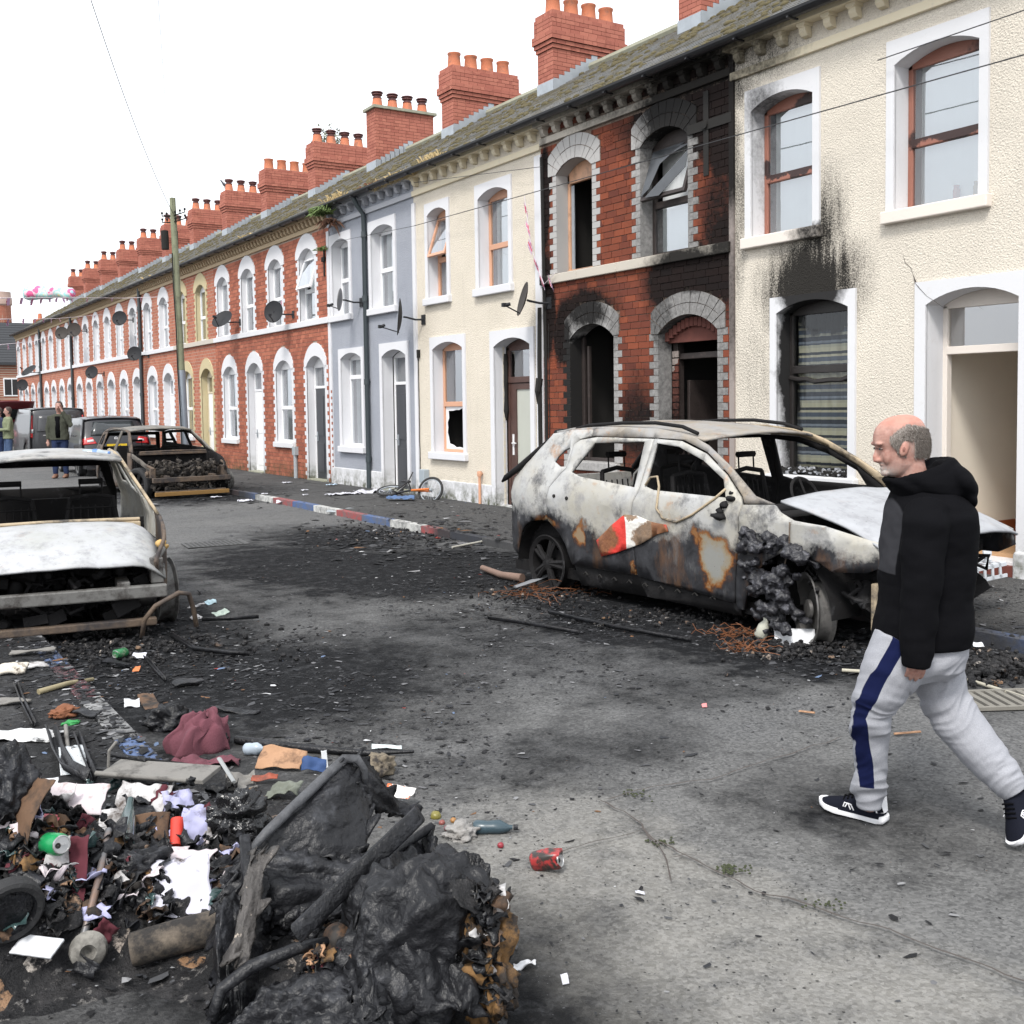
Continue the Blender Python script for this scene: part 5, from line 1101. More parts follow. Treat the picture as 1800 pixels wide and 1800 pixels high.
# darker blobs painting the shade in the ear hollows; grey hair tufts standing off the scalp, one continuous fringe round the back
eh = MB()
for s in (-1, 1): blob(eh, at(1588.5-13*(s < 0)+13*(s > 0), 788, DM)+dep*s*.0885, fwd, dep, up, .006, .0025, .011, 10, 6)
eh.build('ear_hollow_shade', M('ear_shadow_skin', (.24, .105, .08), .6, .1), man, smooth=True).data.transform(Matrix.Translation(-MAN_O))
hr = MB(); rr = random.Random(4)
def headpt(py, t):
    for (a, b_) in zip(prof[:-1], prof[1:]):
        if a[0] <= py <= b_[0]:
            q = (py-a[0])/(b_[0]-a[0]); xf, xb, hw = [lerp(a[k], b_[k], q) for k in (1, 2, 3)]
            c = at((xf+xb)/2, py, DM); return c + fwd*((xb-xf)/2/S_*math.cos(t)) + dep*(hw*math.sin(t)), (fwd*math.cos(t)*.8+dep*math.sin(t)).normalized()
    return None, None
for i in range(22000):
    t = rr.uniform(.29*PI, 1.71*PI); py = rr.uniform(742, 822); a = abs(t-PI)/PI
    top = (lerp(752, 743, a/.5) if a < .5 else lerp(743, 766, ((a-.5)/.21)**1.3))+abs(rr.gauss(0, 3)); bot = (800 if a < .42 else 797 if a < .61 else lerp(797, 770, (a-.61)/.1))+rr.gauss(0, 2)
    if .42 < a < .545 and 771 < py < 806: continue
    if not (top < py < bot): continue
    P, N_ = headpt(py, t)
    if P is None: continue
    dn = (-up*.9-fwd*.5*(.4+rr.random())+N_*.06+Vector((rr.gauss(0, .16), rr.gauss(0, .16), rr.gauss(0, .12)))).normalized(); sd_ = N_.cross(dn).normalized()*.0008; L = rr.uniform(.010, .022); P = P+N_*.0022
    hr.add([P-sd_, P+sd_, P+dn*L*.6+N_*.002+sd_*.7, P+dn*L+N_*.001, P+dn*L*.6+N_*.002-sd_*.7], [(0, 1, 2, 3, 4)], rr.randrange(3))
o = hr.build('hair', [M('grey_hair', (.27, .24, .215), .8, .2, spec=.15), M('pale_grey_hair', (.34, .31, .285), .8, .2, spec=.15), M('dark_grey_hair', (.20, .175, .155), .8, .2, spec=.15)], man, normals=False); o.data.transform(Matrix.Translation(-MAN_O))
# --- jacket
jb = MB()
jr = [(846, 1588, 1662, .09), (856, 1578, 1674, .13), (868, 1572, 1684, .165), (882, 1567, 1696, .20), (900, 1561, 1703, .225), (930, 1557, 1708, .225), (970, 1554, 1708, .205), (1010, 1551, 1707, .20), (1060, 1547, 1704, .20), (1100, 1541, 1702, .20), (1124, 1537, 1699, .20), (1131, 1536, 1698, .198)]
jb.loft([ring(at((a+b_)/2, y, DM), R0, F0, up, (b_-a)/2/S_, hd, 28, .85) for y, a, b_, hd in jr])
jb.tube([at(1632, 893, DM-.15), at(1626, 930, DM-.21), at(1619, 1030, DM-.235), at(1613, 1110, DM-.23), at(1611, 1174, DM-.225)], [.085, .090, .079, .067, .058], 18)
jb.tube([at(1612, 893, DM+.14), at(1604, 940, DM+.21), at(1596, 1030, DM+.24), at(1572, 1110, DM+.25)], [.085, .09, .075, .055], 14)
def jd(co):
    return .009*fbm((co.x*5, co.y*5, co.z*8), 3)+.004*math.sin(co.z*30+6*ns(co.x*3, co.y*3, co.z*3))*(.4+.6*abs(ns(co.x*4, co.z*4, 2)))
jk = remesh(jb, 'jacket', m_black, man, .0052, 40, jd)
hd = MB()
def tring(xa, ya, xb, yb, hdp, da=0, db=0):
    a, c = at(xa, ya, DM+da), at(xb, yb, DM+db); ax_ = (c-a); L = ax_.length/2; ax_.normalize(); return ring((a+c)/2, ax_, F0, up, L, hdp, 28, .92)
hd.loft([tring(1572, 872, 1690, 884, .12), tring(1560, 852, 1700, 872, .15), tring(1553, 845, 1700, 850, .155), tring(1553, 840, 1690, 822, .145), tring(1557, 838, 1676, 802, .128), tring(1566, 843, 1664, 800, .11), tring(1572, 856, 1650, 815, .095)])
blob(hd, at(1676, 846, DM-.02), (R0*.62-up*.78).normalized(), F0, (R0*.78+up*.62).normalized(), .105, .15, .062, 24, 16)
blob(hd, at(1692, 874, DM-.03), (R0*.45-up*.89).normalized(), F0, (R0*.89+up*.45).normalized(), .055, .12, .034, 20, 12)
remesh(hd, 'hood', m_black, man, .007, 3, lambda co: .011*math.sin(co.z*46+co.x*26-co.y*16+5*ns(co.x*6, co.y*6, co.z*6))*abs(ns(co.x*4, co.y*4, co.z*5+3))-.010*max(0, .25-abs(ns(co.x*9, co.y*9, co.z*12))))
# --- joggers
tb = MB()
tb.loft([ring(at((a+b_)/2, y, DM), R0, F0, up, (b_-a)/2/S_, hd_, 24, .9) for y, a, b_, hd_ in ((1108, 1545, 1697, .16), (1126, 1538, 1698, .17), (1150, 1527, 1697, .175), (1172, 1520, 1690, .17), (1190, 1530, 1660, .13))])
def leg(b, pts): b.tube([at(x, y, DM+d) for x, y, d, r_ in pts], [r_/S_ for x, y, d, r_ in pts], 20, flat=1.0)
leg(tb, [(1592, 1135, -.07, 58), (1566, 1180, -.07, 50), (1541, 1225, -.04, 40), (1531, 1258, -.01, 36), (1530, 1300, .03, 32), (1531, 1345, .07, 29), (1529, 1372, .09, 28), (1527, 1392, .10, 26.5), (1528, 1408, .11, 22.5), (1528, 1420, .11, 21)])
leg(tb, [(1640, 1140, .07, 55), (1650, 1190, .07, 46), (1662, 1230, .06, 42), (1680, 1262, .04, 42), (1710, 1302, .0, 40), (1742, 1340, -.04, 36), (1762, 1364, -.06, 32), (1776, 1381, -.08, 27), (1786, 1394, -.09, 23)])
def td(co):
    rel = co-Vector((0, 0, CAMZ)); d_ = rel.dot(Fv); px = 900+FPX*rel.dot(Rv)/d_; py = CY-FPX*rel.dot(Uv)/d_
    k1 = math.exp(-((py-1385)/26)**2)+.7*math.exp(-((py-1268)/34)**2)+.22
    if px > 1600: k1 = .22+.8*math.exp(-((px-1662)**2+(py-1232)**2)/2600)+.8*math.exp(-((px-1762)**2+(py-1362)**2)/800)
    q = py if px < 1600 else (py*.80+px*.60)
    fold = fbm((q*.034+1.5*ns(co.x*3, co.y*3, co.z*2), px*.006, d_*1.6), 2); crease = -abs(ns(q*.05+2*ns(co.x*5, co.y*5, co.z*4), px*.012, 3))
    return (.019*fold+.018*(crease+.25))*k1+.004*fbm((co.x*5, co.y*5, co.z*7), 3)
tr = remesh(tb, 'joggers', m_jog, man, .0048, 12, td); pass
SP_ = [(1105, 1588), (1135, 1576), (1190, 1549), (1240, 1525), (1270, 1517), (1300, 1517), (1350, 1526), (1393, 1531)]
def masked(mat, build):               # second cloth colour with a clean edge, in the figure's own space
    n = NT(mat.name+'_panelled'); D.materials.remove(n.m); n.m = mat.copy(); n.t = n.m.node_tree; n.b = n.t.nodes['Principled BSDF']; n.out = n.t.nodes['Material Output']
    p = n.obj(); a_ = n.vm('DOT_PRODUCT', p, tuple(R0)).outputs['Value']; z_ = n.n('SeparateXYZ', {0: p}).outputs[2]
    old = n.b.inputs['Base Color'].links[0].from_socket; m_, c = build(n, a_, z_); n.put(n.b.inputs['Base Color'], n.mix(m_, old, c)); return n.m
def stripe(n, a_, z_):
    Q = [(at(x, y, DM-(.17 if y < 1200 else .13 if y < 1280 else .06 if y < 1340 else .02))-MAN_O) for y, x in SP_]; z0, z1 = Q[-1].z, Q[0].z; A0, A1 = -.5, .5
    cr = n.n('ValToRGB', {0: n.ramp(z_, z0, z1)}); e = cr.color_ramp; pts = sorted(((q.z-z0)/(z1-z0), (q.dot(R0)-A0)/(A1-A0)) for q in Q)
    e.elements[0].position = 0; e.elements[0].color = (pts[0][1],)*3+(1,); e.elements[1].position = 1; e.elements[1].color = (pts[-1][1],)*3+(1,)
    for k, v in pts[1:-1]: x = e.elements.new(k); x.color = (v, v, v, 1)
    d = n.math('ABSOLUTE', n.math('SUBTRACT', a_, n.math('MULTIPLY_ADD', cr.outputs[0], A1-A0, A0)))
    nn = n.vm('DOT_PRODUCT', n.n('NewGeometry').outputs['Normal'], tuple(Fv)).outputs['Value']
    return n.math('MULTIPLY', n.math('MULTIPLY', n.ramp(d, .027, .0255), n.ramp(nn, -.1, -.2)), n.ramp(z_, z0, z0+.004)), (.007, .010, .04)
tr.data.materials[0] = masked(m_jog, stripe)
q0, q1 = at(1568, 880, DM)-MAN_O, at(1565, 1003, DM)-MAN_O
jk.data.materials[0] = masked(m_black, lambda n, a_, z_: (n.math('MULTIPLY', n.math('MULTIPLY', n.ramp(a_, q0.dot(R0)+.004, q0.dot(R0)), n.ramp(z_, q1.z-.002, q1.z+.002)), n.ramp(n.vm('DOT_PRODUCT', n.obj(), tuple(F0)).outputs['Value'], q0.dot(F0)-.125, q0.dot(F0)-.12)), (.032, .032, .036)))
# --- shoes: heel to toe sections; each with sole, heel tab and laces
def shoe(heel, toe, upv, nm):
    ax = (toe-heel); L = ax.length; ax.normalize(); sd_ = upv.cross(ax).normalized(); upv = ax.cross(sd_).normalized()
    P = lambda t, h, w: heel+ax*(L*t)+upv*h+sd_*w
    b = MB(); R_ = []
    for t, w, h in ((-.02, .020, .050), (.03, .038, .105), (.12, .043, .122), (.28, .045, .118), (.42, .047, .094), (.6, .052, .070), (.78, .052, .054), (.92, .042, .042), (.99, .020, .034)):
        R_.append([P(t, .022+(h-.022)*math.sin(q)**.8, w*math.cos(q)) for q in [PI*i/10 for i in range(11)]])
    b.loft(R_); sh = b.build('shoe', m_shoe, man, smooth=50); sh.data.transform(Matrix.Translation(-MAN_O))
    b = MB(); R_ = []
    for t, w, h0, h1 in ((-.07, .012, .016, .034), (-.03, .032, .004, .036), (.08, .040, 0, .030), (.3, .041, .0, .026), (.5, .047, 0, .026), (.7, .054, .0, .026), (.86, .050, .004, .028), (.97, .034, .012, .036), (1.02, .012, .022, .038)):
        R_.append([P(t, h0, -w), P(t, h0, w), P(t, (h0+h1)/2, w*1.05), P(t, h1, w*.98), P(t, h1, -w*.98), P(t, (h0+h1)/2, -w*1.05)])
    b.loft(R_); so_ = b.build('sole', m_sole, sh, smooth=60); so_.data.transform(Matrix.Translation(-MAN_O))
    b = MB()
    for s in (-1, 1):
        for kk in range(2):   # two curved stripes of the emblem on the side
            b.tube([P(.40+.05*kk, .036, s*.0485), P(.45+.04*kk, .058, s*.0475), P(.50+.05*kk, .060, s*.0480), P(.535+.03*kk, .042, s*.0505)], .0028, 5)
        b.box(0, 0, 0, 0, 0, 0)
    e = b.build('emblem', m_sole, sh); e.data.transform(Matrix.Translation(-MAN_O))
    b = MB(); b.loft([[P(t, h, w) for t, h, w in row] for row in ([(-.03, .05, -.022), (.02, .105, -.036), (.10, .088, -.0455), (.06, .050, -.0435)], [(-.04, .05, 0), (.0, .105, 0), (.0, .08, 0), (-.02, .05, 0)], [(-.03, .05, .022), (.02, .105, .036), (.10, .088, .0455), (.06, .050, .0435)])], caps=False); e = b.build('heel_tab', m_sole, sh, normals=False); e.data.transform(Matrix.Translation(-MAN_O))
    b = MB()
    for k in range(4): t = .40+.065*k; h = lerp(.104, .074, k/3); b.tube([P(t, h-.012, -.03), P(t+.02, h, 0), P(t, h-.012, .03)], .004, 5)
    e = b.build('lace', m_black, sh); e.data.transform(Matrix.Translation(-MAN_O))
h0 = gnd(1553, 1446, 0); t0_ = gnd(1437, 1417, 0)
t0_ = h0 + (t0_-h0).normalized()*.285
shoe(h0, t0_+Vector((0, 0, .012)), Vector((0, 0, 1)), 'a')
ht = gnd(1790, 1490, .015); shoe(at(1812, 1395, DM-.05), ht, (at(1765, 1425, DM-.12)-at(1795, 1432, DM-.10)).normalized(), 'b')

# --- figures in the distance
def figure(label, px, foot, d, hpx, coat, trou, skin, hair, facing=0, pose='phone', jl=.52):
    """px/foot: where the feet stand; d: distance; hpx: height in photograph pixels"""
    o = at(px, foot, d); H = hpx*d/1900; k = H/1.75; o.z = max(0, o.z)
    t = thing('person', o, label, 'person'); t.rotation_euler.z = facing; t.scale = (k, k, k)
    X, Y, Z = Vector((1, 0, 0)), Vector((0, 1, 0)), Vector((0, 0, 1)); V = Vector
    b = MB()
    b.loft([ring(V((-.005, 0, z)), X, Y, Z, ra, rb, 14) for z, ra, rb in ((1.50, .03, .03), (1.515, .06, .055), (1.56, .082, .068), (1.62, .096, .074), (1.68, .096, .074), (1.72, .078, .062), (1.75, .035, .03))])
    b.tube([V((.09, 0, 1.63)), V((.112, 0, 1.60)), V((.09, 0, 1.585))], [.012, .016, .01], 8)
    for s in (-1, 1): blob(b, V((-.01, s*.075, 1.62)), X, Y, Z, .02, .01, .03, 8, 6)
    b.tube([V((-.01, 0, 1.54)), V((-.02, 0, 1.40))], [.055, .065], 10)
    b.loft([ring(V((0, 0, z)), X, Y, Z, ra, rb, 14) for z, ra, rb in ((1.44, .08, .14), (1.3, .11, .18), (1.1, .1, .15), (.92, .11, .16), (.84, .1, .15))])
    hands = {'phone': (V((.02, -.26, .86)), V((.12, .10, 1.56))), 'read': (V((.32, -.06, 1.10)), V((.32, .07, 1.10)))}[pose]
    elbows = {'phone': (V((-.03, -.27, 1.13)), V((.12, .30, 1.20))), 'read': (V((.02, -.26, 1.10)), V((.02, .26, 1.10)))}[pose]
    for s, hd_, el in ((-1, hands[0], elbows[0]), (1, hands[1], elbows[1])):
        b.tube([V((-.02, s*.18, 1.41)), el, hd_], [.055, .042, .03], 8); dr = (hd_-el).normalized()
        sd_ = dr.cross(Z).normalized(); b.loft([ring(hd_+dr*q, sd_, dr.cross(sd_), dr, ra, rb, 8) for q, ra, rb in ((0, .028, .02), (.05, .04, .018), (.08, .038, .015))])
        for f in range(4): p = hd_+dr*.075+sd_*(.018*(f-1.5)); b.tube([p, p+dr*.035, p+dr*.055+dr.cross(sd_)*.02], [.009, .009, .007], 6)
        p = hd_+dr*.02+sd_*.03; b.tube([p, p+dr*.04+sd_*.02], [.011, .008], 6)
    for s, st in ((-1, .06), (1, -.05)): b.tube([V((0, s*.09, .9)), V((st*.6+.02, s*.1, .48)), V((st, s*.1, .08))], [.09, .06, .045], 10)
    remesh_local(b, 'body', skin, t, .014, 2)
    b = MB(); b.loft([ring(V((0, 0, z)), X, Y, Z, ra, rb, 16) for z, ra, rb in ((1.48, .07, .10), (1.44, .11, .19), (1.3, .145, .225), (1.1, .14, .20), (.92, .15, .21), (.92-(jl-.52), .155, .215))])
    for s, hd_, el in ((-1, hands[0], elbows[0]), (1, hands[1], elbows[1])): b.tube([V((-.02, s*.19, 1.42)), el, lerp(el, hd_, .9)], [.075, .062, .048], 10)
    remesh_local(b, 'jacket', coat, t, .016, 3, .012)
    b = MB(); b.loft([ring(V((0, 0, z)), X, Y, Z, ra, rb, 14) for z, ra, rb in ((1.0, .12, .17), (.9, .125, .18), (.82, .12, .17))])
    for s, st in ((-1, .06), (1, -.05)): b.tube([V((0, s*.09, .88)), V((st*.6+.02, s*.1, .48)), V((st, s*.1, .1))], [.1, .075, .06], 12)
    remesh_local(b, 'trousers', trou, t, .016, 3, .01)
    for s, st in ((-1, .06), (1, -.05)): b = MB(); b.loft([ring(V((st+x, s*.1, z)), Y, Z, X, w, h_, 10) for x, z, w, h_ in ((-.09, .05, .02, .03), (-.05, .06, .045, .06), (.05, .055, .05, .05), (.15, .035, .045, .03), (.19, .03, .02, .015))]); b.build('shoe', m_fshoe, t, smooth=True)
    b = MB(); b.loft([ring(V((-.022, 0, z)), X, Y, Z, ra, rb, 14) for z, ra, rb in ((1.56, .07, .068), (1.62, .09, .079), (1.68, .1, .08), (1.73, .085, .068), (1.765, .04, .035))]); b.build('hair', hair, t, smooth=True)
    return t
def remesh_local(b, name, m, parent, vox, sm, amp=0):
    o = remesh(b, name, m, None, vox, sm, (lambda c: amp*fbm((c.x*8, c.y*8, c.z*6), 3)) if amp else None); o.parent = parent; return o
n, col, p = skinmat(); m_skin2 = n.fin(col, .55)
m_fshoe = M('brown_leather_boot', (.16, .08, .05), .6, .2); m_dhair = M('dark_cropped_hair', (.05, .035, .03), .8, .3, 30)
m_jean = clothmat('dark_blue_denim', (.022, .032, .07)); m_olive = clothmat('olive_jacket', (.055, .058, .045)); m_khaki = clothmat('khaki_green_anorak', (.17, .19, .12)); m_nvy = clothmat('navy_jacket', (.03, .035, .06))
pf = figure('man in olive jacket and jeans holding a phone to his ear in the road', 108, 845, 28.6, 134, m_olive, m_jean, m_skin2, m_dhair, math.radians(-118), 'phone', .56)
b = MB(); b.box(-.006, .006, -.035, .035, -.07, .07, 0, 0, Matrix.Translation((.11, .135, 1.60)) @ Matrix.Rotation(-1.2, 4, 'Z') @ Matrix.Rotation(.2, 4, 'X')); ph = b.build('mobile_phone', m_tyre, None); 
ph.location = pf.location; ph.rotation_euler = pf.rotation_euler; ph.scale = pf.scale; tag(ph, 'black mobile phone held to the ear of the man in the road', 'phone')
b = MB(); b.loft([ring(Vector((.13-.0*z, 0, z)), Vector((1, 0, 0)), Vector((0, 1, 0)), Vector((0, 0, 1)), .022, .055, 10) for z in (.93, 1.2, 1.42)]); b.build('jumper', m_black, pf, smooth=True)
figure('man in khaki green anorak standing beside the red car with the open boot', 17, 822, 33.5, 106, m_khaki, clothmat('blue_denim', (.06, .09, .16)), m_skin2, m_dhair, math.radians(180), 'read', .60)
figure('person in navy jacket at the far left edge behind the man in the anorak', 1, 822, 34.5, 104, m_nvy, m_jean, m_skin2, m_dhair, math.radians(200), 'read', .52)
# ------------------------------------------------------------------ parked vehicles down the street
def gloss(name, c, rough=.18, metal=.0): 
    n = NT(name); n.b.inputs['Coat Weight'].default_value = .6; n.b.inputs['Coat Roughness'].default_value = .05
    return n.fin(c, rough+.2, metal, None, .4)
m_vblack = gloss('black_car_paint', (.010, .010, .013)); m_vgrey = gloss('dark_grey_van_paint', (.035, .036, .04)); m_vred = gloss('dark_red_car_paint', (.12, .012, .018))
m_vglass = gloss('tinted_car_glass', (.02, .024, .026), .05); m_lred = gloss('red_lamp_lens', (.40, .012, .015)); m_lclr = gloss('clear_lamp_lens', (.55, .55, .56)); m_trim = M('black_car_trim', (.02, .02, .022), .6, .15); m_plate = M('yellow_number_plate', (.62, .42, .02), .4, .03); m_ink = M('black_lettering', (.012, .012, .012), .6, 0.0)
def text(s, size, m, parent, mat, name='lettering', depth=.002):
    cu_ = D.curves.new(name, 'FONT'); cu_.body = s; cu_.size = size; cu_.extrude = depth; cu_.align_x = 'CENTER'; cu_.align_y = 'CENTER'; cu_.resolution_u = 3
    o = D.objects.new(name, cu_); COL.objects.link(o); dg = bpy.context.evaluated_depsgraph_get(); me = D.meshes.new_from_object(o.evaluated_get(dg)); D.objects.remove(o)
    me.materials.clear(); me.materials.append(m); o = D.objects.new(name, me); COL.objects.link(o); o.parent = parent; o.matrix_local = mat; return o
def parked(name, label, cat, loc, heading, m, L, hw, H, rear, side, glass, plate, extra=None, van=False):
    """x runs forward from the tail; rear = [(z, x)] tail profile; side = lower outline; glass = side windows"""
    h = thing(name, loc, label, cat, None, heading)
    def rx(z):
        for a, b_ in zip(rear[:-1], rear[1:]):
            if a[0] <= z <= b_[0]: return lerp(a[1], b_[1], (z-a[0])/(b_[0]-a[0]))
        return rear[-1][1]
    wi = lambda z: (max(0, z-.95)*(.10 if van else .26))+max(0, .45-z)*.15
    S = lambda s, off=0: (lambda x, z: Vector((x, s*(hw-wi(z)-off-max(0, (x-L+.8)/.8)**2*.15), z)))
    R = lambda off=0: (lambda y, z: Vector((rx(z)+.11*(abs(y)/hw)**4-off, y*(1-wi(z)/hw), z)))
    for s in (1, -1):
        polymesh(side, [], .25, S(s), m, 'body_side', h, .02)
        for gl in glass: polymesh(gl, [], .3, S(s, -.006), m_vglass, 'side_window', h, .006)
        for wx in (.85, L-.85): wheel(h, (wx, s*(hw-.12), .33), .245, .19, 5, m_zinc, m_tyre, (0, 0, 0 if s < 0 else PI))
    ztop = rear[-1][0]
    polymesh([(-hw+.015, rear[0][0]), (hw-.015, rear[0][0]), (hw-.015, ztop), (-hw+.015, ztop)], [], .14, R(), m, 'tailgate', h, .03)
    xs = [p for p in side if p[1] > ztop-.12]; x1 = max(p[0] for p in xs)
    b = MB(); b.grid(lambda u, v: Vector((lerp(rx(ztop), x1, u), (v*2-1)*(hw-wi(ztop)-.01), ztop+.045*(1-(v*2-1)**2)+(H-ztop-.045)*math.sin(PI*min(1, u*1.1+.05)))), 14, 12); b.build('roof', m, h, smooth=True, thick=.02)
    zb = .98 if not van else 1.0
    b = MB(); b.grid(lambda u, v: Vector((lerp(x1, L-1.15, u), (v*2-1)*lerp(hw-wi(ztop), hw-.08, u), lerp(ztop, zb, u)+.03*(1-(v*2-1)**2))), 8, 8); b.build('windscreen', m_vglass, h, smooth=True, thick=.01)
    b = MB(); b.grid(lambda u, v: Vector((lerp(L-1.15, L, u), (v*2-1)*(hw-.08-.15*u*u), lerp(zb, .62, u*u)+.04*(1-(v*2-1)**2))), 10, 8); b.build('bonnet', m, h, smooth=True, thick=.02)
    b = MB(); b.box(L-.14, L-.04, -hw+.25, hw-.25, .25, .62); b.box(.1, L-.2, -hw+.1, hw-.1, .22, .4); b.build('underbody', m_trim, h)
    polymesh([(-hw+.03, .33), (hw-.03, .33), (hw-.03, .50), (-hw+.03, .50)], [], .2, R(.035), m_trim, 'rear_bumper', h, .05)
    if plate:
        p = MB(); p.box(-.012, 0, -.26, .26, -.055, .055); po = p.build('number_plate', m_plate, h); zc = plate[1]; po.location = (rx(zc)-.025, plate[2] if len(plate) > 2 else 0, zc)
        text(plate[0], .085, m_ink, po, Matrix(((0, 0, -1, -.013), (-1, 0, 0, 0), (0, 1, 0, 0), (0, 0, 0, 1))))
    if extra: extra(h, R, rx)
    return h
def suv_extra(h, R, rx):
    polymesh([(-.66, 1.10), (.66, 1.10), (.60, 1.47), (-.60, 1.47)], [], .2, R(.02), m_vglass, 'rear_window', h, .01)
    for s in (-1, 1):
        polymesh([(s*.50, .90), (s*.86, .86), (s*.87, 1.02), (s*.62, 1.06)], [], .12, R(.03), m_lred, 'tail_light', h, .02)
        polymesh([(s*.56, .95), (s*.74, .93), (s*.74, .985), (s*.60, 1.01)], [], .12, R(.045), m_lclr, 'reversing_light', h, .01)
    b = MB(); b.tube([(rx(1.13)-.05, -.05, 1.12), (rx(1.17)-.05, .12, 1.15), (rx(1.17)-.045, .34, 1.16)], .014, 6); b.build('rear_wiper', m_trim, h)
    b = MB(); T = Matrix.Translation((rx(1.02)-.03, 0, 1.02)) @ Matrix.Rotation(PI/2, 4, 'Y'); b.lathe([(.032, -.004), (.045, 0), (.032, .004)], 16, T, caps=False); b.box(-.004, .004, -.05, .05, -.01, .01, 0, 0, Matrix.Translation((rx(1.02)-.032, 0, 1.02))); b.build('badge', m_lclr, h)
    b = MB(); b.tube([(.75, 0, 1.62), (.65, 0, 1.85)], .006, 5); b.build('aerial', m_trim, h)
def on(x, y, z=0): return Vector((x, y, z))
suv_side = [(.06, .34), (-.0, .5), (-.0, .75), (.06, .98), (.22, 1.15), (.48, 1.52), (.9, 1.57), (2.1, 1.56), (3.15, .98), (4.1, .84), (4.28, .6), (4.25, .3)]+[(3.45+.39*math.cos(t), .33+.39*math.sin(t)) for t in [PI*i/7 for i in range(8)]]+[(.85+.39*math.cos(t), .33+.39*math.sin(t)) for t in [PI*i/7 for i in range(8)]]
parked('parked_suv', 'black SUV parked behind the rusty burnt hatchback, seen from its tail', 'car', on(6.60, 30.2), PI/2, m_vblack, 4.3, .89, 1.63, [(.34, .04), (.5, -.02), (.78, 0), (1.0, .09), (1.12, .15), (1.52, .46)], suv_side, [[(.40, 1.12), (.62, 1.45), (.9, 1.49), (.9, 1.08)], [(.96, 1.07), (.96, 1.49), (2.05, 1.48), (2.75, 1.05)]], ('VUI 9', .82), suv_extra)
def van_extra(h, R, rx):
    for s in (-1, 1):
        polymesh([(s*.09, 1.06), (s*.70, 1.06), (s*.68, 1.62), (s*.09, 1.62)], [], .2, R(.016), m_vgrey, 'door_panel', h, .02)
        polymesh([(s*.82, .86), (s*.90, .86), (s*.90, 1.62), (s*.86, 1.62)], [], .12, R(.03), m_lred, 'tail_light', h, .02); polymesh([(s*.81, 1.02), (s*.89, 1.02), (s*.89, 1.15), (s*.81, 1.15)], [], .12, R(.042), m_lclr, 'reversing_light', h, .01)
    b = MB(); b.box(rx(1.2)-.012, rx(1.2)+.02, -.008, .008, .55, 1.75); b.build('door_seam', m_dark, h); b = MB(); b.box(rx(.95)-.02, rx(.95), .1, .5, .935, .955); b.build('badge', m_lclr, h)
    b = MB(); b.box(rx(.45)-.06, rx(.45)-.04, .35, .62, .42, .47); b.build('reflector', m_lred, h)
van_side = [(.05, .34), (0, .5), (0, 1.2), (.06, 1.7), (.14, 1.82), (2.6, 1.84), (3.2, 1.35), (3.6, 1.08), (4.3, .92), (4.42, .6), (4.4, .3)]+[(3.57+.38*math.cos(t), .33+.38*math.sin(t)) for t in [PI*i/7 for i in range(8)]]+[(.85+.38*math.cos(t), .33+.38*math.sin(t)) for t in [PI*i/7 for i in range(8)]]
parked('panel_van', 'dark grey panel van parked between the black SUV and the red car', 'van', on(6.75, 39.6), math.radians(91), m_vgrey, 4.42, .92, 1.9, [(.34, .03), (.5, -.01), (1.2, 0), (1.7, .05), (1.82, .12)], van_side, [[(2.3, 1.15), (2.3, 1.66), (2.75, 1.66), (3.15, 1.15)]], ('BVZ 3401', .84, .05), van_extra, True)
def red_extra(h, R, rx):
    polymesh([(-.62, .55), (.62, .55), (.66, 1.36), (-.66, 1.36)], [], .2, R(.035), m_dark, 'boot_opening_shade', h, .01)  # dark sheet over the tailgate stands in for the shade inside the boot
    g = MB(); g.grid(lambda u, v: Vector((.42-.95*u, (v*2-1)*.74, 1.48+.78*u-.12*u*u+.03*(1-(v*2-1)**2))), 8, 8); lid = g.build('open_tailgate', m_vred, h, smooth=True, thick=.03)
    g = MB(); g.grid(lambda u, v: Vector((.30-.42*u, (v*2-1)*.56, 1.475+.40*u-.03*u*u)), 4, 4); g.build('rear_window', m_vglass, lid, thick=.006)
    for s in (-1, 1): b = MB(); b.tube([(.25, s*.66, 1.2), (-.2, s*.66, 1.55)], .014, 5); b.build('gas_strut', m_trim, h)
    for s in (-1, 1): polymesh([(s*.70, .80), (s*.86, .80), (s*.86, 1.1), (s*.74, 1.1)], [], .12, R(.045), m_lred, 'tail_light', h, .02)
    b = MB(); lumps(b, [(.0, -.3, .72), (.05, .0, .75), (.0, .3, .7), (.1, .1, .95)], .16, 6); b.build('boot_luggage', M('pale_boot_contents', (.35, .36, .36), .8, .5, 9), h, smooth=True)
red_side = [(.06, .34), (-.0, .5), (-.0, .8), (.05, 1.0), (.2, 1.3), (.42, 1.45), (1.6, 1.48), (2.7, .95), (3.7, .82), (3.85, .6), (3.85, .3)]+[(3.0+.38*math.cos(t), .33+.38*math.sin(t)) for t in [PI*i/7 for i in range(8)]]+[(.85+.38*math.cos(t), .33+.38*math.sin(t)) for t in [PI*i/7 for i in range(8)]]
parked('parked_hatchback', 'dark red hatchback with its tailgate raised beyond the grey van', 'car', on(6.05, 45.2), math.radians(91), m_vred, 3.85, .86, 1.5, [(.34, .04), (.5, -.02), (.8, 0), (1.0, .06), (1.45, .4)], red_side, [[(.4, 1.02), (.55, 1.38), (1.5, 1.4), (2.2, 1.0)]], None, red_extra)

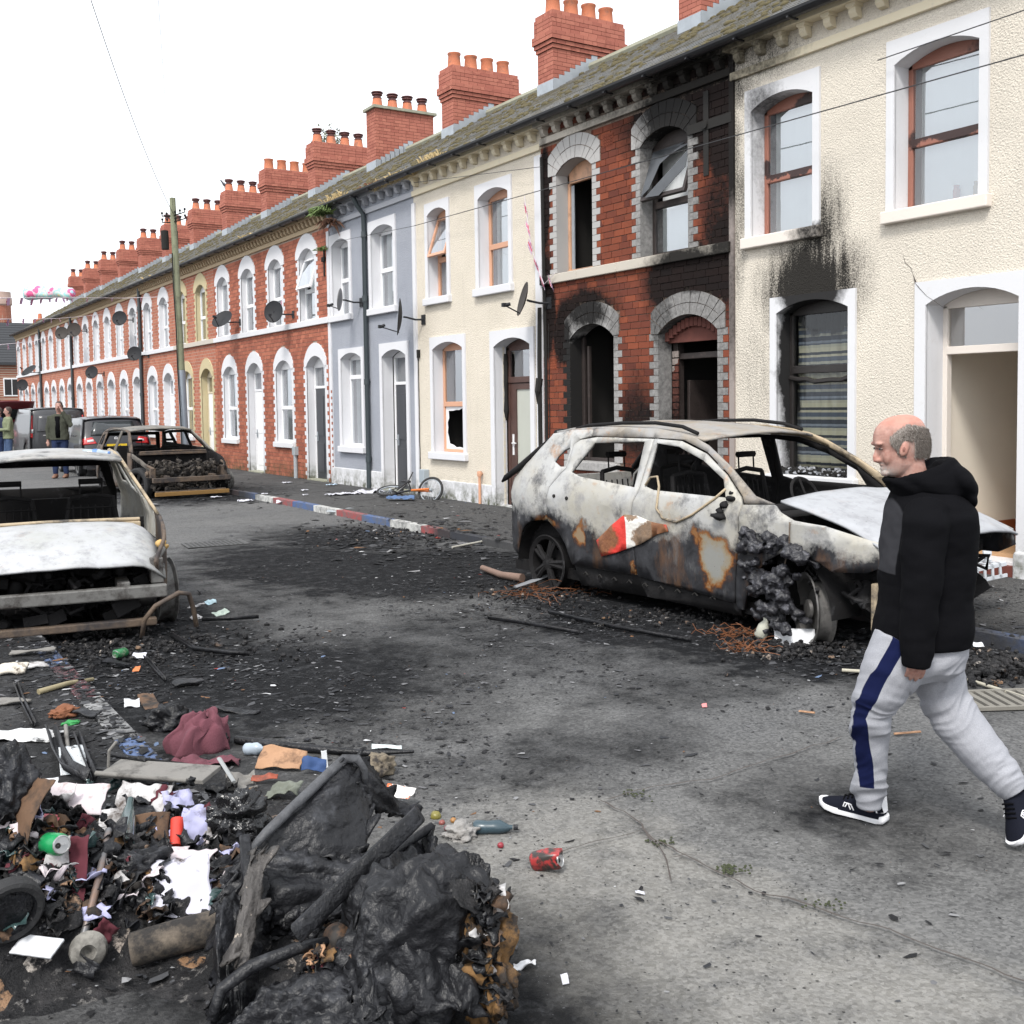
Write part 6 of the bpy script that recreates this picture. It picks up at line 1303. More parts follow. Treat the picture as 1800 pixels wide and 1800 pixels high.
# ------------------------------------------------------------------ dishes, pole, cables, bunting, end of the street
m_dish = M('dark_grey_dish', (.022, .023, .026), .6, .3, 6, spec=.2); m_dishp = M('pale_grey_dish', (.24, .235, .235), .5, .1, 6); m_dishb = M('brown_grey_dish', (.045, .039, .035), .6, .3, 4, spec=.2)
def dish(px, py, X, R_, m, label, face=(-.75, -.62, .25), side=1, sq=1.0, arm=True):
    c = fac(px, py, X); R_ *= .86; h = thing('satellite_dish', c, label, 'dish', 'satellite dishes on the house fronts')
    n_ = Vector(face).normalized(); T = n_.to_track_quat('Z', 'Y').to_matrix().to_4x4()
    b = MB(); k = 8; b.lathe([(max(.002, R_*i/k), .18*R_*(i/k)**2) for i in range(k+1)]+[(R_*1.02, .18*R_+.004)], 28, T @ Matrix.Diagonal((sq, 1, 1, 1)), caps=False); b.build('reflector', m, h, smooth=50, thick=.006)
    dn = (T @ Vector((0, -1, 0))); e = n_*R_*1.15+dn*R_*.62
    if arm:
        b = MB(); b.tube([dn*R_*.85+n_*.1*R_, e], .011, 6); b.build('feed_arm', m_dish, h)
        b = MB(); b.tube([e-n_*.02, e+(-n_*.9-dn*.4)*.10], [.030, .026], 8); b.box(-.03, .03, -.03, .03, -.03, .03, 0, 0, Matrix.Translation(e)); b.build('feed_horn', m_dish, h)
    w = Vector((FX-c.x+.0, side*.14, -.05)); b = MB(); b.tube([-n_*.02, -n_*.08+Vector((0, 0, .0)), w*.6+Vector((0, 0, -.02)), w], .018, 7); b.box(w.x-.02, w.x, w.y-.07, w.y+.07, w.z-.09, w.z+.09); b.build('wall_bracket', m_dish, h)
    return h
dish(924, 527, 9.18, .31, m_dishb, 'brown dish edge on beside the burnt house, above the yellow house door', (-.62, .25, .18), -1)
dish(707, 557, 9.15, .40, m_dish, 'large dark dish above the grey house door, seen nearly edge on', (-.50, .26, .05), -1)
dish(601, 527, 9.15, .27, m_dishp, 'pale dish on the grey house beside its dark drainpipe', (-.70, .50, .10), -1)
dish(482, 549, 9.1, .31, m_dish, 'round dark dish between the two upper windows of the nearest red brick house', (-.62, -.74, .22), -1, .85)
dish(392, 563, 9.1, .34, m_dish, 'dark dish tipped skyward above the white door of the second red house', (-.62, -.42, .62), -1)
for px, py, X, R_, lab, fc in ((211, 560, 9.1, .43, 'dark dish just left of the tall drainpipe under the eaves', (-.55, -.8, .2)), (237, 622, 9.1, .40, 'dark dish half way up the wall right of the tall drainpipe', (-.55, -.8, .2)), (131, 580, 9.05, .48, 'right hand one of the paired dishes under the eaves', (-.55, -.8, .15)), (109, 586, 9.05, .46, 'left hand one of the paired dishes under the eaves', (-.5, -.82, .25)), (162, 655, 9.1, .42, 'dark dish above the row of white doors, over the dark van roof', (-.6, -.75, .25)), (52, 653, 9.0, .66, 'wide dark dish near the far end of the terrace', (-.6, -.3, .75)), (40, 677, 9.0, .50, 'lowest dark dish at the far end of the terrace', (-.55, -.8, .15))): dish(px, py, X, R_*.72, m_dish if px not in (131, 109) else m_dishb, lab, fc, -1)
# telegraph pole with its steel foot
m_pole = M('weathered_pole_wood', (.19, .20, .13), .9, .25, 4, .5, 30, dirt=(.10, .10, .07)); PB = on(7.35, 26.3, .1)
t = thing('telegraph_pole', PB, 'leaning wooden telegraph pole with grey steel foot on the pavement', 'pole')
tilt = lambda z: Vector((-.12*z/6.6, .06*z/6.6, z))
b = MB(); b.tube([tilt(z) for z in (2.4, 3.5, 5, 6.2, 6.72)], [.088, .085, .08, .075, .072], 12); b.build('pole_shaft', m_pole, t, smooth=40)
b = MB(); b.tube([tilt(z) for z in (0, 1.2, 2.62)], [.10, .098, .095], 14); b.build('steel_foot', M('galvanised_steel', (.25, .28, .32), .4, .15, 5, metal=.4), t, smooth=40)
b = MB(); b.tube([tilt(5.5)+Vector((-.2, .1, 0)), tilt(5.95)+Vector((-.2, .1, 0))], [.09, .09], 12); b.box(.12, .24, -.07, .07, 5.5, 5.95, 0, 0, Matrix.Translation((-.25, .14, 0))); b.build('cable_closure', m_dark, t, bevel=.01)
b = MB()
for k, z in ((0, 6.15), (1, 6.3)):
    for s in (-1, 1):
        for q in range(3): p = tilt(z)+Vector((-.1*q*s*.8, s*(.16+.12*q), .02*q)); b.tube([tilt(z), p, p+Vector((0, 0, .06))], .014, 5); b.lathe([(.025, 0), (.03, .03), (.015, .05)], 7, Matrix.Translation(p+Vector((0, 0, .05))))
b.build('cable_bracket', m_dark, t)
b = MB(); b.tube([tilt(z)+Vector((-.1, -.09+.03*math.sin(z*3), 0)) for z in (.4, 1.5, 2.7, 3.6, 4.6, 5.4)], .016, 5); b.build('riser_cable', m_dark, t)
top = PB+tilt(6.35)
m_wire = M('overhead_wire', (.03, .03, .032), .6, .1)
def cable(a, c, sag, label, r=.007, n_=18): 
    b = MB(); a, c = Vector(a), Vector(c); b.tube([a.lerp(c, i/n_)+Vector((0, 0, -sag*4*(i/n_)*(1-i/n_))) for i in range(n_+1)], r, 5); return tag(b.build('overhead_cable', m_wire), label, 'cable', 'overhead cables')
P = lambda px, py, X: fac(px, py, X)
cable(P(1800, 96, 9.2), P(728, 397, 9.35), .0, 'long cable slanting down across the cream and burnt house fronts', .007)
cable(P(952, 293, 9.4), P(728, 321, 9.4), .0, 'thin cable along the top of the yellow house wall', .005)
cable(P(1800, 18, 9.3), P(1543, 106, 9.42), .0, 'short cable running to the wall beside the upper right window', .006)
cable(P(728, 397, 9.35), P(590, 425, 9.4), .0, 'cable hung across the grey house between its upper windows', .005)
cable(top, at(150, -30, 17), .25, 'cable rising from the pole up and out of the picture', .007); cable(top, (-6, 32, 7.2), .3, 'cable running from the pole leftward across the street', .004)
cable(top, (2.2, 9, 11), .35, 'cable passing high overhead from the pole towards the viewer', .004)
def flagmat(name, cols, scale=9, dim=3.0):
    n = NT(name); p = n.obj(); v = n.noise(p, dim, 3, .5); cr = n.n('ValToRGB', {0: n.ramp(v, .3, .7)}); e = cr.color_ramp; e.interpolation = 'CONSTANT'
    e.elements[0].color = (*cols[0], 1); e.elements[1].position = .99; e.elements[1].color = (*cols[-1], 1)
    for i, c in enumerate(cols[1:-1]): x = e.elements.new((i+1)/len(cols)); x.color = (*c, 1)
    return n.fin(cr.outputs[0], .7)
m_jack = [M('bunting_red', (.50, .06, .12), .8), M('bunting_white', (.66, .60, .64), .8), M('bunting_blue', (.42, .24, .40), .8)]
def bunting(pts, n_, label, size=.26):
    pts = [Vector(p) for p in pts]; seg = [0]
    for a, c in zip(pts[:-1], pts[1:]): seg.append(seg[-1]+(c-a).length)
    def pos(s):
        for i in range(len(pts)-1):
            if s <= seg[i+1]+1e-6: return pts[i].lerp(pts[i+1], (s-seg[i])/(seg[i+1]-seg[i]))
        return pts[-1]
    h = thing('bunting', pts[0], label, 'bunting', 'strings of flags'); o = pts[0]
    b = MB(); b.tube([p-o for p in pts], .006, 5); b.build('bunting_string', m_jack[1], h)
    d = (pts[-1]-pts[0]).normalized(); r = random.Random(n_)
    for i in range(n_):
        p = pos(seg[-1]*(i+.5)/n_)-o; q = d; dn = Vector((r.uniform(-.3, .3), r.uniform(-.3, .3), -1)).normalized(); s = size*r.uniform(.75, 1.1); b = MB()
        f = lambda u, v, k=0: tuple(p+q*(u*s)+dn*(v*s)+Vector((.05*math.sin(u*7+i), .05*math.cos(v*6+i), 0))*s+Vector((-.004*k, -.004*k, 0)))
        for (u0, u1, v0, v1, mi, k) in ((-.5, .5, 0, .66, 2, 0), (-.10, .10, 0, .66, 0, 3), (-.5, .5, .25, .42, 0, 3), (-.16, -.10, 0, .66, 1, 2), (.10, .16, 0, .66, 1, 2), (-.5, .5, .2, .25, 1, 2), (-.5, .5, .42, .47, 1, 2)): b.add([f(u0, v0, k), f(u1, v0, k), f(u1, v1, k), f(u0, v1, k)], [(0, 1, 2, 3)], mi)
        for s1, s2 in ((1, 1), (1, -1)): b.add([f(-.5, .33-.33*s2, 1), f(-.42, .33-.33*s2, 1), f(.5, .33+.33*s2, 1), f(.42, .33+.33*s2, 1)], [(0, 1, 2, 3)], 1)
        b.build('bunting_flag', m_jack, h, normals=False)
bunting([P(922, 345, 9.3), P(929, 400, 9.35), P(935, 438, 9.35), P(945, 470, 9.4), P(956, 500, 9.4), P(975, 480, 9.42)], 6, 'tangled string of small union flags hanging beside the burnt house', .2)
bunting([P(278, 522, 8.6), P(215, 524, 8.0), P(130, 523, 6.0), P(0, 524, 2.0)], 12, 'upper string of small flags across the street near the balloon', .19)
bunting([P(180, 553, 8.8), P(100, 560, 6.0), P(0, 561, 2.5)], 8, 'second string of small flags across the street below the balloon', .18)
bunting([P(85, 590, 9.0), P(60, 600, 6.5), P(0, 606, 3.0)], 6, 'lowest string of small flags across the far end of the street', .2)
cB = at(86, 514, 34); b = MB(); b.loft([ring(cB+R0*x*1.62+Vector((0, 0, .02*math.sin(x*9)-.10*x*x-.02*x)), F0, Vector((0, 0, 1)), R0, .20*w, .22*w, 16) for x, w in ((-.5, .25), (-.46, .75), (-.38, 1.0), (-.2, 1.12), (0, 1.08), (.15, .95), (.27, .70), (.36, .72), (.44, .80), (.48, .66), (.5, .35))])
for i in range(len(b.v)): v = Vector(b.v[i]); k = .045*fbm((v.x*2.2, v.y*2.2, v.z*3), 3); b.v[i] = tuple(v+Vector((0, 0, k*2))+R0*k)
tag(b.build('foil_balloon', flagmat('pink_and_pastel_foil', [(.62, .08, .18), (.66, .34, .42), (.68, .62, .40), (.40, .64, .62), (.62, .64, .62), (.30, .60, .58), (.66, .46, .52), (.60, .10, .24), (.34, .50, .62)], 3, 1.9), None, True), 'pink and turquoise crumpled foil balloon hanging above the street', 'balloon')
# end of the street: a brick house facing us, a tall works chimney
m_tile = M('dark_roof_tiles', (.028, .03, .034), .8, .3, 8); m_endb = wallmat('end_house_brick', (.28, .085, .052), (.22, .065, .042), kind='bricktex')
e = thing('end_house', on(9.0, 92, 0), 'brick house with dark tiled roof closing the far end of the street', 'house')
b = MB(); b.box(-9, 7.5, 0, 7, -.3, 5.6); b.build('wall', m_endb, e)
b = MB(); 
for i in range(16): z0 = 5.5+i*.21; y0 = -.4+i*.26; b.add([(-9.4, y0, z0), (7.9, y0, z0), (7.9, y0+.27, z0+.19), (-9.4, y0+.27, z0+.19)], [(0, 1, 2, 3)]); b.add([(-9.4, y0+.27, z0+.19), (7.9, y0+.27, z0+.19), (7.9, y0+.26, z0+.21), (-9.4, y0+.26, z0+.21)], [(0, 1, 2, 3)])
b.box(-9.4, 7.9, -.42, -.38, 5.3, 5.52); rf = b.build('roof', m_tile, e, normals=False)
b = MB(); b.box(5.6, 6.6, 2.6, 3.4, 7.0, 9.1); b.build('chimney', m_endb, rf); b = MB(); b.lathe([(.18, 0), (.14, .5)], 10, Matrix.Translation((6.1, 3, 9.1))); b.build('chimney_pot', m_pot, rf)
for x in (-4.6, 3.4):
    b = MB(); b.box(x-.6, x+.6, -.05, .05, 2.9, 4.3); w = b.build('window', m_pvc, e); piece('pane', m_vglass, x-.52, x-.03, -.06, -.04, 2.98, 4.2, w); piece('pane', m_vglass, x+.03, x+.52, -.06, -.04, 2.98, 4.2, w)
for x in (-2.8, 1.2):
    b = MB(); b.box(x-1.0, x+1.0, -.06, .04, 0, 2.1); d = b.build('door', m_pvc, e)
    for k in (-.55, 0, .55): piece('door_pane', m_vglass, x+k-.14, x+k+.14, -.075, -.055, .9, 1.9, d)
b = MB(); b.prism([(-1.9, 2.2), (1.2, 3.7), (4.3, 2.2), (4.3, 2.05), (1.2, 3.5), (-1.9, 2.05)], lambda a, c, hh: (a-1.2, hh, c), -1.2, 0); b.build('porch_roof', m_tile, e); b = MB(); b.prism([(-1.6, 2.2), (1.2, 3.5), (4.0, 2.2)], lambda a, c, hh: (a-1.2, hh, c), -1.0, -.3); b.build('porch_gable', m_endb, e)
cpos = at(5, 640, 150); tw = thing('works_chimney', on(cpos.x, cpos.y, 0), 'tall round brick works chimney beyond the far roofs', 'chimney')
b = MB(); b.lathe([(1.75, -1), (1.35, 14.5), (1.32, 16.2)], 24); b.build('shaft', m_endb, tw, smooth=40); b = MB(); b.lathe([(1.32, 16.2), (1.5, 16.4), (1.5, 17.1), (1.38, 17.4), (1.36, 18.1), (1.1, 18.1)], 24); b.build('chimney_cap', M('pale_brick_cap', (.36, .26, .22), .9), tw, smooth=40)
# weeds and dry grass in the gutters, a bird and a bush on the stacks
def tuft(px, py, X, n_, L, m, label, sx=.3, nm='grass_tuft', up_=.6):
    c = fac(px, py, X); b = MB(); r = random.Random(int(px))
    for i in range(n_):
        p = Vector((r.uniform(-.08, .1), r.uniform(-sx, sx), r.uniform(-.02, .04))); d = Vector((r.uniform(-.9, .5), r.gauss(0, .6), up_+r.random()*.5)).normalized(); l = L*r.uniform(.5, 1.1); w = Vector((0, .006, 0)) if nm == 'grass_tuft' else Vector((0, .02, .01)); q = p+d*l*.6; e = p+d*l+Vector((0, 0, -.35*l))
        b.add([p-w, p+w, q+w*.8, e, q-w*.8], [(0, 1, 2, 3, 4)])
    o = b.build(nm, m, None, normals=False); o.location = c; return tag(o, label, 'plant')
tuft(690, 322, 9.3, 420, .26, m_straw, 'long tuft of dry straw grass in the gutter over the grey house', .95)
tuft(655, 332, 9.3, 160, .2, M('russet_weed', (.22, .09, .05), .9, .4, 9), 'russet weeds in the gutter above the dark drainpipe', .5); tuft(590, 352, 9.3, 120, .22, m_straw, 'small dry tuft in the gutter at the left of the grey house', .45)
tuft(760, 284, 9.3, 150, .22, m_straw, 'dry grass tuft in the gutter over the yellow house', .4); tuft(432, 422, 9.3, 130, .24, m_straw, 'dry grass tuft in the gutter of the second red house', .5); tuft(265, 494, 9.3, 90, .3, m_straw, 'dry tuft in the gutter left of the pole', .6)
tuft(567, 376, 9.2, 130, .34, m_green, 'green ferns sprouting from the gutter between the red and grey houses', .3, 'fern', .1); tuft(578, 388, 9.3, 60, .3, M('brown_fern', (.16, .08, .05), .9, .4, 9), 'brown withered fern hanging under the gutter', .2, 'fern', -.6); tuft(569, 440, 9.45, 40, .18, m_green, 'small green weed on the wall beside the upper window of the nearest red house', .1, 'fern', .1)
P_ = at(581, 262, 34.5); b = MB(); r = random.Random(8)
for i in range(420): d = Vector((r.gauss(0, .22), r.gauss(0, .22), abs(r.gauss(.1, .3)))); q = Vector((r.gauss(0, .04), r.gauss(0, .04), r.gauss(0, .03))); s2 = Vector((.03, 0, .01)); b.add([d-s2, d+q, d+s2, d-q+Vector((0, 0, .03))], [(0, 1, 2, 3)])
b.tube([(0, 0, -.25), (.05, 0, .1), (.15, .05, .35)], .02, 5); o = b.build('buddleia_bush', M('grey_green_leaf', (.14, .15, .10), .85, .5, 9), None, normals=False); o.location = P_; tag(o, 'bushy weed growing out of a chimney pot', 'plant')
P_ = at(395, 327, 40); b = MB(); b.loft([ring(Vector((x, 0, z)), Vector((0, 1, 0)), Vector((0, 0, 1)), Vector((1, 0, 0)), r_, r_, 10) for x, z, r_ in ((-.26, -.03, .012), (-.13, .0, .035), (-.05, .03, .06), (.05, .06, .06), (.10, .11, .04), (.14, .16, .036), (.18, .17, .025), (.22, .16, .006))]); b.tube([(.0, .02, -.0), (.01, .02, -.1)], .008, 5); b.tube([(.0, -.02, -.0), (.01, -.02, -.1)], .008, 5)
o = b.build('pigeon', M('pigeon_grey', (.13, .13, .15), .8, .3, 12), None, True); o.location = P_; o.rotation_euler.z = math.radians(200); tag(o, 'small grey bird perched on a chimney pot', 'bird')
# ------------------------------------------------------------------ rubbish, wreckage, bicycle
def hfun(x, y):
    z = .1 if x < XL else 0.0
    for (cx, cy, rx, ry, h_) in ((.12, 4.05, .62, .50, .26), (.55, 3.75, .42, .36, .20), (-.25, 3.75, .35, .32, .16), (1.25, 3.35, .40, .42, .10), (1.2, 4.5, .45, .30, .07)):
        q = ((x-cx)/rx)**2+((y-cy)/ry)**2; z += h_*math.exp(-q*q*.8)
    return z
def hit(px, py):
    d = ray(px, py); t = 2.2
    while t < 60:
        p = Vector((0, 0, CAMZ))+d*t
        if p.z <= hfun(p.x, p.y): return p
        t += .01
    return p
def ashmat():
    n = NT('charred_rubbish'); p = n.pos(); a = n.noise(p, 9, 7, .75); b_ = n.noise(p, 26, 5, .7); v = n.vor(p, 17, out=1)
    col = n.mix(n.ramp(a, .46, .7), (.009, .009, .010), (.045, .043, .044)); col = n.mix(n.ramp(b_, .58, .72), col, (.19, .18, .17))
    sc_ = n.n('SeparateColor', {0: v}); col = n.mix(n.math('MULTIPLY', n.ramp(sc_.outputs[0], .94, .97), n.ramp(b_, .45, .55)), col, n.mix(sc_.outputs[1], (.20, .10, .04), (.36, .33, .30)))
    return n.fin(col, n.ramp(b_, .35, .65, .35, .9), 0, n.bump(n.math('ADD', a, n.math('MULTIPLY', b_, .6)), .9, .03), .25)
m_ash = ashmat()
b = MB(); b.grid(lambda u, v: (lambda x, y: Vector((x, y, hfun(x, y)-.012+(.055*fbm((x*7, y*7, 2), 4)+.02*abs(ns(x*22, y*22, 1)))*min(1, max(0, (hfun(x, y)-(.1 if x < XL else 0))*14)))))(lerp(-.95, 1.75, u), lerp(2.95, 6.7, v)), 150, 190)
tag(b.build('charred_heap', m_ash, None, True), 'low heap of charred rubbish and ash over the left pavement edge', 'rubbish heap', None, 'stuff')
# loose chips, flakes and splinters: nobody could count them
def chipmat():
    n = NT('debris_chips'); a = n.n('Attribute', attribute_name='tint').outputs['Fac']; cr = n.n('ValToRGB', {0: a}); e = cr.color_ramp; e.interpolation = 'CONSTANT'
    cols = [(0, (.010, .010, .011)), (.46, (.022, .023, .026)), (.68, (.055, .056, .06)), (.82, (.11, .11, .115)), (.90, (.19, .19, .195)), (.955, (.42, .42, .43)), (.972, (.13, .065, .03)), (.988, (.10, .14, .22)), (.994, (.30, .05, .04))]
    e.elements[0].color = (*cols[0][1], 1); e.elements[1].position = cols[1][0]; e.elements[1].color = (*cols[1][1], 1)
    for ps, c in cols[2:]: x = e.elements.new(ps); x.color = (*c, 1)
    return n.fin(cr.outputs[0], .75, 0, None, .25)
chips = MB(); rr = random.Random(77)
def scatter(n_, cx, cy, rx, ry, s0, s1, hue=0.0, thick=.4):
    for i in range(n_):
        x, y = cx+rx*rr.gauss(0, .5), cy+ry*rr.gauss(0, .5)
        if y < 1.2 or x > FX-.1 or x < -1.2: continue
        z = hfun(x, y)+(.1 if x > XR else 0); s = s0*(s1/s0)**(rr.random()**2.6); a = rr.random()*6.3; el = rr.uniform(1, 3.6); t = rr.random()
        if hue and t > .87 and rr.random() > hue: t = rr.random()*.8
        c_, s_ = math.cos(a), math.sin(a); V = []
        for (u, w) in ((-1, -.4), (-.2, -.9), (1, -.3), (.7, .7), (-.6, .8)): u *= el*s*rr.uniform(.6, 1.2)*.7; w *= s*rr.uniform(.5, 1.2); V.append((x+u*c_-w*s_, y+u*s_+w*c_, z+.002+s*thick*rr.random()))
        V.append((x, y, z+s*thick*rr.uniform(.4, 1.5))); chips.add(V, [(0, 1, 5), (1, 2, 5), (2, 3, 5), (3, 4, 5), (4, 0, 5)], 0, .001+t*.998)
scatter(6500, 4.0, 7.0, 5.5, 7.0, .003, .016, .4); scatter(6500, 5.4, 7.6, 1.7, 3.2, .003, .022, .4); scatter(6500, 1.5, 7.6, 2.0, 2.0, .003, .024, .7); scatter(2200, 6.6, 13.0, 1.3, 2.6, .008, .06, .4)
scatter(2600, .5, 4.2, 1.2, 1.2, .004, .022, .8); scatter(800, 1.9, 4.2, .6, .8, .003, .018, .9); scatter(2000, 6.5, 5.0, 1.0, 1.0, .005, .035, .4); scatter(1400, 2.4, 5.4, 1.3, 1.3, .003, .02, .5); scatter(900, 8.6, 15.5, 1.0, 4.0, .006, .03, .8); scatter(1200, 8.4, 5.6, 1.2, 1.2, .004, .02, .5); scatter(900, 6.2, 22, 2.0, 3.0, .01, .06, .3); scatter(1600, 3.2, 2.9, 2.4, 1.4, .0015, .005, .5, .6)
for k_ in range(9): scatter(260, 1.27, 4.4+.55*k_, .25, .5, .004, .03, .6)
for k_ in range(26): q_ = (rr.uniform(2.2, 6.5), rr.uniform(5, 12)); scatter(110, *q_, rr.uniform(.12, .4), rr.uniform(.15, .6), .003, .022, .4)
tag(chips.build('debris_chips', chipmat(), None, False, False), 'burnt chips, flakes and splinters strewn over the road and pavements', 'debris', None, 'stuff')
# ---- pieces one can point to
PAPER = M('white_paper', (.50, .50, .55), .8, .08, 5); PINKP = M('pinkish_paper', (.52, .46, .48), .8, .12, 6, dirt=(.16, .10, .07), dscale=9, dthr=(.56, .72)); SCORP = M('scorched_paper', (.42, .41, .41), .85, .12, 6, dirt=(.05, .036, .028), dscale=8, dthr=(.46, .62)); LAV = M('lavender_cloth', (.34, .34, .50), .85, .12, 9, dirt=(.08, .07, .08), dscale=8, dthr=(.58, .7))
MAROON = M('maroon_cloth', (.12, .038, .052), .95, .3, 7, .5, 120); DARKRED = M('dark_red_cloth', (.075, .012, .02), .9, .3, 7); BROWNS = M('singed_brown_card', (.10, .055, .03), .85, .5, 7, .4, 30, dirt=(.015, .012, .01), dscale=5, dthr=(.45, .6)); RIMG = M('ash_grey_plastic', (.075, .077, .083), .55, .35, 6, .7, 30, dirt=(.02, .02, .022), dscale=6, dthr=(.5, .68), spec=.3); TANC = M('tan_cardboard', (.33, .19, .11), .9, .25, 9, .5, 40, dirt=(.06, .03, .018), dscale=8, dthr=(.5, .7)); BPL = M('melted_black_plastic', (.007, .0072, .0085), .42, .5, 6, 1.0, 34, dirt=(.026, .027, .032), dscale=6, dthr=(.5, .72), spec=.3); BPLG = M('greyed_black_plastic', (.011, .0113, .0132), .46, .5, 5, 1.0, 28, dirt=(.062, .064, .072), dscale=7, dthr=(.54, .74), spec=.3); GREYM = M('dusty_grey_board', (.17, .162, .15), .85, .25, 5, .4, 40, dirt=(.03, .027, .025), dscale=6, dthr=(.5, .68)); STEEL = M('sooty_rod_steel', (.14, .14, .145), .45, .5, 6, metal=.4, dirt=(.20, .10, .05)); WPL = M('white_plastic_board', (.54, .55, .57), .5, .08, 5, dirt=(.10, .08, .07), dscale=5, dthr=(.66, .78)); REDP = M('bright_red_plastic', (.48, .035, .02), .45, .15, 6); BLUEP = M('blue_plastic', (.05, .14, .36), .4, .2); TURQ = M('turquoise_foil', (.04, .36, .26), .5, .2, 9); OCHRE = M('charred_ochre_stuff', (.17, .09, .03), .85, .6, 8, .6, 30, dirt=(.02, .015, .012), dscale=7, dthr=(.48, .6)); GLASSB = M('smoky_bottle', (.03, .055, .055), .15, .4, 8); CLEARB = M('clear_bottle_plastic', (.30, .35, .40), .12, .15, 9); ALU = M('can_aluminium', (.42, .42, .42), .3, .15, metal=.7); GREENC = M('green_can_paint', (.01, .22, .07), .3, .1)
def sheet_item(nm, label, cat, px, py, w, l, tilt, rot, m, amp=.03, frq=6, lift=.02, group=None, thick=.003, edge=.15, seed=None):
    """a crumpled sheet lying on whatever is under it; tilt 0 lies flat, 90 stands up"""
    c = hit(px, py); s = seed if seed is not None else px*.13+py*.7; b = MB(); Tm = Matrix.Rotation(math.radians(rot)-YAW, 4, 'Z') @ Matrix.Rotation(math.radians(tilt), 4, 'X')
    def f(u, v):
        a, q = (u-.5)*w, (v-.5)*l; k = 1-edge*abs(ns(u*3+s, v*3, s)); return Tm @ Vector((a*k, q*(1-edge*abs(ns(u*3, v*3+s, 2))), amp*fbm((a*frq+s, q*frq, s), 3)+amp*.5*ns(a*frq*2, q*frq*2+s, 5)))
    b.grid(f, 22, 22); o = b.build(nm, m, None, True, thick=thick); o.location = c+Vector((0, 0, lift)); return tag(o, label, cat, group)
def tube_item(nm, label, cat, pts, r, m, group=None, n_=9, flat=1.0, parent=None):
    b = MB(); o_ = Vector(pts[0]); b.tube([Vector(p)-o_ for p in pts], r, n_, flat=flat); o = b.build(nm, m, None, 45); o.location = o_; return tag(o, label, cat, group)
def lump_item(nm, label, cat, c, r, m, sq=(1, 1, 1), amp=.45, frq=1.6, seed=1, group=None, sub=4):
    bm = bmesh.new(); bmesh.ops.create_icosphere(bm, subdivisions=sub, radius=1)
    for v in bm.verts: k = 1+amp*fbm(v.co*frq+Vector((seed*3.7, 0, 0)), 5)-amp*.4*abs(ns(*(v.co*frq*2.5)))
    for v in bm.verts:
        k = 1+amp*fbm(v.co*frq+Vector((seed*3.7, seed, 0)), 5)-amp*.5*abs(ns(*(v.co*frq*2.2+Vector((seed, 0, 0))))); v.co = Vector((v.co.x*sq[0], v.co.y*sq[1], v.co.z*sq[2]))*k*r
    me = D.meshes.new(nm); bm.to_mesh(me); bm.free(); me.materials.append(m); me.polygons.foreach_set('use_smooth', [True]*len(me.polygons)); o = D.objects.new(nm, me); COL.objects.link(o); o.location = c; return tag(o, label, cat, group)
def can_item(label, px, py, axis, m, crushed=0.0, r=.033, L=.115, lift=.03, nm='drink_can'):
    c = hit(px, py)+Vector((0, 0, lift)); T = Vector(axis).to_track_quat('Z', 'Y').to_matrix().to_4x4(); t = thing(nm, c, label, 'can')
    b = MB(); b.lathe([(r*.75, 0), (r, .012), (r, L*.5), (r, L-.014), (r*.80, L-.003), (r*.82, L)], 22, T)
    if crushed: b.v = [tuple(Vector(p)*(1+crushed*ns(p[0]*30, p[1]*30, p[2]*30))) for p in b.v]
    b.build('can_body', m, t, 45); b = MB(); b.lathe([(r*.84, L-.001), (r*.82, L+.004), (r*.76, L+.0045), (r*.72, L+.001), (.001, L+.001)], 22, T, caps=False); b.tube([T @ Vector((-.004, 0, L+.003)), T @ Vector((.012, 0, L+.003))], .006, 6, flat=.3); e = b.build('can_end', ALU, t, 45)
    b = MB(); b.lathe([(.001, L+.0022), (.009, L+.002)], 12, T @ Matrix.Translation((-.012, 0, 0)), caps=False); b.build('can_opening', m_dark, e); return t
# the melted wheelie bin in the foreground
bc = gnd(650, 1790, .05); bin_ = thing('melted_wheelie_bin', (bc.x, bc.y, 0), 'melted black wheelie bin slumped in the foreground, its flap pointing up', 'bin')
def loc_(v): return Vector(v)-bin_.location
def patch(nm, P00, P10, P01, P11, m, amp, frq, bulge, seed, nu=46, nv=46, thick=.008, rag=.05):
    b = MB()
    def f(u, v):
        e = rag*ns(u*4+seed, v*4, seed); u2 = min(1.05, max(-.05, u+e*(v*(1-v)*4 > .0))); p = P00.lerp(P10, u).lerp(P01.lerp(P11, u), v); nn = (P10-P00).cross(P01-P00).normalized()
        if nn.dot(F0) > 0: nn = -nn
        k = bulge*math.sin(PI*u)*math.sin(PI*v)+amp*fbm((u*frq+seed, v*frq, seed), 5)+amp*.9*abs(ns(u*frq*.7, v*frq*.7+seed, 3))
        ed = rag*fbm((u*5+seed, v*5, 9), 3)*(1 if min(u, v, 1-u, 1-v) < .03 else 0); return loc_(p+nn*k+Vector((0, 0, ed))+R0*ed)
    b.grid(f, nu, nv); return b.build(nm, m, bin_, True, thick=thick)
A = at
patch('bin_lid', A(425, 1500, 3.42), A(640, 1530, 3.50), A(604, 1332, 3.74), A(655, 1395, 3.80), BPLG, .022, 2.2, .05, 2, 56, 56); patch('bin_lid', A(368, 1610, 3.28), A(540, 1660, 3.34), A(430, 1490, 3.42), A(640, 1520, 3.48), BPLG, .03, 2.4, .04, 3)
patch('lid_edge', A(600, 1345, 3.70), A(640, 1420, 3.74), A(632, 1330, 3.86), A(735, 1440, 3.95), BPL, .02, 3, .02, 5, 30, 30)
patch('bin_side', A(372, 1590, 3.28), A(470, 1530, 3.36), A(380, 1795, 2.98), A(455, 1800, 3.04), BPL, .05, 3, .06, 7)
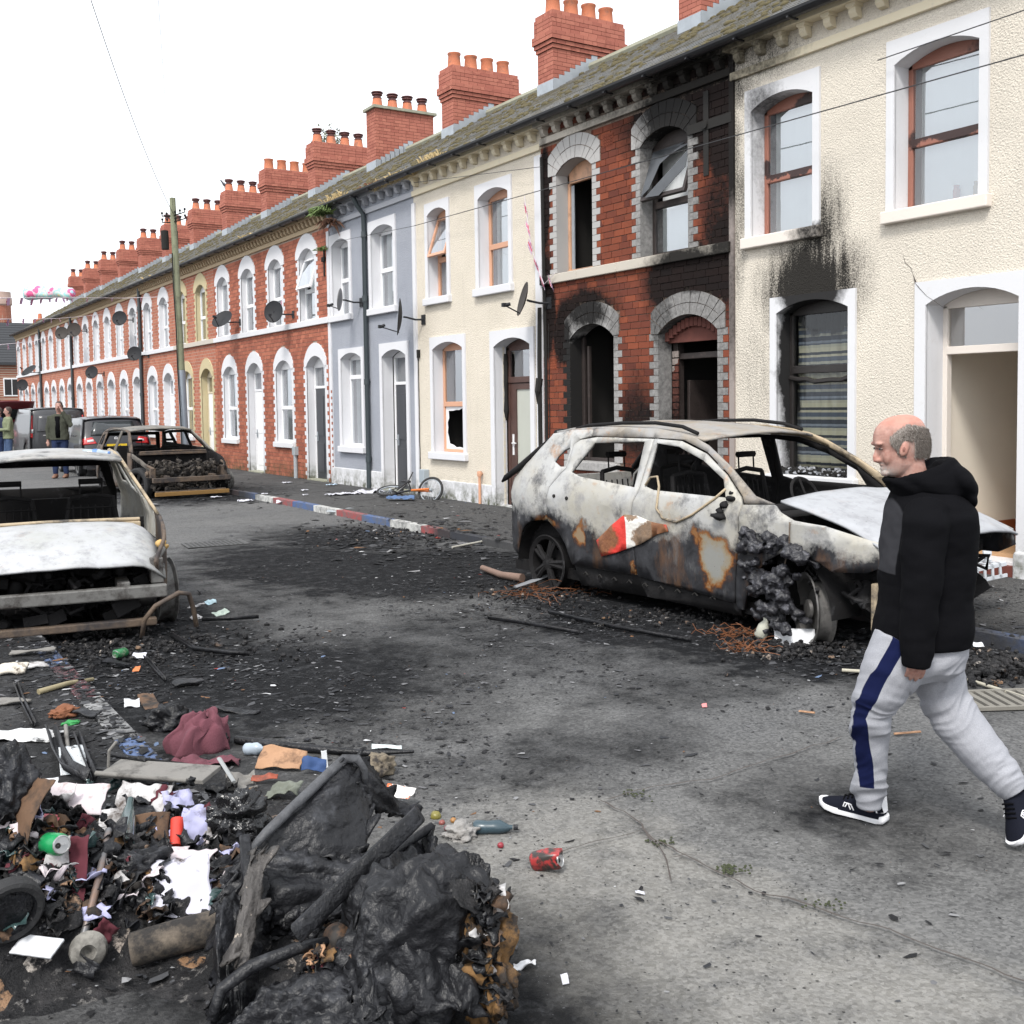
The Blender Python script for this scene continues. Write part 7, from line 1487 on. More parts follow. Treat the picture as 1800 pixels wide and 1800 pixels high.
patch('bin_panel', A(585, 1560, 3.30), A(740, 1462, 3.50), A(610, 1800, 2.90), A(862, 1790, 2.98), BPLG, .06, 4.0, .17, 11, 70, 70)
patch('bin_panel', A(735, 1465, 3.48), A(860, 1560, 3.40), A(780, 1700, 3.02), A(902, 1690, 3.16), BPL, .06, 4.5, .09, 13, 60, 60)
patch('bin_panel', A(395, 1800, 2.93), A(560, 1690, 3.12), A(420, 1860, 2.84), A(720, 1820, 2.86), BPLG, .05, 4, .07, 17, 60, 50)
patch('bin_panel', A(490, 1530, 3.46), A(640, 1500, 3.56), A(470, 1640, 3.30), A(600, 1620, 3.36), BPL, .04, 3, .03, 19)
patch('torn_strip', A(615, 1560, 3.16), A(650, 1600, 3.14), A(628, 1800, 2.86), A(668, 1795, 2.86), BPLG, .02, 3, .02, 23, 14, 40)
patch('torn_strip', A(440, 1500, 3.30), A(475, 1490, 3.32), A(400, 1690, 3.02), A(440, 1700, 3.04), M('blistered_plastic', (.05, .045, .042), .6, .6, 9, .8, 60, dirt=(.35, .30, .25), dscale=40, dthr=(.62, .7)), .02, 3, .02, 29, 14, 40)
b = MB(); p0, p1 = loc_(A(522, 1640, 3.00)), loc_(A(738, 1430, 3.34)); dr = (p1-p0).normalized(); nn = dr.cross(F0).normalized()
b.loft([ring(p0.lerp(p1, i/10)+F0*.012*ns(i*.6, 2, 1), nn, F0, dr, .028+.003*ns(i, 1, 1), .02, 12, .5) for i in range(11)]); b.build('bin_handle', BPL, bin_, 60)
b = MB(); b.tube([loc_(A(*q)) for q in ((436, 1500, 3.38), (470, 1462, 3.42), (530, 1405, 3.55), (575, 1362, 3.66), (606, 1334, 3.73), (628, 1334, 3.74), (640, 1352, 3.75), (642, 1392, 3.77))], [.012, .016, .017, .017, .018, .016, .013, .010], 9); b.build('lid_rim', RIMG, bin_, True)
b = MB(); b.tube([loc_(A(*q)) for q in ((372, 1795, 2.94), (388, 1740, 2.98), (440, 1700, 3.02), (520, 1668, 3.06), (590, 1650, 3.1))], [.016, .018, .02, .018, .012], 9); b.tube([loc_(A(*q)) for q in ((430, 1470, 3.40), (438, 1560, 3.30), (470, 1620, 3.24))], [.018, .02, .012], 8); b.tube([loc_(A(*q)) for q in ((640, 1570, 3.2), (690, 1500, 3.34), (760, 1452, 3.45))], .014, 8); b.build('bin_rim', BPLG, bin_, True)
lump_item('charred_lump', 'big crusted black lump forming the right half of the melted bin heap', 'rubbish', A(742, 1660, 3.16), .255, BPLG, (1.02, .75, 1.0), .26, 1.7, 4, None, 6)
lump_item('charred_lump', 'crusted black lump at the bottom centre of the picture', 'rubbish', A(600, 1790, 2.98), .17, BPLG, (1.25, .8, .7), .28, 2.0, 9, None, 5)
lump_item('charred_lump', 'ochre and black burnt mass on the right flank of the bin heap', 'rubbish', A(850, 1700, 3.10), .12, OCHRE, (.7, .8, 1.5), .55, 2.6, 3, None, 5)
lump_item('brown_ball', 'singed tan ball inside the melted bin', 'ball', A(592, 1658, 3.12), .052, M('singed_tan_leather', (.13, .065, .03), .7, .4, 9, dirt=(.015, .012, .01), dscale=9, dthr=(.45, .6)), (.8, 1, 1.15), .1, 1, 2)
def scrap(b, c, s, mi, r, nd=5):
    """one crumpled leaf of burnt stuff"""
    T = Matrix.Translation(c) @ Matrix.Rotation(r.random()*6.3, 4, (r.random()-.5, r.random()-.5, 1)) @ Matrix.Rotation(r.uniform(-.9, .9), 4, 'X'); ph = r.random()*90; el = r.uniform(.6, 1.8)
    b.grid(lambda u, v: T @ Vector(((u-.5)*2*s*el*(1-.5*abs(ns(v*3, ph, 1))), (v-.5)*2*s*(1-.5*abs(ns(u*3, ph, 5))), s*.9*fbm((u*2.2+ph, v*2.2, ph), 3))), nd, nd, mi)
rr = random.Random(12); qs = MB()
for i in range(80): scrap(qs, A(rr.gauss(850, 20), rr.uniform(1570, 1800), rr.uniform(3.0, 3.08)), rr.uniform(.012, .04), rr.choice((0, 0, 0, 0, 0, 0, 0, 0, 6, 6, 6, 1, 2, 3)), rr)
for i in range(60): scrap(qs, A(rr.uniform(540, 660), rr.gauss(1692, 14), rr.uniform(3.0, 3.08)), rr.uniform(.008, .022), rr.choice((0, 0, 0, 1, 2, 4, 5)), rr)
tag(qs.build('burnt_scraps', [BPL, OCHRE, BROWNS, SCORP, TANC, DARKRED, m_ash], None, True, thick=.002), 'singed scraps caught in the melted bin', 'debris', None, 'stuff')
# the open heap at left: item by item
sheet_item('paper_stack', 'white papers with scorched edge lying below the black sheet', 'paper', 318, 1590, .20, .22, 34, 12, M('scorched_edge_paper', (.46, .455, .52), .8, .08, 5, dirt=(.05, .035, .03), dscale=7, dthr=(.58, .68)), .03, 4, .06, None, .003, .3); sheet_item('paper_stack', 'pink edged papers under the white papers of the heap', 'paper', 310, 1560, .22, .24, 30, -8, PINKP, .03, 5, .035, None, .003, .35)
sheet_item('crumpled_sheet', 'long white pink stained sheet along the top left of the heap', 'paper', 122, 1428, .27, .12, 42, -6, PINKP, .02, 6, .05); sheet_item('crumpled_sheet', 'white scorched sheet at top of the heap right of the pink one', 'paper', 250, 1422, .24, .13, 35, -14, SCORP, .025, 7, .05)
sheet_item('crumpled_cloth', 'lavender cloth hanging down the right of the heap', 'cloth', 345, 1490, .09, .20, 55, 20, LAV, .03, 9, .05); sheet_item('crumpled_cloth', 'lavender bundle above the red plastic piece', 'cloth', 338, 1462, .09, .09, 45, 0, LAV, .03, 9, .06); sheet_item('crumpled_cloth', 'white cloth strip hanging below the green can', 'cloth', 98, 1565, .07, .26, 62, 8, SCORP, .03, 8, .04)
sheet_item('dark_red_cloth', 'dark red cloth hanging beside the white strip', 'cloth', 130, 1555, .09, .22, 66, 5, DARKRED, .03, 7, .04); sheet_item('singed_card', 'large curled brown singed card at the left of the heap', 'card', 48, 1480, .12, .26, 55, -28, BROWNS, .03, 4, .08); sheet_item('singed_card', 'brown curled card below the white scorched sheet', 'card', 262, 1478, .16, .12, 50, 10, BROWNS, .03, 5, .05)
sheet_item('white_board', 'white board corner at the lower left of the heap', 'board', 66, 1688, .14, .07, 20, -14, WPL, .004, 3, .04, None, .008, .05); sheet_item('white_sheet', 'white sheet behind the black bag at the left', 'paper', 70, 1392, .16, .08, 20, 20, WPL, .012, 6, .03); sheet_item('singed_paper', 'cream paper with burnt holes in the middle of the heap', 'paper', 200, 1462, .11, .09, 50, 15, SCORP, .03, 9, .05)
sheet_item('singed_paper', 'white paper with blue and red print above the stacked papers', 'paper', 290, 1528, .17, .06, 35, 18, PINKP, .02, 9, .05); sheet_item('wrapper', 'pink white wrapper at the upper left of the heap', 'wrapper', 22, 1458, .10, .08, 45, 20, PINKP, .03, 9, .05); sheet_item('wrapper', 'turquoise wrapper corner at the left picture edge', 'wrapper', 12, 1450, .05, .06, 50, 10, M('turquoise_print', (.16, .42, .46), .6, .2, 9), .02, 9, .07); sheet_item('wrapper', 'small red and white wrapper left of the brown card', 'wrapper', 90, 1470, .05, .05, 40, 0, M('red_white_wrapper', (.50, .10, .12), .6, .2, 9, dirt=(.6, .55, .55), dscale=14), .02, 12, .05)
can_item('green drink can with its open end towards the viewer', 84, 1515, (.25, -.85, .2), GREENC, .0, .034, .10, .06)
tube_item('red_plastic_piece', 'bright red plastic piece in the heap', 'plastic', [hit(309, 1500)+Vector((0, 0, .03)), hit(313, 1470)+Vector((0, 0, .07))], [.022, .026], REDP, None, 10, .6)
tube_item('smoky_bottle', 'dark glass bottle leaning in the middle of the heap', 'bottle', [hit(222, 1500)+Vector((0, 0, .02)), hit(226, 1470)+Vector((0, 0, .07)), hit(229, 1455)+Vector((0, 0, .09)), hit(231, 1448)+Vector((0, 0, .10))], [.030, .030, .014, .013], GLASSB, None, 12)
tube_item('metal_rod', 'long sooty metal rod leaning down the front of the heap', 'rod', [hit(146, 1662)+Vector((0, 0, .02)), hit(170, 1570)+Vector((0, -.03, .05)), hit(192, 1490)+Vector((0, 0, .06))], [.0125, .012, .0115], STEEL)
tube_item('cardboard_tube', 'scorched brown tube lying at the foot of the heap', 'tube', [hit(235, 1700)+Vector((0, .02, .045)), hit(330, 1672)+Vector((0, .02, .045)), hit(460, 1640)+Vector((0, .02, .045))], [.05, .052, .05], M('scorched_tube_card', (.13, .105, .08), .9, .4, 7, .5, 40, dirt=(.015, .013, .012), dscale=4, dthr=(.42, .58)), None, 16)
b = MB(); b.lathe([(.048, 0), (.056, .002), (.050, .022), (.024, .034), (.016, .02), (.001, .0)], 20); o = b.build('pale_pipe_end', M('pale_scorched_pipe', (.20, .19, .17), .8, .4, 9, .5, 40, dirt=(.03, .028, .025), dscale=8, dthr=(.45, .65)), None, 45); o.location = hit(160, 1705)+Vector((0, .03, .05)); o.rotation_euler = (math.radians(82), 0, math.radians(-12)); tag(o, 'pale scorched pipe end at the foot of the metal rod', 'pipe')
wheel_t = thing('bin_wheel', hit(30, 1660)+Vector((-.02, 0, .11)), 'black bin wheel at the left edge of the picture', 'wheel'); wheel(wheel_t, (0, 0, 0), .075, .05, 5, BPL, m_rubber, (.25, 0, .15), 'wheel_disc')
lump_item('black_bag', 'shiny black melted bag right of the red plastic piece', 'bag', hit(425, 1475)+Vector((0, .05, .06)), .125, M('shiny_black_film', (.010, .010, .011), .18, .5, 6, .9, 30, dirt=(.16, .09, .04), dscale=12, dthr=(.66, .72)), (1, .8, .85), .5, 2.2, 6, None, 5)
lump_item('black_bag', 'dull black bag at the left edge behind the heap', 'bag', hit(18, 1445)+Vector((0, .05, .09)), .12, BPL, (.8, .8, 1.1), .4, 1.8, 8, None, 5); lump_item('black_bag', 'small crumpled black bag below the brown card', 'bag', hit(240, 1545)+Vector((0, .02, .03)), .085, BPL, (1.2, .8, .7), .5, 2.5, 12)
b = MB(); rr = random.Random(31)
for i in range(420):
    x, y = rr.uniform(0, 450), rr.gauss(1530, 62); scrap(b, hit(x, y)+Vector((0, 0, .015+.03*rr.random())), rr.uniform(.012, .05), rr.choice((0, 0, 0, 0, 0, 0, 0, 0, 0, 9, 9, 9, 9, 9, 1, 1, 2, 3, 4, 6, 8, 7)), rr, 7)
tag(b.build('heap_scraps', [BPL, BROWNS, OCHRE, SCORP, PINKP, TANC, LAV, DARKRED, GLASSB, m_ash], None, True, thick=.002), 'small singed scraps and wrappers tumbled through the left heap', 'debris', None, 'stuff')
# behind the heap
b = MB(); c0 = hit(275, 1385); Tm = Matrix.Rotation(-YAW-.22, 4, 'Z') @ Matrix.Rotation(.06, 4, 'X'); b.box(-.24, .27, -.07, .10, 0, .022, 0, 0, Tm); b.tube([Tm @ Vector((-.26, -.07, .02)), Tm @ Vector((.2, -.08, .02))], .012, 7); b.tube([Tm @ Vector((-.24, 0, .02)), Tm @ Vector((-.23, .0, .10)), Tm @ Vector((-.20, .02, .14))], .008, 6); o = b.build('grey_board', GREYM, None, bevel=.004); o.location = c0+Vector((0, 0, .06)); tag(o, 'dusty grey board with a bent bracket lying across the back of the heap', 'board')
tube_item('bracket_arm', 'grey metal strut resting on the right end of the grey board', 'strut', [hit(386, 1368)+Vector((0, 0, .10)), hit(412, 1400)+Vector((0, 0, .07))], [.011, .010], M('galvanised_grey', (.30, .31, .31), .5, .2, metal=.3), None, 7, .6); tube_item('charred_stick', 'charred black stick lying on the grey board', 'stick', [hit(190, 1362)+Vector((0, 0, .10)), hit(255, 1372)+Vector((0, 0, .095)), hit(330, 1376)+Vector((0, 0, .09))], [.01, .014, .008], BPL)
c = hit(355, 1322); b = MB(); b.grid(lambda u, v: (lambda t, q: Vector((.06*ns(math.cos(t)*2, math.sin(t)*2, q*4)*q+(.02+.115*q**.62)*(1+.16*q*math.sin(t*5+2*ns(math.cos(t), math.sin(t), 1))+.10*q*math.sin(t*11+q*3))*math.cos(t)*1.1+.03*(1-q), .03*ns(math.cos(t)*2, math.sin(t)*2, q*4+9)*q+(.02+.10*q**.62)*(1+.16*q*math.sin(t*5+2*ns(math.cos(t), math.sin(t), 1))+.10*q*math.sin(t*11+q*3))*math.sin(t), .20*(1-q**3.0)+.05*ns(math.cos(t)*2, math.sin(t)*2, q*3))))(2*PI*u, max(.004, v)), 96, 30, wrap=True)
o = b.build('maroon_garment', MAROON, None, True, thick=.004); o.location = c+Vector((0, .03, -.01)); tag(o, 'draped maroon shirt standing in folds behind the blue kerb stone', 'garment')
sheet_item('maroon_garment', 'flat crumpled maroon sleeve below the draped shirt', 'garment', 362, 1348, .34, .14, 8, 8, MAROON, .05, 10, .03); lump_item('charred_lump', 'black charred lump behind the maroon shirt', 'rubbish', hit(300, 1285)+Vector((0, .05, .05)), .11, BPL, (1.1, .9, .8), .5, 2, 15); lump_item('charred_lump', 'small dark lump lying on the front of the maroon shirt', 'rubbish', hit(374, 1312)+Vector((0, -.05, .05)), .055, BPL, (1, .8, .9), .5, 2, 17)
def bottle(label, p, axis, r, L, m, capm, nm='plastic_bottle', labm=None):
    t = thing(nm, p, label, 'bottle'); T = Vector(axis).to_track_quat('Z', 'Y').to_matrix().to_4x4(); b = MB(); b.lathe([(r*.7, 0), (r, .012), (r, L*.3), (r*.93, L*.4), (r, L*.5), (r, L*.66), (r*.6, L*.84), (r*.33, L*.92), (r*.33, L)], 16, T); b.v = [tuple(Vector(q)*(1+.12*ns(q[0]*25, q[1]*25, q[2]*25))) for q in b.v]; b.build('bottle_body', m, t, 50)
    b = MB(); b.lathe([(r*.4, L), (r*.4, L+.02)], 12, T); b.build('bottle_cap', capm, t)
    if labm: b = MB(); b.lathe([(r*1.03, L*.42), (r*1.04, L*.6)], 16, T, caps=False); b.build('bottle_label', labm, t)
bottle('crushed clear bottle beside the maroon sleeve', hit(430, 1328)+Vector((0, 0, .035)), (.6, -.7, .1), .032, .12, CLEARB, BLUEP); bottle('dark plastic bottle lying right of the bin heap', hit(832, 1466)+Vector((0, 0, .03)), (.8, -.5, -.02), .030, .17, M('petrol_blue_plastic', (.035, .06, .075), .3, .3, 8), BPL)
rp = hA_.matrix_basis @ Vector((-2.3, .10, 1.475)); rp = at(145, 797, 10.35); bottle('clear water bottle lying on the roof of the left burnt hatchback', rp, (.9, -.5, 0), .040, .24, CLEARB, BLUEP, labm=BLUEP)
sheet_item('torn_cardboard', 'ridged tan cardboard behind the raised flap of the bin', 'cardboard', 495, 1352, .24, .14, 28, -10, TANC, .03, 5, .06); sheet_item('torn_cardboard', 'dusty torn pulp left of the tan cardboard', 'cardboard', 425, 1385, .14, .14, 20, 20, GREYM, .05, 9, .04); sheet_item('orange_scrap', 'orange red scrap under the tan cardboard', 'scrap', 465, 1382, .13, .035, 15, 0, M('rust_red_plastic', (.26, .05, .02), .6, .4, 9, dirt=(.03, .02, .015), dscale=10), .03, 8, .05); sheet_item('grey_rag', 'grey green rag below the tan cardboard', 'rag', 500, 1405, .17, .10, 30, -8, M('grey_green_rag', (.13, .14, .115), .9, .3, 9), .05, 9, .05); sheet_item('white_shard', 'white plastic shard standing left of the bin flap', 'plastic', 571, 1352, .03, .09, 75, 25, WPL, .01, 4, .05); sheet_item('blue_scrap', 'blue cloth scrap behind the bin flap', 'scrap', 553, 1362, .12, .07, 40, 0, M('dark_blue_rag', (.02, .05, .14), .8, .3), .03, 8, .05)
sheet_item('food_packet', 'red and white food packet lying right of the bin flap', 'packet', 700, 1418, .15, .08, 24, -24, M('red_white_packet', (.66, .64, .62), .45, .08, 9, dirt=(.58, .12, .03), dscale=11, dthr=(.52, .56)), .02, 6, .07); lump_item('singed_bundle', 'singed bundle with a lime green corner behind the bin', 'rubbish', hit(668, 1368)+Vector((0, .03, .05)), .075, M('singed_bundle_stuff', (.17, .14, .10), .85, .5, 9, .5, 30, dirt=(.02, .016, .014), dscale=8, dthr=(.48, .6)), (1.2, .8, .8), .5, 2, 21); lump_item('lime_scrap', 'lime green corner on the singed bundle', 'scrap', hit(633, 1356)+Vector((0, 0, .05)), .02, M('lime_plastic', (.22, .42, .03), .5, .2), (1, 1, .6), .3, 1, 3)
tube_item('charred_branch', 'charred branch lying behind the bin towards the road', 'branch', [hit(415, 1310)+Vector((0, 0, .03)), hit(520, 1322)+Vector((0, 0, .025)), hit(640, 1330)+Vector((0, 0, .02)), hit(728, 1328)+Vector((0, 0, .02))], [.022, .024, .016, .008], BPL); sheet_item('white_wrapper', 'white leaf shaped wrapper on the road behind the bin', 'wrapper', 680, 1318, .16, .07, 5, 8, M('silver_white_wrapper', (.60, .66, .66), .35, .1, 9), .02, 6, .015)
lump_item('ash_clump', 'grey ash clump with burnt fruit right of the bin heap', 'rubbish', hit(815, 1475)+Vector((0, .02, .02)), .07, M('pale_ash_clump', (.26, .25, .24), .95, .5, 9, .6, 40, dirt=(.05, .04, .03), dscale=9), (1.1, .9, .6), .5, 2.4, 25)
for i, (x, y, c, lab) in enumerate(((777, 1452, (.20, .06, .05), 'dark red grape at the left of the fruit'), (786, 1462, (.16, .04, .05), 'wine red grape in the middle of the fruit'), (797, 1448, (.30, .15, .05), 'orange singed fruit by the grapes'), (766, 1440, (.16, .14, .03), 'olive green singed fruit beside the packet'), (880, 1492, (.22, .02, .03), 'single red berry on the bare road'))): lump_item('fruit', lab, 'fruit', hit(x, y)+Vector((0, 0, .015)), .014 if i != 3 else .024, M('fruit_skin_%d' % i, c, .4, .3, 20), (1, 1, .9), .12, 2, i, 'spilled fruit', 3)
can_item('crushed dark red can lying on the pale concrete', 935, 1528, (.35, -.5, .12), M('scorched_red_can', (.30, .03, .03), .35, .5, 14, dirt=(.03, .025, .022), dscale=16, dthr=(.46, .54)), .5, .036, .12, .035)
sheet_item('foil_scrap', 'silver foil scrap on the concrete right of the bin', 'foil', 922, 1700, .075, .035, 6, 0, M('silver_foil', (.56, .56, .57), .3, .2, 14, metal=.4), .02, 16, .012); sheet_item('paper_scrap', 'small white paper curl at the bottom of the road', 'paper', 993, 1727, .022, .03, 40, 20, PAPER, .01, 12, .012); sheet_item('paper_scrap', 'tiny white scrap on the pale concrete slab', 'paper', 1125, 1573, .035, .018, 4, 0, PAPER, .008, 16, .008); sheet_item('pink_scrap', 'small pink scrap on the dark road left of the walking man', 'scrap', 1238, 1244, .03, .03, 20, 0, M('pink_plastic', (.55, .18, .18), .6), .015, 12, .012)
tube_item('splinter', 'pale wood splinter left of the striding man', 'stick', [gnd(1405, 1250, .012), gnd(1432, 1253, .016)], .012, TANC, None, 6, .5); tube_item('splinter', 'pale splinter of wood between the legs of the walking man', 'stick', [gnd(1572, 1290, .012), gnd(1618, 1286, .016)], .010, TANC, None, 6, .6)
# car trim and kerbside pieces in front of the left car
def strip_item(nm, label, pts, w, m, curl=.03):
    b = MB(); pts = [Vector(p) for p in pts]; o_ = pts[0]; R_ = []
    for i, p in enumerate(pts): d = (pts[min(i+1, len(pts)-1)]-pts[max(0, i-1)]).normalized(); sd_ = d.cross(Vector((0, 0, 1))).normalized(); R_.append([p-o_+sd_*w*q+Vector((0, 0, curl*q*q*4*.25+.004)) for q in (-1, -.5, 0, .5, 1)])
    V = [q for r_ in R_ for q in r_]; b.add(V, [(i*5+j, i*5+j+1, (i+1)*5+j+1, (i+1)*5+j) for i in range(len(pts)-1) for j in range(4)]); o = b.build(nm, m, None, True, thick=.008); o.location = o_; return tag(o, label, 'car trim')
strip_item('car_trim_strip', 'long curved black car trim running down to the heap', [hit(90, 1290), hit(102, 1330), hit(118, 1370)+Vector((0, 0, .03)), hit(150, 1395)+Vector((0, 0, .05))], .03, BPLG, .05); strip_item('car_trim_strip', 'black curved strip right of the white panel on the left pavement', [hit(135, 1300), hit(150, 1340), hit(166, 1385)+Vector((0, 0, .02))], .018, BPLG, .04); strip_item('car_trim_strip', 'thin dark strip bending up the pavement at left', [hit(28, 1208), hit(40, 1240), hit(60, 1280)], .016, BPL)
sheet_item('loose_board', 'white speckled panel between two black trim strips', 'panel', 128, 1342, .12, .38, 3, 24, M('speckled_white_panel', (.52, .55, .57), .5, .1, 8, dirt=(.05, .05, .05), dscale=14, dthr=(.56, .62)), .01, 4, .02); sheet_item('white_torn_sheet', 'white torn sheet at the left edge in front of the burnt car', 'sheet', 38, 1298, .40, .17, 3, -4, M('peeling_white_paint', (.56, .56, .56), .7, .1, 8, dirt=(.03, .03, .03), dscale=11, dthr=(.56, .62)), .02, 7, .015)
tube_item('brass_pipe', 'dull yellow pipe lying across the red kerb stone', 'pipe', [hit(68, 1222)+Vector((0, 0, .02)), hit(120, 1208)+Vector((0, 0, .025)), hit(163, 1202)+Vector((0, 0, .03))], [.018, .015, .013], M('dull_brass', (.26, .22, .13), .6, .3, 8)); tube_item('plunger_stick', 'short grey stick standing in a black lump on the white panel', 'stick', [hit(120, 1322), hit(116, 1292)+Vector((0, 0, .05))], .011, GREYM); lump_item('rusty_lump', 'rusty lump with a green edge on the pavement behind the trim', 'rubbish', hit(113, 1262)+Vector((0, 0, .03)), .06, M('rusty_crust', (.17, .065, .03), .9, .5, 9, .6, 30), (1.3, .9, .6), .5, 2, 33); lump_item('green_lump', 'green melted plastic under the rusty lump', 'plastic', hit(122, 1272)+Vector((0, -.03, .01)), .03, M('melted_green_plastic', (.02, .22, .05), .5, .3), (1.6, .8, .5), .4, 2, 34)
sheet_item('white_scrap', 'white folded scrap on the kerb beside the charred plank', 'scrap', 232, 1244, .09, .07, 35, 20, WPL, .03, 8, .03); sheet_item('burnt_shoe_sole', 'singed white shoe sole at the left edge', 'shoe', 14, 1186, .24, .10, 10, 10, M('singed_white_rubber', (.48, .44, .38), .8, .1, 6, dirt=(.05, .035, .02), dscale=9, dthr=(.5, .6)), .03, 6, .03, None, .02); can_item('small green can lying by the bent pipe of the left car', 222, 1154, (-.6, -.5, .05), M('scorched_green_can', (.02, .14, .05), .4, .5, 12, dirt=(.3, .28, .22), dscale=20), .2, .033, .12, .035); sheet_item('white_scrap', 'white torn paper beside the small green can', 'paper', 245, 1157, .10, .06, 20, 0, PAPER, .02, 9, .02); sheet_item('orange_scrap', 'orange and white scrap on the black ash by the kerb', 'scrap', 240, 1180, .05, .05, 30, 0, M('orange_plastic', (.48, .14, .04), .6, .3, 9), .02, 9, .02)
strip_item('car_trim_strip', 'thin black strip crossing the ash right of the small green can', [gnd(255, 1160, .01), gnd(275, 1185, .012), gnd(290, 1200, .01)], .014, BPL)
for i, (x, y, w, l, m, lab) in enumerate(((345, 1068, .16, .06, SCORP, 'pale torn litter right of the left car wheel'), (370, 1062, .10, .06, M('blue_white_litter', (.38, .52, .58), .6, .2, 9), 'blue white litter by the wheel of the left burnt car'), (388, 1080, .16, .07, M('grey_green_litter', (.30, .36, .32), .7, .3, 9), 'grey green litter farthest right of the left car'), (345, 1088, .14, .08, SCORP, 'crumpled pale litter nearest the wheel rim'), (352, 1045, .12, .04, BPLG, 'dark flake on the road right of the left car'))): sheet_item('litter', lab, 'litter', x, y, w, l, 25, i*30, m, .04, 9, .02, 'litter by the left car')
strip_item('car_trim_strip', 'long black wiper strip on the ash right of the left car', [gnd(300, 1120, .02), gnd(340, 1145, .02), gnd(400, 1152, .02), gnd(438, 1154, .02)], .02, BPL); strip_item('car_trim_strip', 'black strip lying across the road right of the left car litter', [gnd(355, 1093, .02), gnd(410, 1091, .02), gnd(455, 1088, .02)], .012, BPL)
for i, (x, y, w, l, r_, m, lab) in enumerate(((58, 1152, .30, .07, 12, GREYM, 'ash grey plank below the bumper of the left burnt car'), (205, 1172, .26, .06, -30, BPL, 'black charred plank left of the thin black strip by the kerb'), (262, 1238, .10, .30, 28, BROWNS, 'brown rusty sheet lying on the road side of the striped kerb'), (298, 1262, .28, .05, 20, BPL, 'thin black lath above the maroon shirt'), (20, 1240, .22, .07, 8, GREYM, 'grey plank piece at the left edge above the white torn sheet'), (150, 1262, .18, .06, -18, BPLG, 'black board piece right of the rusty lump'), (62, 1175, .16, .09, 40, SCORP, 'pale singed board piece right of the shoe sole'), (415, 1255, .30, .05, -12, BPL, 'black lath on the road right of the maroon shirt'), (118, 1130, .34, .06, 6, BPLG, 'long dark bar lying under the nose of the left car'), (330, 1205, .20, .10, 25, BPLG, 'dark torn sheet on the road above the maroon shirt'))): sheet_item('charred_plank', lab, 'plank', x, y, w, l, 4, r_, m, .02, 5, .025, 'charred planks between the heap and the left car', .012, .2)
# round the SUV
sheet_item('loose_board', 'bright white curved panel lying by the SUV front wheel', 'panel', 1397, 1131, .30, .13, 58, -8, WPL, .004, 2, .05, None, .01, .03)
b = MB(); c = gnd(1715, 1040, .1); o_ = c
for i in range(7):
    x = i*.085; cz = lambda w_: .16+.02*w_
    for (x0, x1, y0, y1, z0, z1) in ((x, x+.03, -.10, .10, .20, .212), (x, x+.085, -.10, -.06, .2, .212), (x, x+.085, .06, .10, .2, .212), (x, x+.025, -.112, -.10, .08, .21), (x, x+.085, -.112, -.10, .18, .21), (x, x+.085, -.112, -.10, .08, .11)): b.box(x0, x1, y0, y1, z0, z1)
b.lathe([(.0, 0), (.045, .005), (.045, .02), (.02, .03)], 14, Matrix.Translation((.48, 0, .30)) @ Matrix.Rotation(1.3, 4, 'X')); b.tube([(.48, 0, .2), (.48, 0, .3)], .02, 6)
o = b.build('pierced_bumper_beam', M('white_grey_alloy', (.48, .50, .53), .5, .15, 8), None); o.location = c+Vector((-.36, .05, .0)); o.rotation_euler = (0, -.10, -YAW+.35); tag(o, 'pierced pale metal bumper beam on the pavement behind the walking man', 'car part')
tube_item('charred_pipe', 'brown scorched pipe by the SUV rear wheel', 'pipe', [gnd(848, 998, .05), gnd(880, 1010, .05), gnd(918, 1016, .05)], [.03, .035, .045], M('scorched_brown_pipe', (.17, .11, .085), .8, .3, 6)); tube_item('ash_plank', 'grey ash covered slat leaning by the SUV rear wheel', 'slat', [gnd(905, 1032, .03), gnd(940, 1020, .08), gnd(972, 1008, .14)], [.04, .05, .04], M('ash_grey_wood', (.15, .155, .165), .9, .3, 7), None, 6, .3)
m_wirer = M('rusty_tyre_wire', (.15, .055, .02), .7, .5, 12)
for (x, y, rx, n_, lab) in ((965, 1040, .40, 70, 'rusty tyre wires sprawled by the SUV rear wheel'), (1300, 1115, .18, 45, 'rusty tyre wires by the melted SUV front wheel'), (1318, 1140, .16, 40, 'rusty wire tuft on the ash below the SUV front wheel')):
    c = gnd(x, y, 0); b = MB(); r = random.Random(x)
    for i in range(n_):
        p = Vector((r.gauss(0, rx*.4), r.gauss(0, rx*.4), .01)); a = r.random()*6.3; q = []
        for k in range(6): q.append(p.copy()); a += r.gauss(0, .35); p = p+Vector((math.cos(a), math.sin(a), 0))*rx*.22; p.z = max(.006, p.z+r.gauss(0, .02))
        b.tube(q, .0028, 3, caps=False)
    o = b.build('rusty_wire_tangle', m_wirer, None, normals=False); o.location = c; tag(o, lab, 'wire')
tube_item('pale_stick', 'long pale stick lying against the kerb left of the SUV', 'stick', [gnd(795, 962, .03), gnd(887, 944, .06)], .014, M('pale_stick', (.34, .33, .29), .8)); tube_item('pale_rod', 'long pale rod on the road behind the walking man', 'rod', [gnd(1480, 1178, .02), gnd(1690, 1191, .02), gnd(1800, 1226, .02), gnd(1900, 1262, .02)], .012, M('pale_rod', (.33, .31, .25), .8))
strip_item('rubber_seal', 'long black rubber seal on the road in front of the SUV doors', [gnd(965, 1080, .01), gnd(1090, 1108, .01), gnd(1215, 1130, .01)], .014, BPL); strip_item('rubber_seal', 'thin black seal lying left of the long one on the road', [gnd(858, 1090, .01), gnd(940, 1102, .01), gnd(1018, 1116, .01)], .01, BPL)
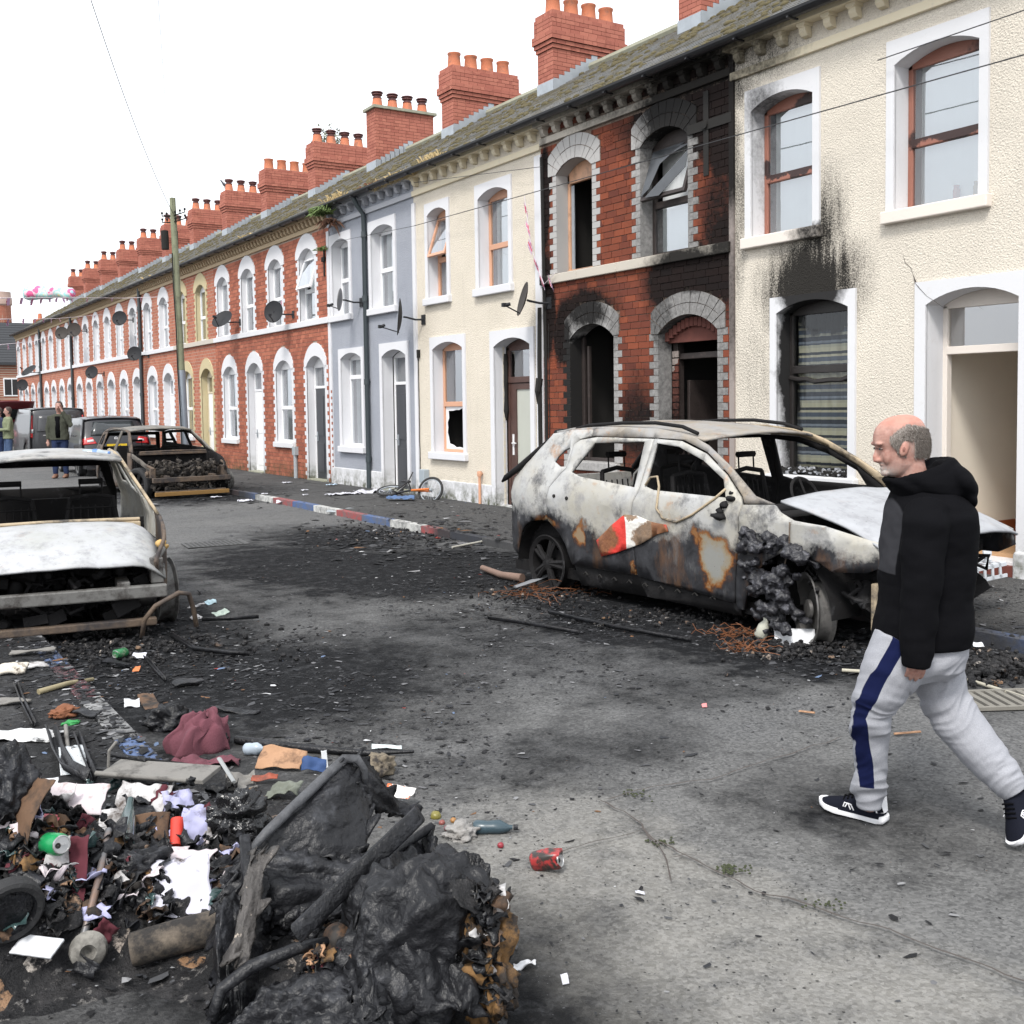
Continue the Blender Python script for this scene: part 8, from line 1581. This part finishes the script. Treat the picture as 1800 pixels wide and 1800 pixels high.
b = MB(); lumps(b, [tuple(gnd(rr.gauss(1735, 32), rr.gauss(1182, 12), 0)+Vector((0, 0, rr.uniform(.0, .07)))) for _ in range(420)], .026, 41, 0, 1); tag(b.build('charred_pile', m_ash, None, False), 'charred black pile in the gutter below the blue kerb stone at right', 'debris', None, 'stuff'); sheet_item('white_scrap', 'white scrap on the charred pile by the blue kerb stone', 'scrap', 1719, 1146, .08, .05, 20, 0, WPL, .02, 8, .06)
b = MB(); cp_ = []
for (mx, my, sx, sy, n_) in ((1395, 1138, 70, 14, 420), (960, 1043, 55, 12, 330), (180, 1135, 130, 18, 620), (680, 938, 55, 10, 260), (1200, 1085, 110, 10, 260)): cp_ += [tuple(gnd(rr.gauss(mx, sx), rr.gauss(my, sy), 0)+Vector((0, 0, rr.uniform(-.005, .03)))) for _ in range(n_)]
lumps(b, cp_, .021, 44, 0, 1)
tag(b.build('cinders', m_ash, None, False), 'cinders heaped round the burnt cars and in the gutter', 'debris', None, 'stuff')
b = MB(); q = gnd(1352, 1140, 0); b.lathe([(.03, 0), (.05, .02), (.045, .10), (.02, .14), (.03, .16)], 10); o = b.build('scorched_bottle_end', M('pale_scorched_plastic', (.36, .36, .30), .7, .3, 9), None, True); o.location = gnd(1335, 1122, .02); o.rotation_euler = (.2, .3, 0); tag(o, 'pale scorched plastic stub under the melted SUV wheel arch', 'plastic')
# gully grate and manhole in the road, cracks in the concrete
road_o = D.objects['road']
def rstrip(pts, wd, nm='road_crack', m=m_crack): 
    q = [gnd(x, y, 0) for x, y in pts]; P2 = []
    for a, c in zip(q[:-1], q[1:]):
        k = max(2, int((c-a).length/.05))
        for i in range(k): p = a.lerp(c, i/k); P2.append((p.x+.022*ns(p.x*9, p.y*9, 4)+.01*ns(p.x*31, p.y*31, 2), p.y+.022*ns(p.x*9, p.y*9, 8)+.01*ns(p.x*31, p.y*31, 6)))
    P2.append((q[-1].x, q[-1].y)); return strip(nm, P2, wd, m, road_o, lambda a, c: (a, c, .016+.012*fbm((a*.9, c*.9, 1))-.0))
rstrip([(1050, 1412), (1110, 1440), (1150, 1482), (1230, 1520), (1330, 1570), (1440, 1600), (1560, 1640), (1680, 1690), (1830, 1745)], .007); rstrip([(1060, 1412), (1150, 1386), (1250, 1375), (1360, 1340), (1480, 1300)], .006); rstrip([(1140, 1470), (1160, 1500), (1172, 1530), (1180, 1556)], .005); rstrip([(1172, 1515), (1210, 1508), (1240, 1512)], .004); rstrip([(960, 1510), (1040, 1490), (1125, 1468)], .004)
b = MB(); c = gnd(1760, 1232, .012); 
for i in range(9): b.box(-.28+i*.065, -.245+i*.065, -.16, .16, 0, .018)
b.box(-.32, .32, -.19, -.16, 0, .02); b.box(-.32, .32, .16, .19, 0, .02); o = b.build('gully_grate', M('worn_iron_grate', (.16, .15, .13), .8, .3, 8), road_o); o.location = c; o.rotation_euler.z = -.5
b = MB(); c = gnd(378, 955, .012)
for i in range(12):
    for j in range(8): b.box(-.36+i*.06, -.33+i*.06, -.24+j*.06, -.21+j*.06, 0, .008)
b.box(-.4, .4, -.28, .26, -.004, .002); o = b.build('manhole_cover', M('iron_manhole', (.06, .06, .06), .7, .3, 8), road_o); o.location = c; o.rotation_euler.z = -.1
m_moss2 = M('crack_moss', (.035, .042, .018), .95, .5, 9)
b = MB()
for (x, y, n_) in ((1290, 1527, 60), (1115, 1395, 26), (1450, 1592, 22), (1165, 1480, 30)):
    for i in range(n_): p = gnd(x+rr.gauss(0, 16), y+rr.gauss(0, 4), .01); b.lathe([(.006, 0), (.005, .003), (.002, .005)], 5, Matrix.Translation(p))
tag(b.build('moss_in_cracks', m_moss2, None, True), 'little moss growing in the cracks of the concrete', 'moss', None, 'stuff')
# litter along the pavement
for (x, y, w, lab) in ((505, 850, .22, 'white litter on the pavement below the nearest red house'), (583, 854, .22, 'pale blue packet on the pavement at the corner of the grey house'), (592, 871, .40, 'long white litter on the pavement before the grey house'), (536, 864, .15, 'small white scrap on the pavement before the red house'), (537, 872, .12, 'smallest white scrap near the kerb before the red house'), (650, 866, .6, 'white plastic bag lying beside the bicycle'), (618, 869, .35, 'white torn bag left of the bicycle'), (432, 882, .3, 'grey white rag on the road by the rusty hatchback'), (380, 876, .22, 'white scrap in front of the rusty hatchback'), (465, 870, .12, 'tiny white scrap on the pavement above the kerb')):
    p = gnd(x, y, .1 if x not in (432, 380) else 0); b = MB(); s = x*.37; b.grid(lambda u, v: Vector(((u-.5)*w*(1-.3*abs(ns(v*4, s, 1))), (v-.5)*w*.6, .03+.10*w*fbm((u*4+s, v*4, s), 3))), 14, 12); o = b.build('litter', PAPER if x != 583 else M('pale_blue_litter', (.42, .54, .66), .6), None, True, thick=.003); o.location = p; tag(o, lab, 'litter', 'litter along the far pavement')
sheet_item('glass_shard_panel', 'grey plastic panel lying on the painted kerb', 'panel', 598, 905, .45, .25, 6, 0, M('grey_plastic_panel', (.30, .33, .35), .4, .2), .02, 5, .08); sheet_item('white_scrap', 'white scrap on the blue and white kerb stones', 'scrap', 500, 887, .3, .12, 5, 10, PAPER, .03, 6, .06); sheet_item('blue_cloth', 'crumpled blue cloth under the fallen bicycle', 'cloth', 705, 890, .5, .28, 4, 0, M('denim_blue_cloth', (.07, .12, .23), .9, .25, 9), .06, 6, .16)
# bicycle fallen against the yellow house
wc = fac(757, 862, 9.22); bk = thing('bicycle', (wc.x, wc.y, .1), 'fallen orange and black bicycle by the pale yellow house plinth', 'bicycle')
OR = M('orange_bike_paint', (.55, .15, .03), .4, .15, 9); BK = M('black_bike_paint', (.015, .015, .017), .4, .2)
def bwheel(c, face, r):
    T = Matrix.Translation(c) @ Vector(face).normalized().to_track_quat('Z', 'Y').to_matrix().to_4x4(); root = D.objects.new('bike_wheel', None); COL.objects.link(root); root.parent = bk
    b = MB(); k = 26; V = [[T @ Vector(((r+.025*math.cos(q))*math.cos(t), (r+.025*math.cos(q))*math.sin(t), .025*math.sin(q))) for q in [2*PI*j/8 for j in range(8)]] for t in [2*PI*i/k for i in range(k+1)]]; b.loft(V, caps=False); b.build('tyre', m_tyre, root, True)
    b = MB(); V = [[T @ Vector(((r-.03+.01*math.cos(q))*math.cos(t), (r-.03+.01*math.cos(q))*math.sin(t), .012*math.sin(q))) for q in [2*PI*j/6 for j in range(6)]] for t in [2*PI*i/k for i in range(k+1)]]; b.loft(V, caps=False); b.lathe([(.022, -.04), (.022, .04)], 10, T); b.build('rim', m_lead, root, True)
    b = MB()
    for i in range(20): t = 2*PI*i/20; b.tube([T @ Vector((.018*math.cos(t), .018*math.sin(t), .02*(-1)**i)), T @ Vector(((r-.03)*math.cos(t+.2), (r-.03)*math.sin(t+.2), 0))], .0025, 3, caps=False)
    b.build('spoke', m_lead, root); return T
c1 = Vector((0, 0, wc.z-.1)); bwheel(c1, (-.8, -.5, .35), .235); c2 = Vector((-.35, .95, .12)); bwheel(c2, (-.2, -.2, .95), .235)
b = MB(); hd_ = c1+Vector((-.26, .26, .0)); b.tube([c1+Vector((-.05, -.03, .03)), hd_], .02, 7); b.tube([c1+Vector((.04, .03, -.02)), hd_], .02, 7); b.build('fork', OR, bk)
b = MB(); bb = Vector((-.36, .62, .10)); st_ = Vector((-.18, .62, .24)); b.tube([hd_, bb], .02, 7); b.tube([hd_, st_], .018, 7); b.tube([st_, bb], .017, 7); b.tube([bb, c2], .013, 6); b.tube([st_, c2], .012, 6); b.build('frame', BK, bk)
b = MB(); b.tube([hd_, hd_+Vector((-.05, .02, .16)), hd_+Vector((.10, .12, .32))], .013, 6); b.tube([hd_+Vector((-.05, .02, .16)), hd_+Vector((-.30, -.02, .02))], .013, 6); b.build('handlebar', BK, bk)
b = MB(); b.loft([ring(st_+Vector((.02+.0*x, x, .06)), Vector((1, 0, 0)), Vector((0, 0, 1)), Vector((0, 1, 0)), w_, .025, 10) for x, w_ in ((-.12, .02), (0, .04), (.1, .075), (.13, .05))]); b.tube([bb+Vector((-.1, 0, .05)), bb, bb+Vector((.1, 0, -.04))], .012, 6); b.lathe([(.07, -.004), (.07, .004)], 16, Matrix.Translation(bb)); b.build('saddle_and_crank', BK, bk)
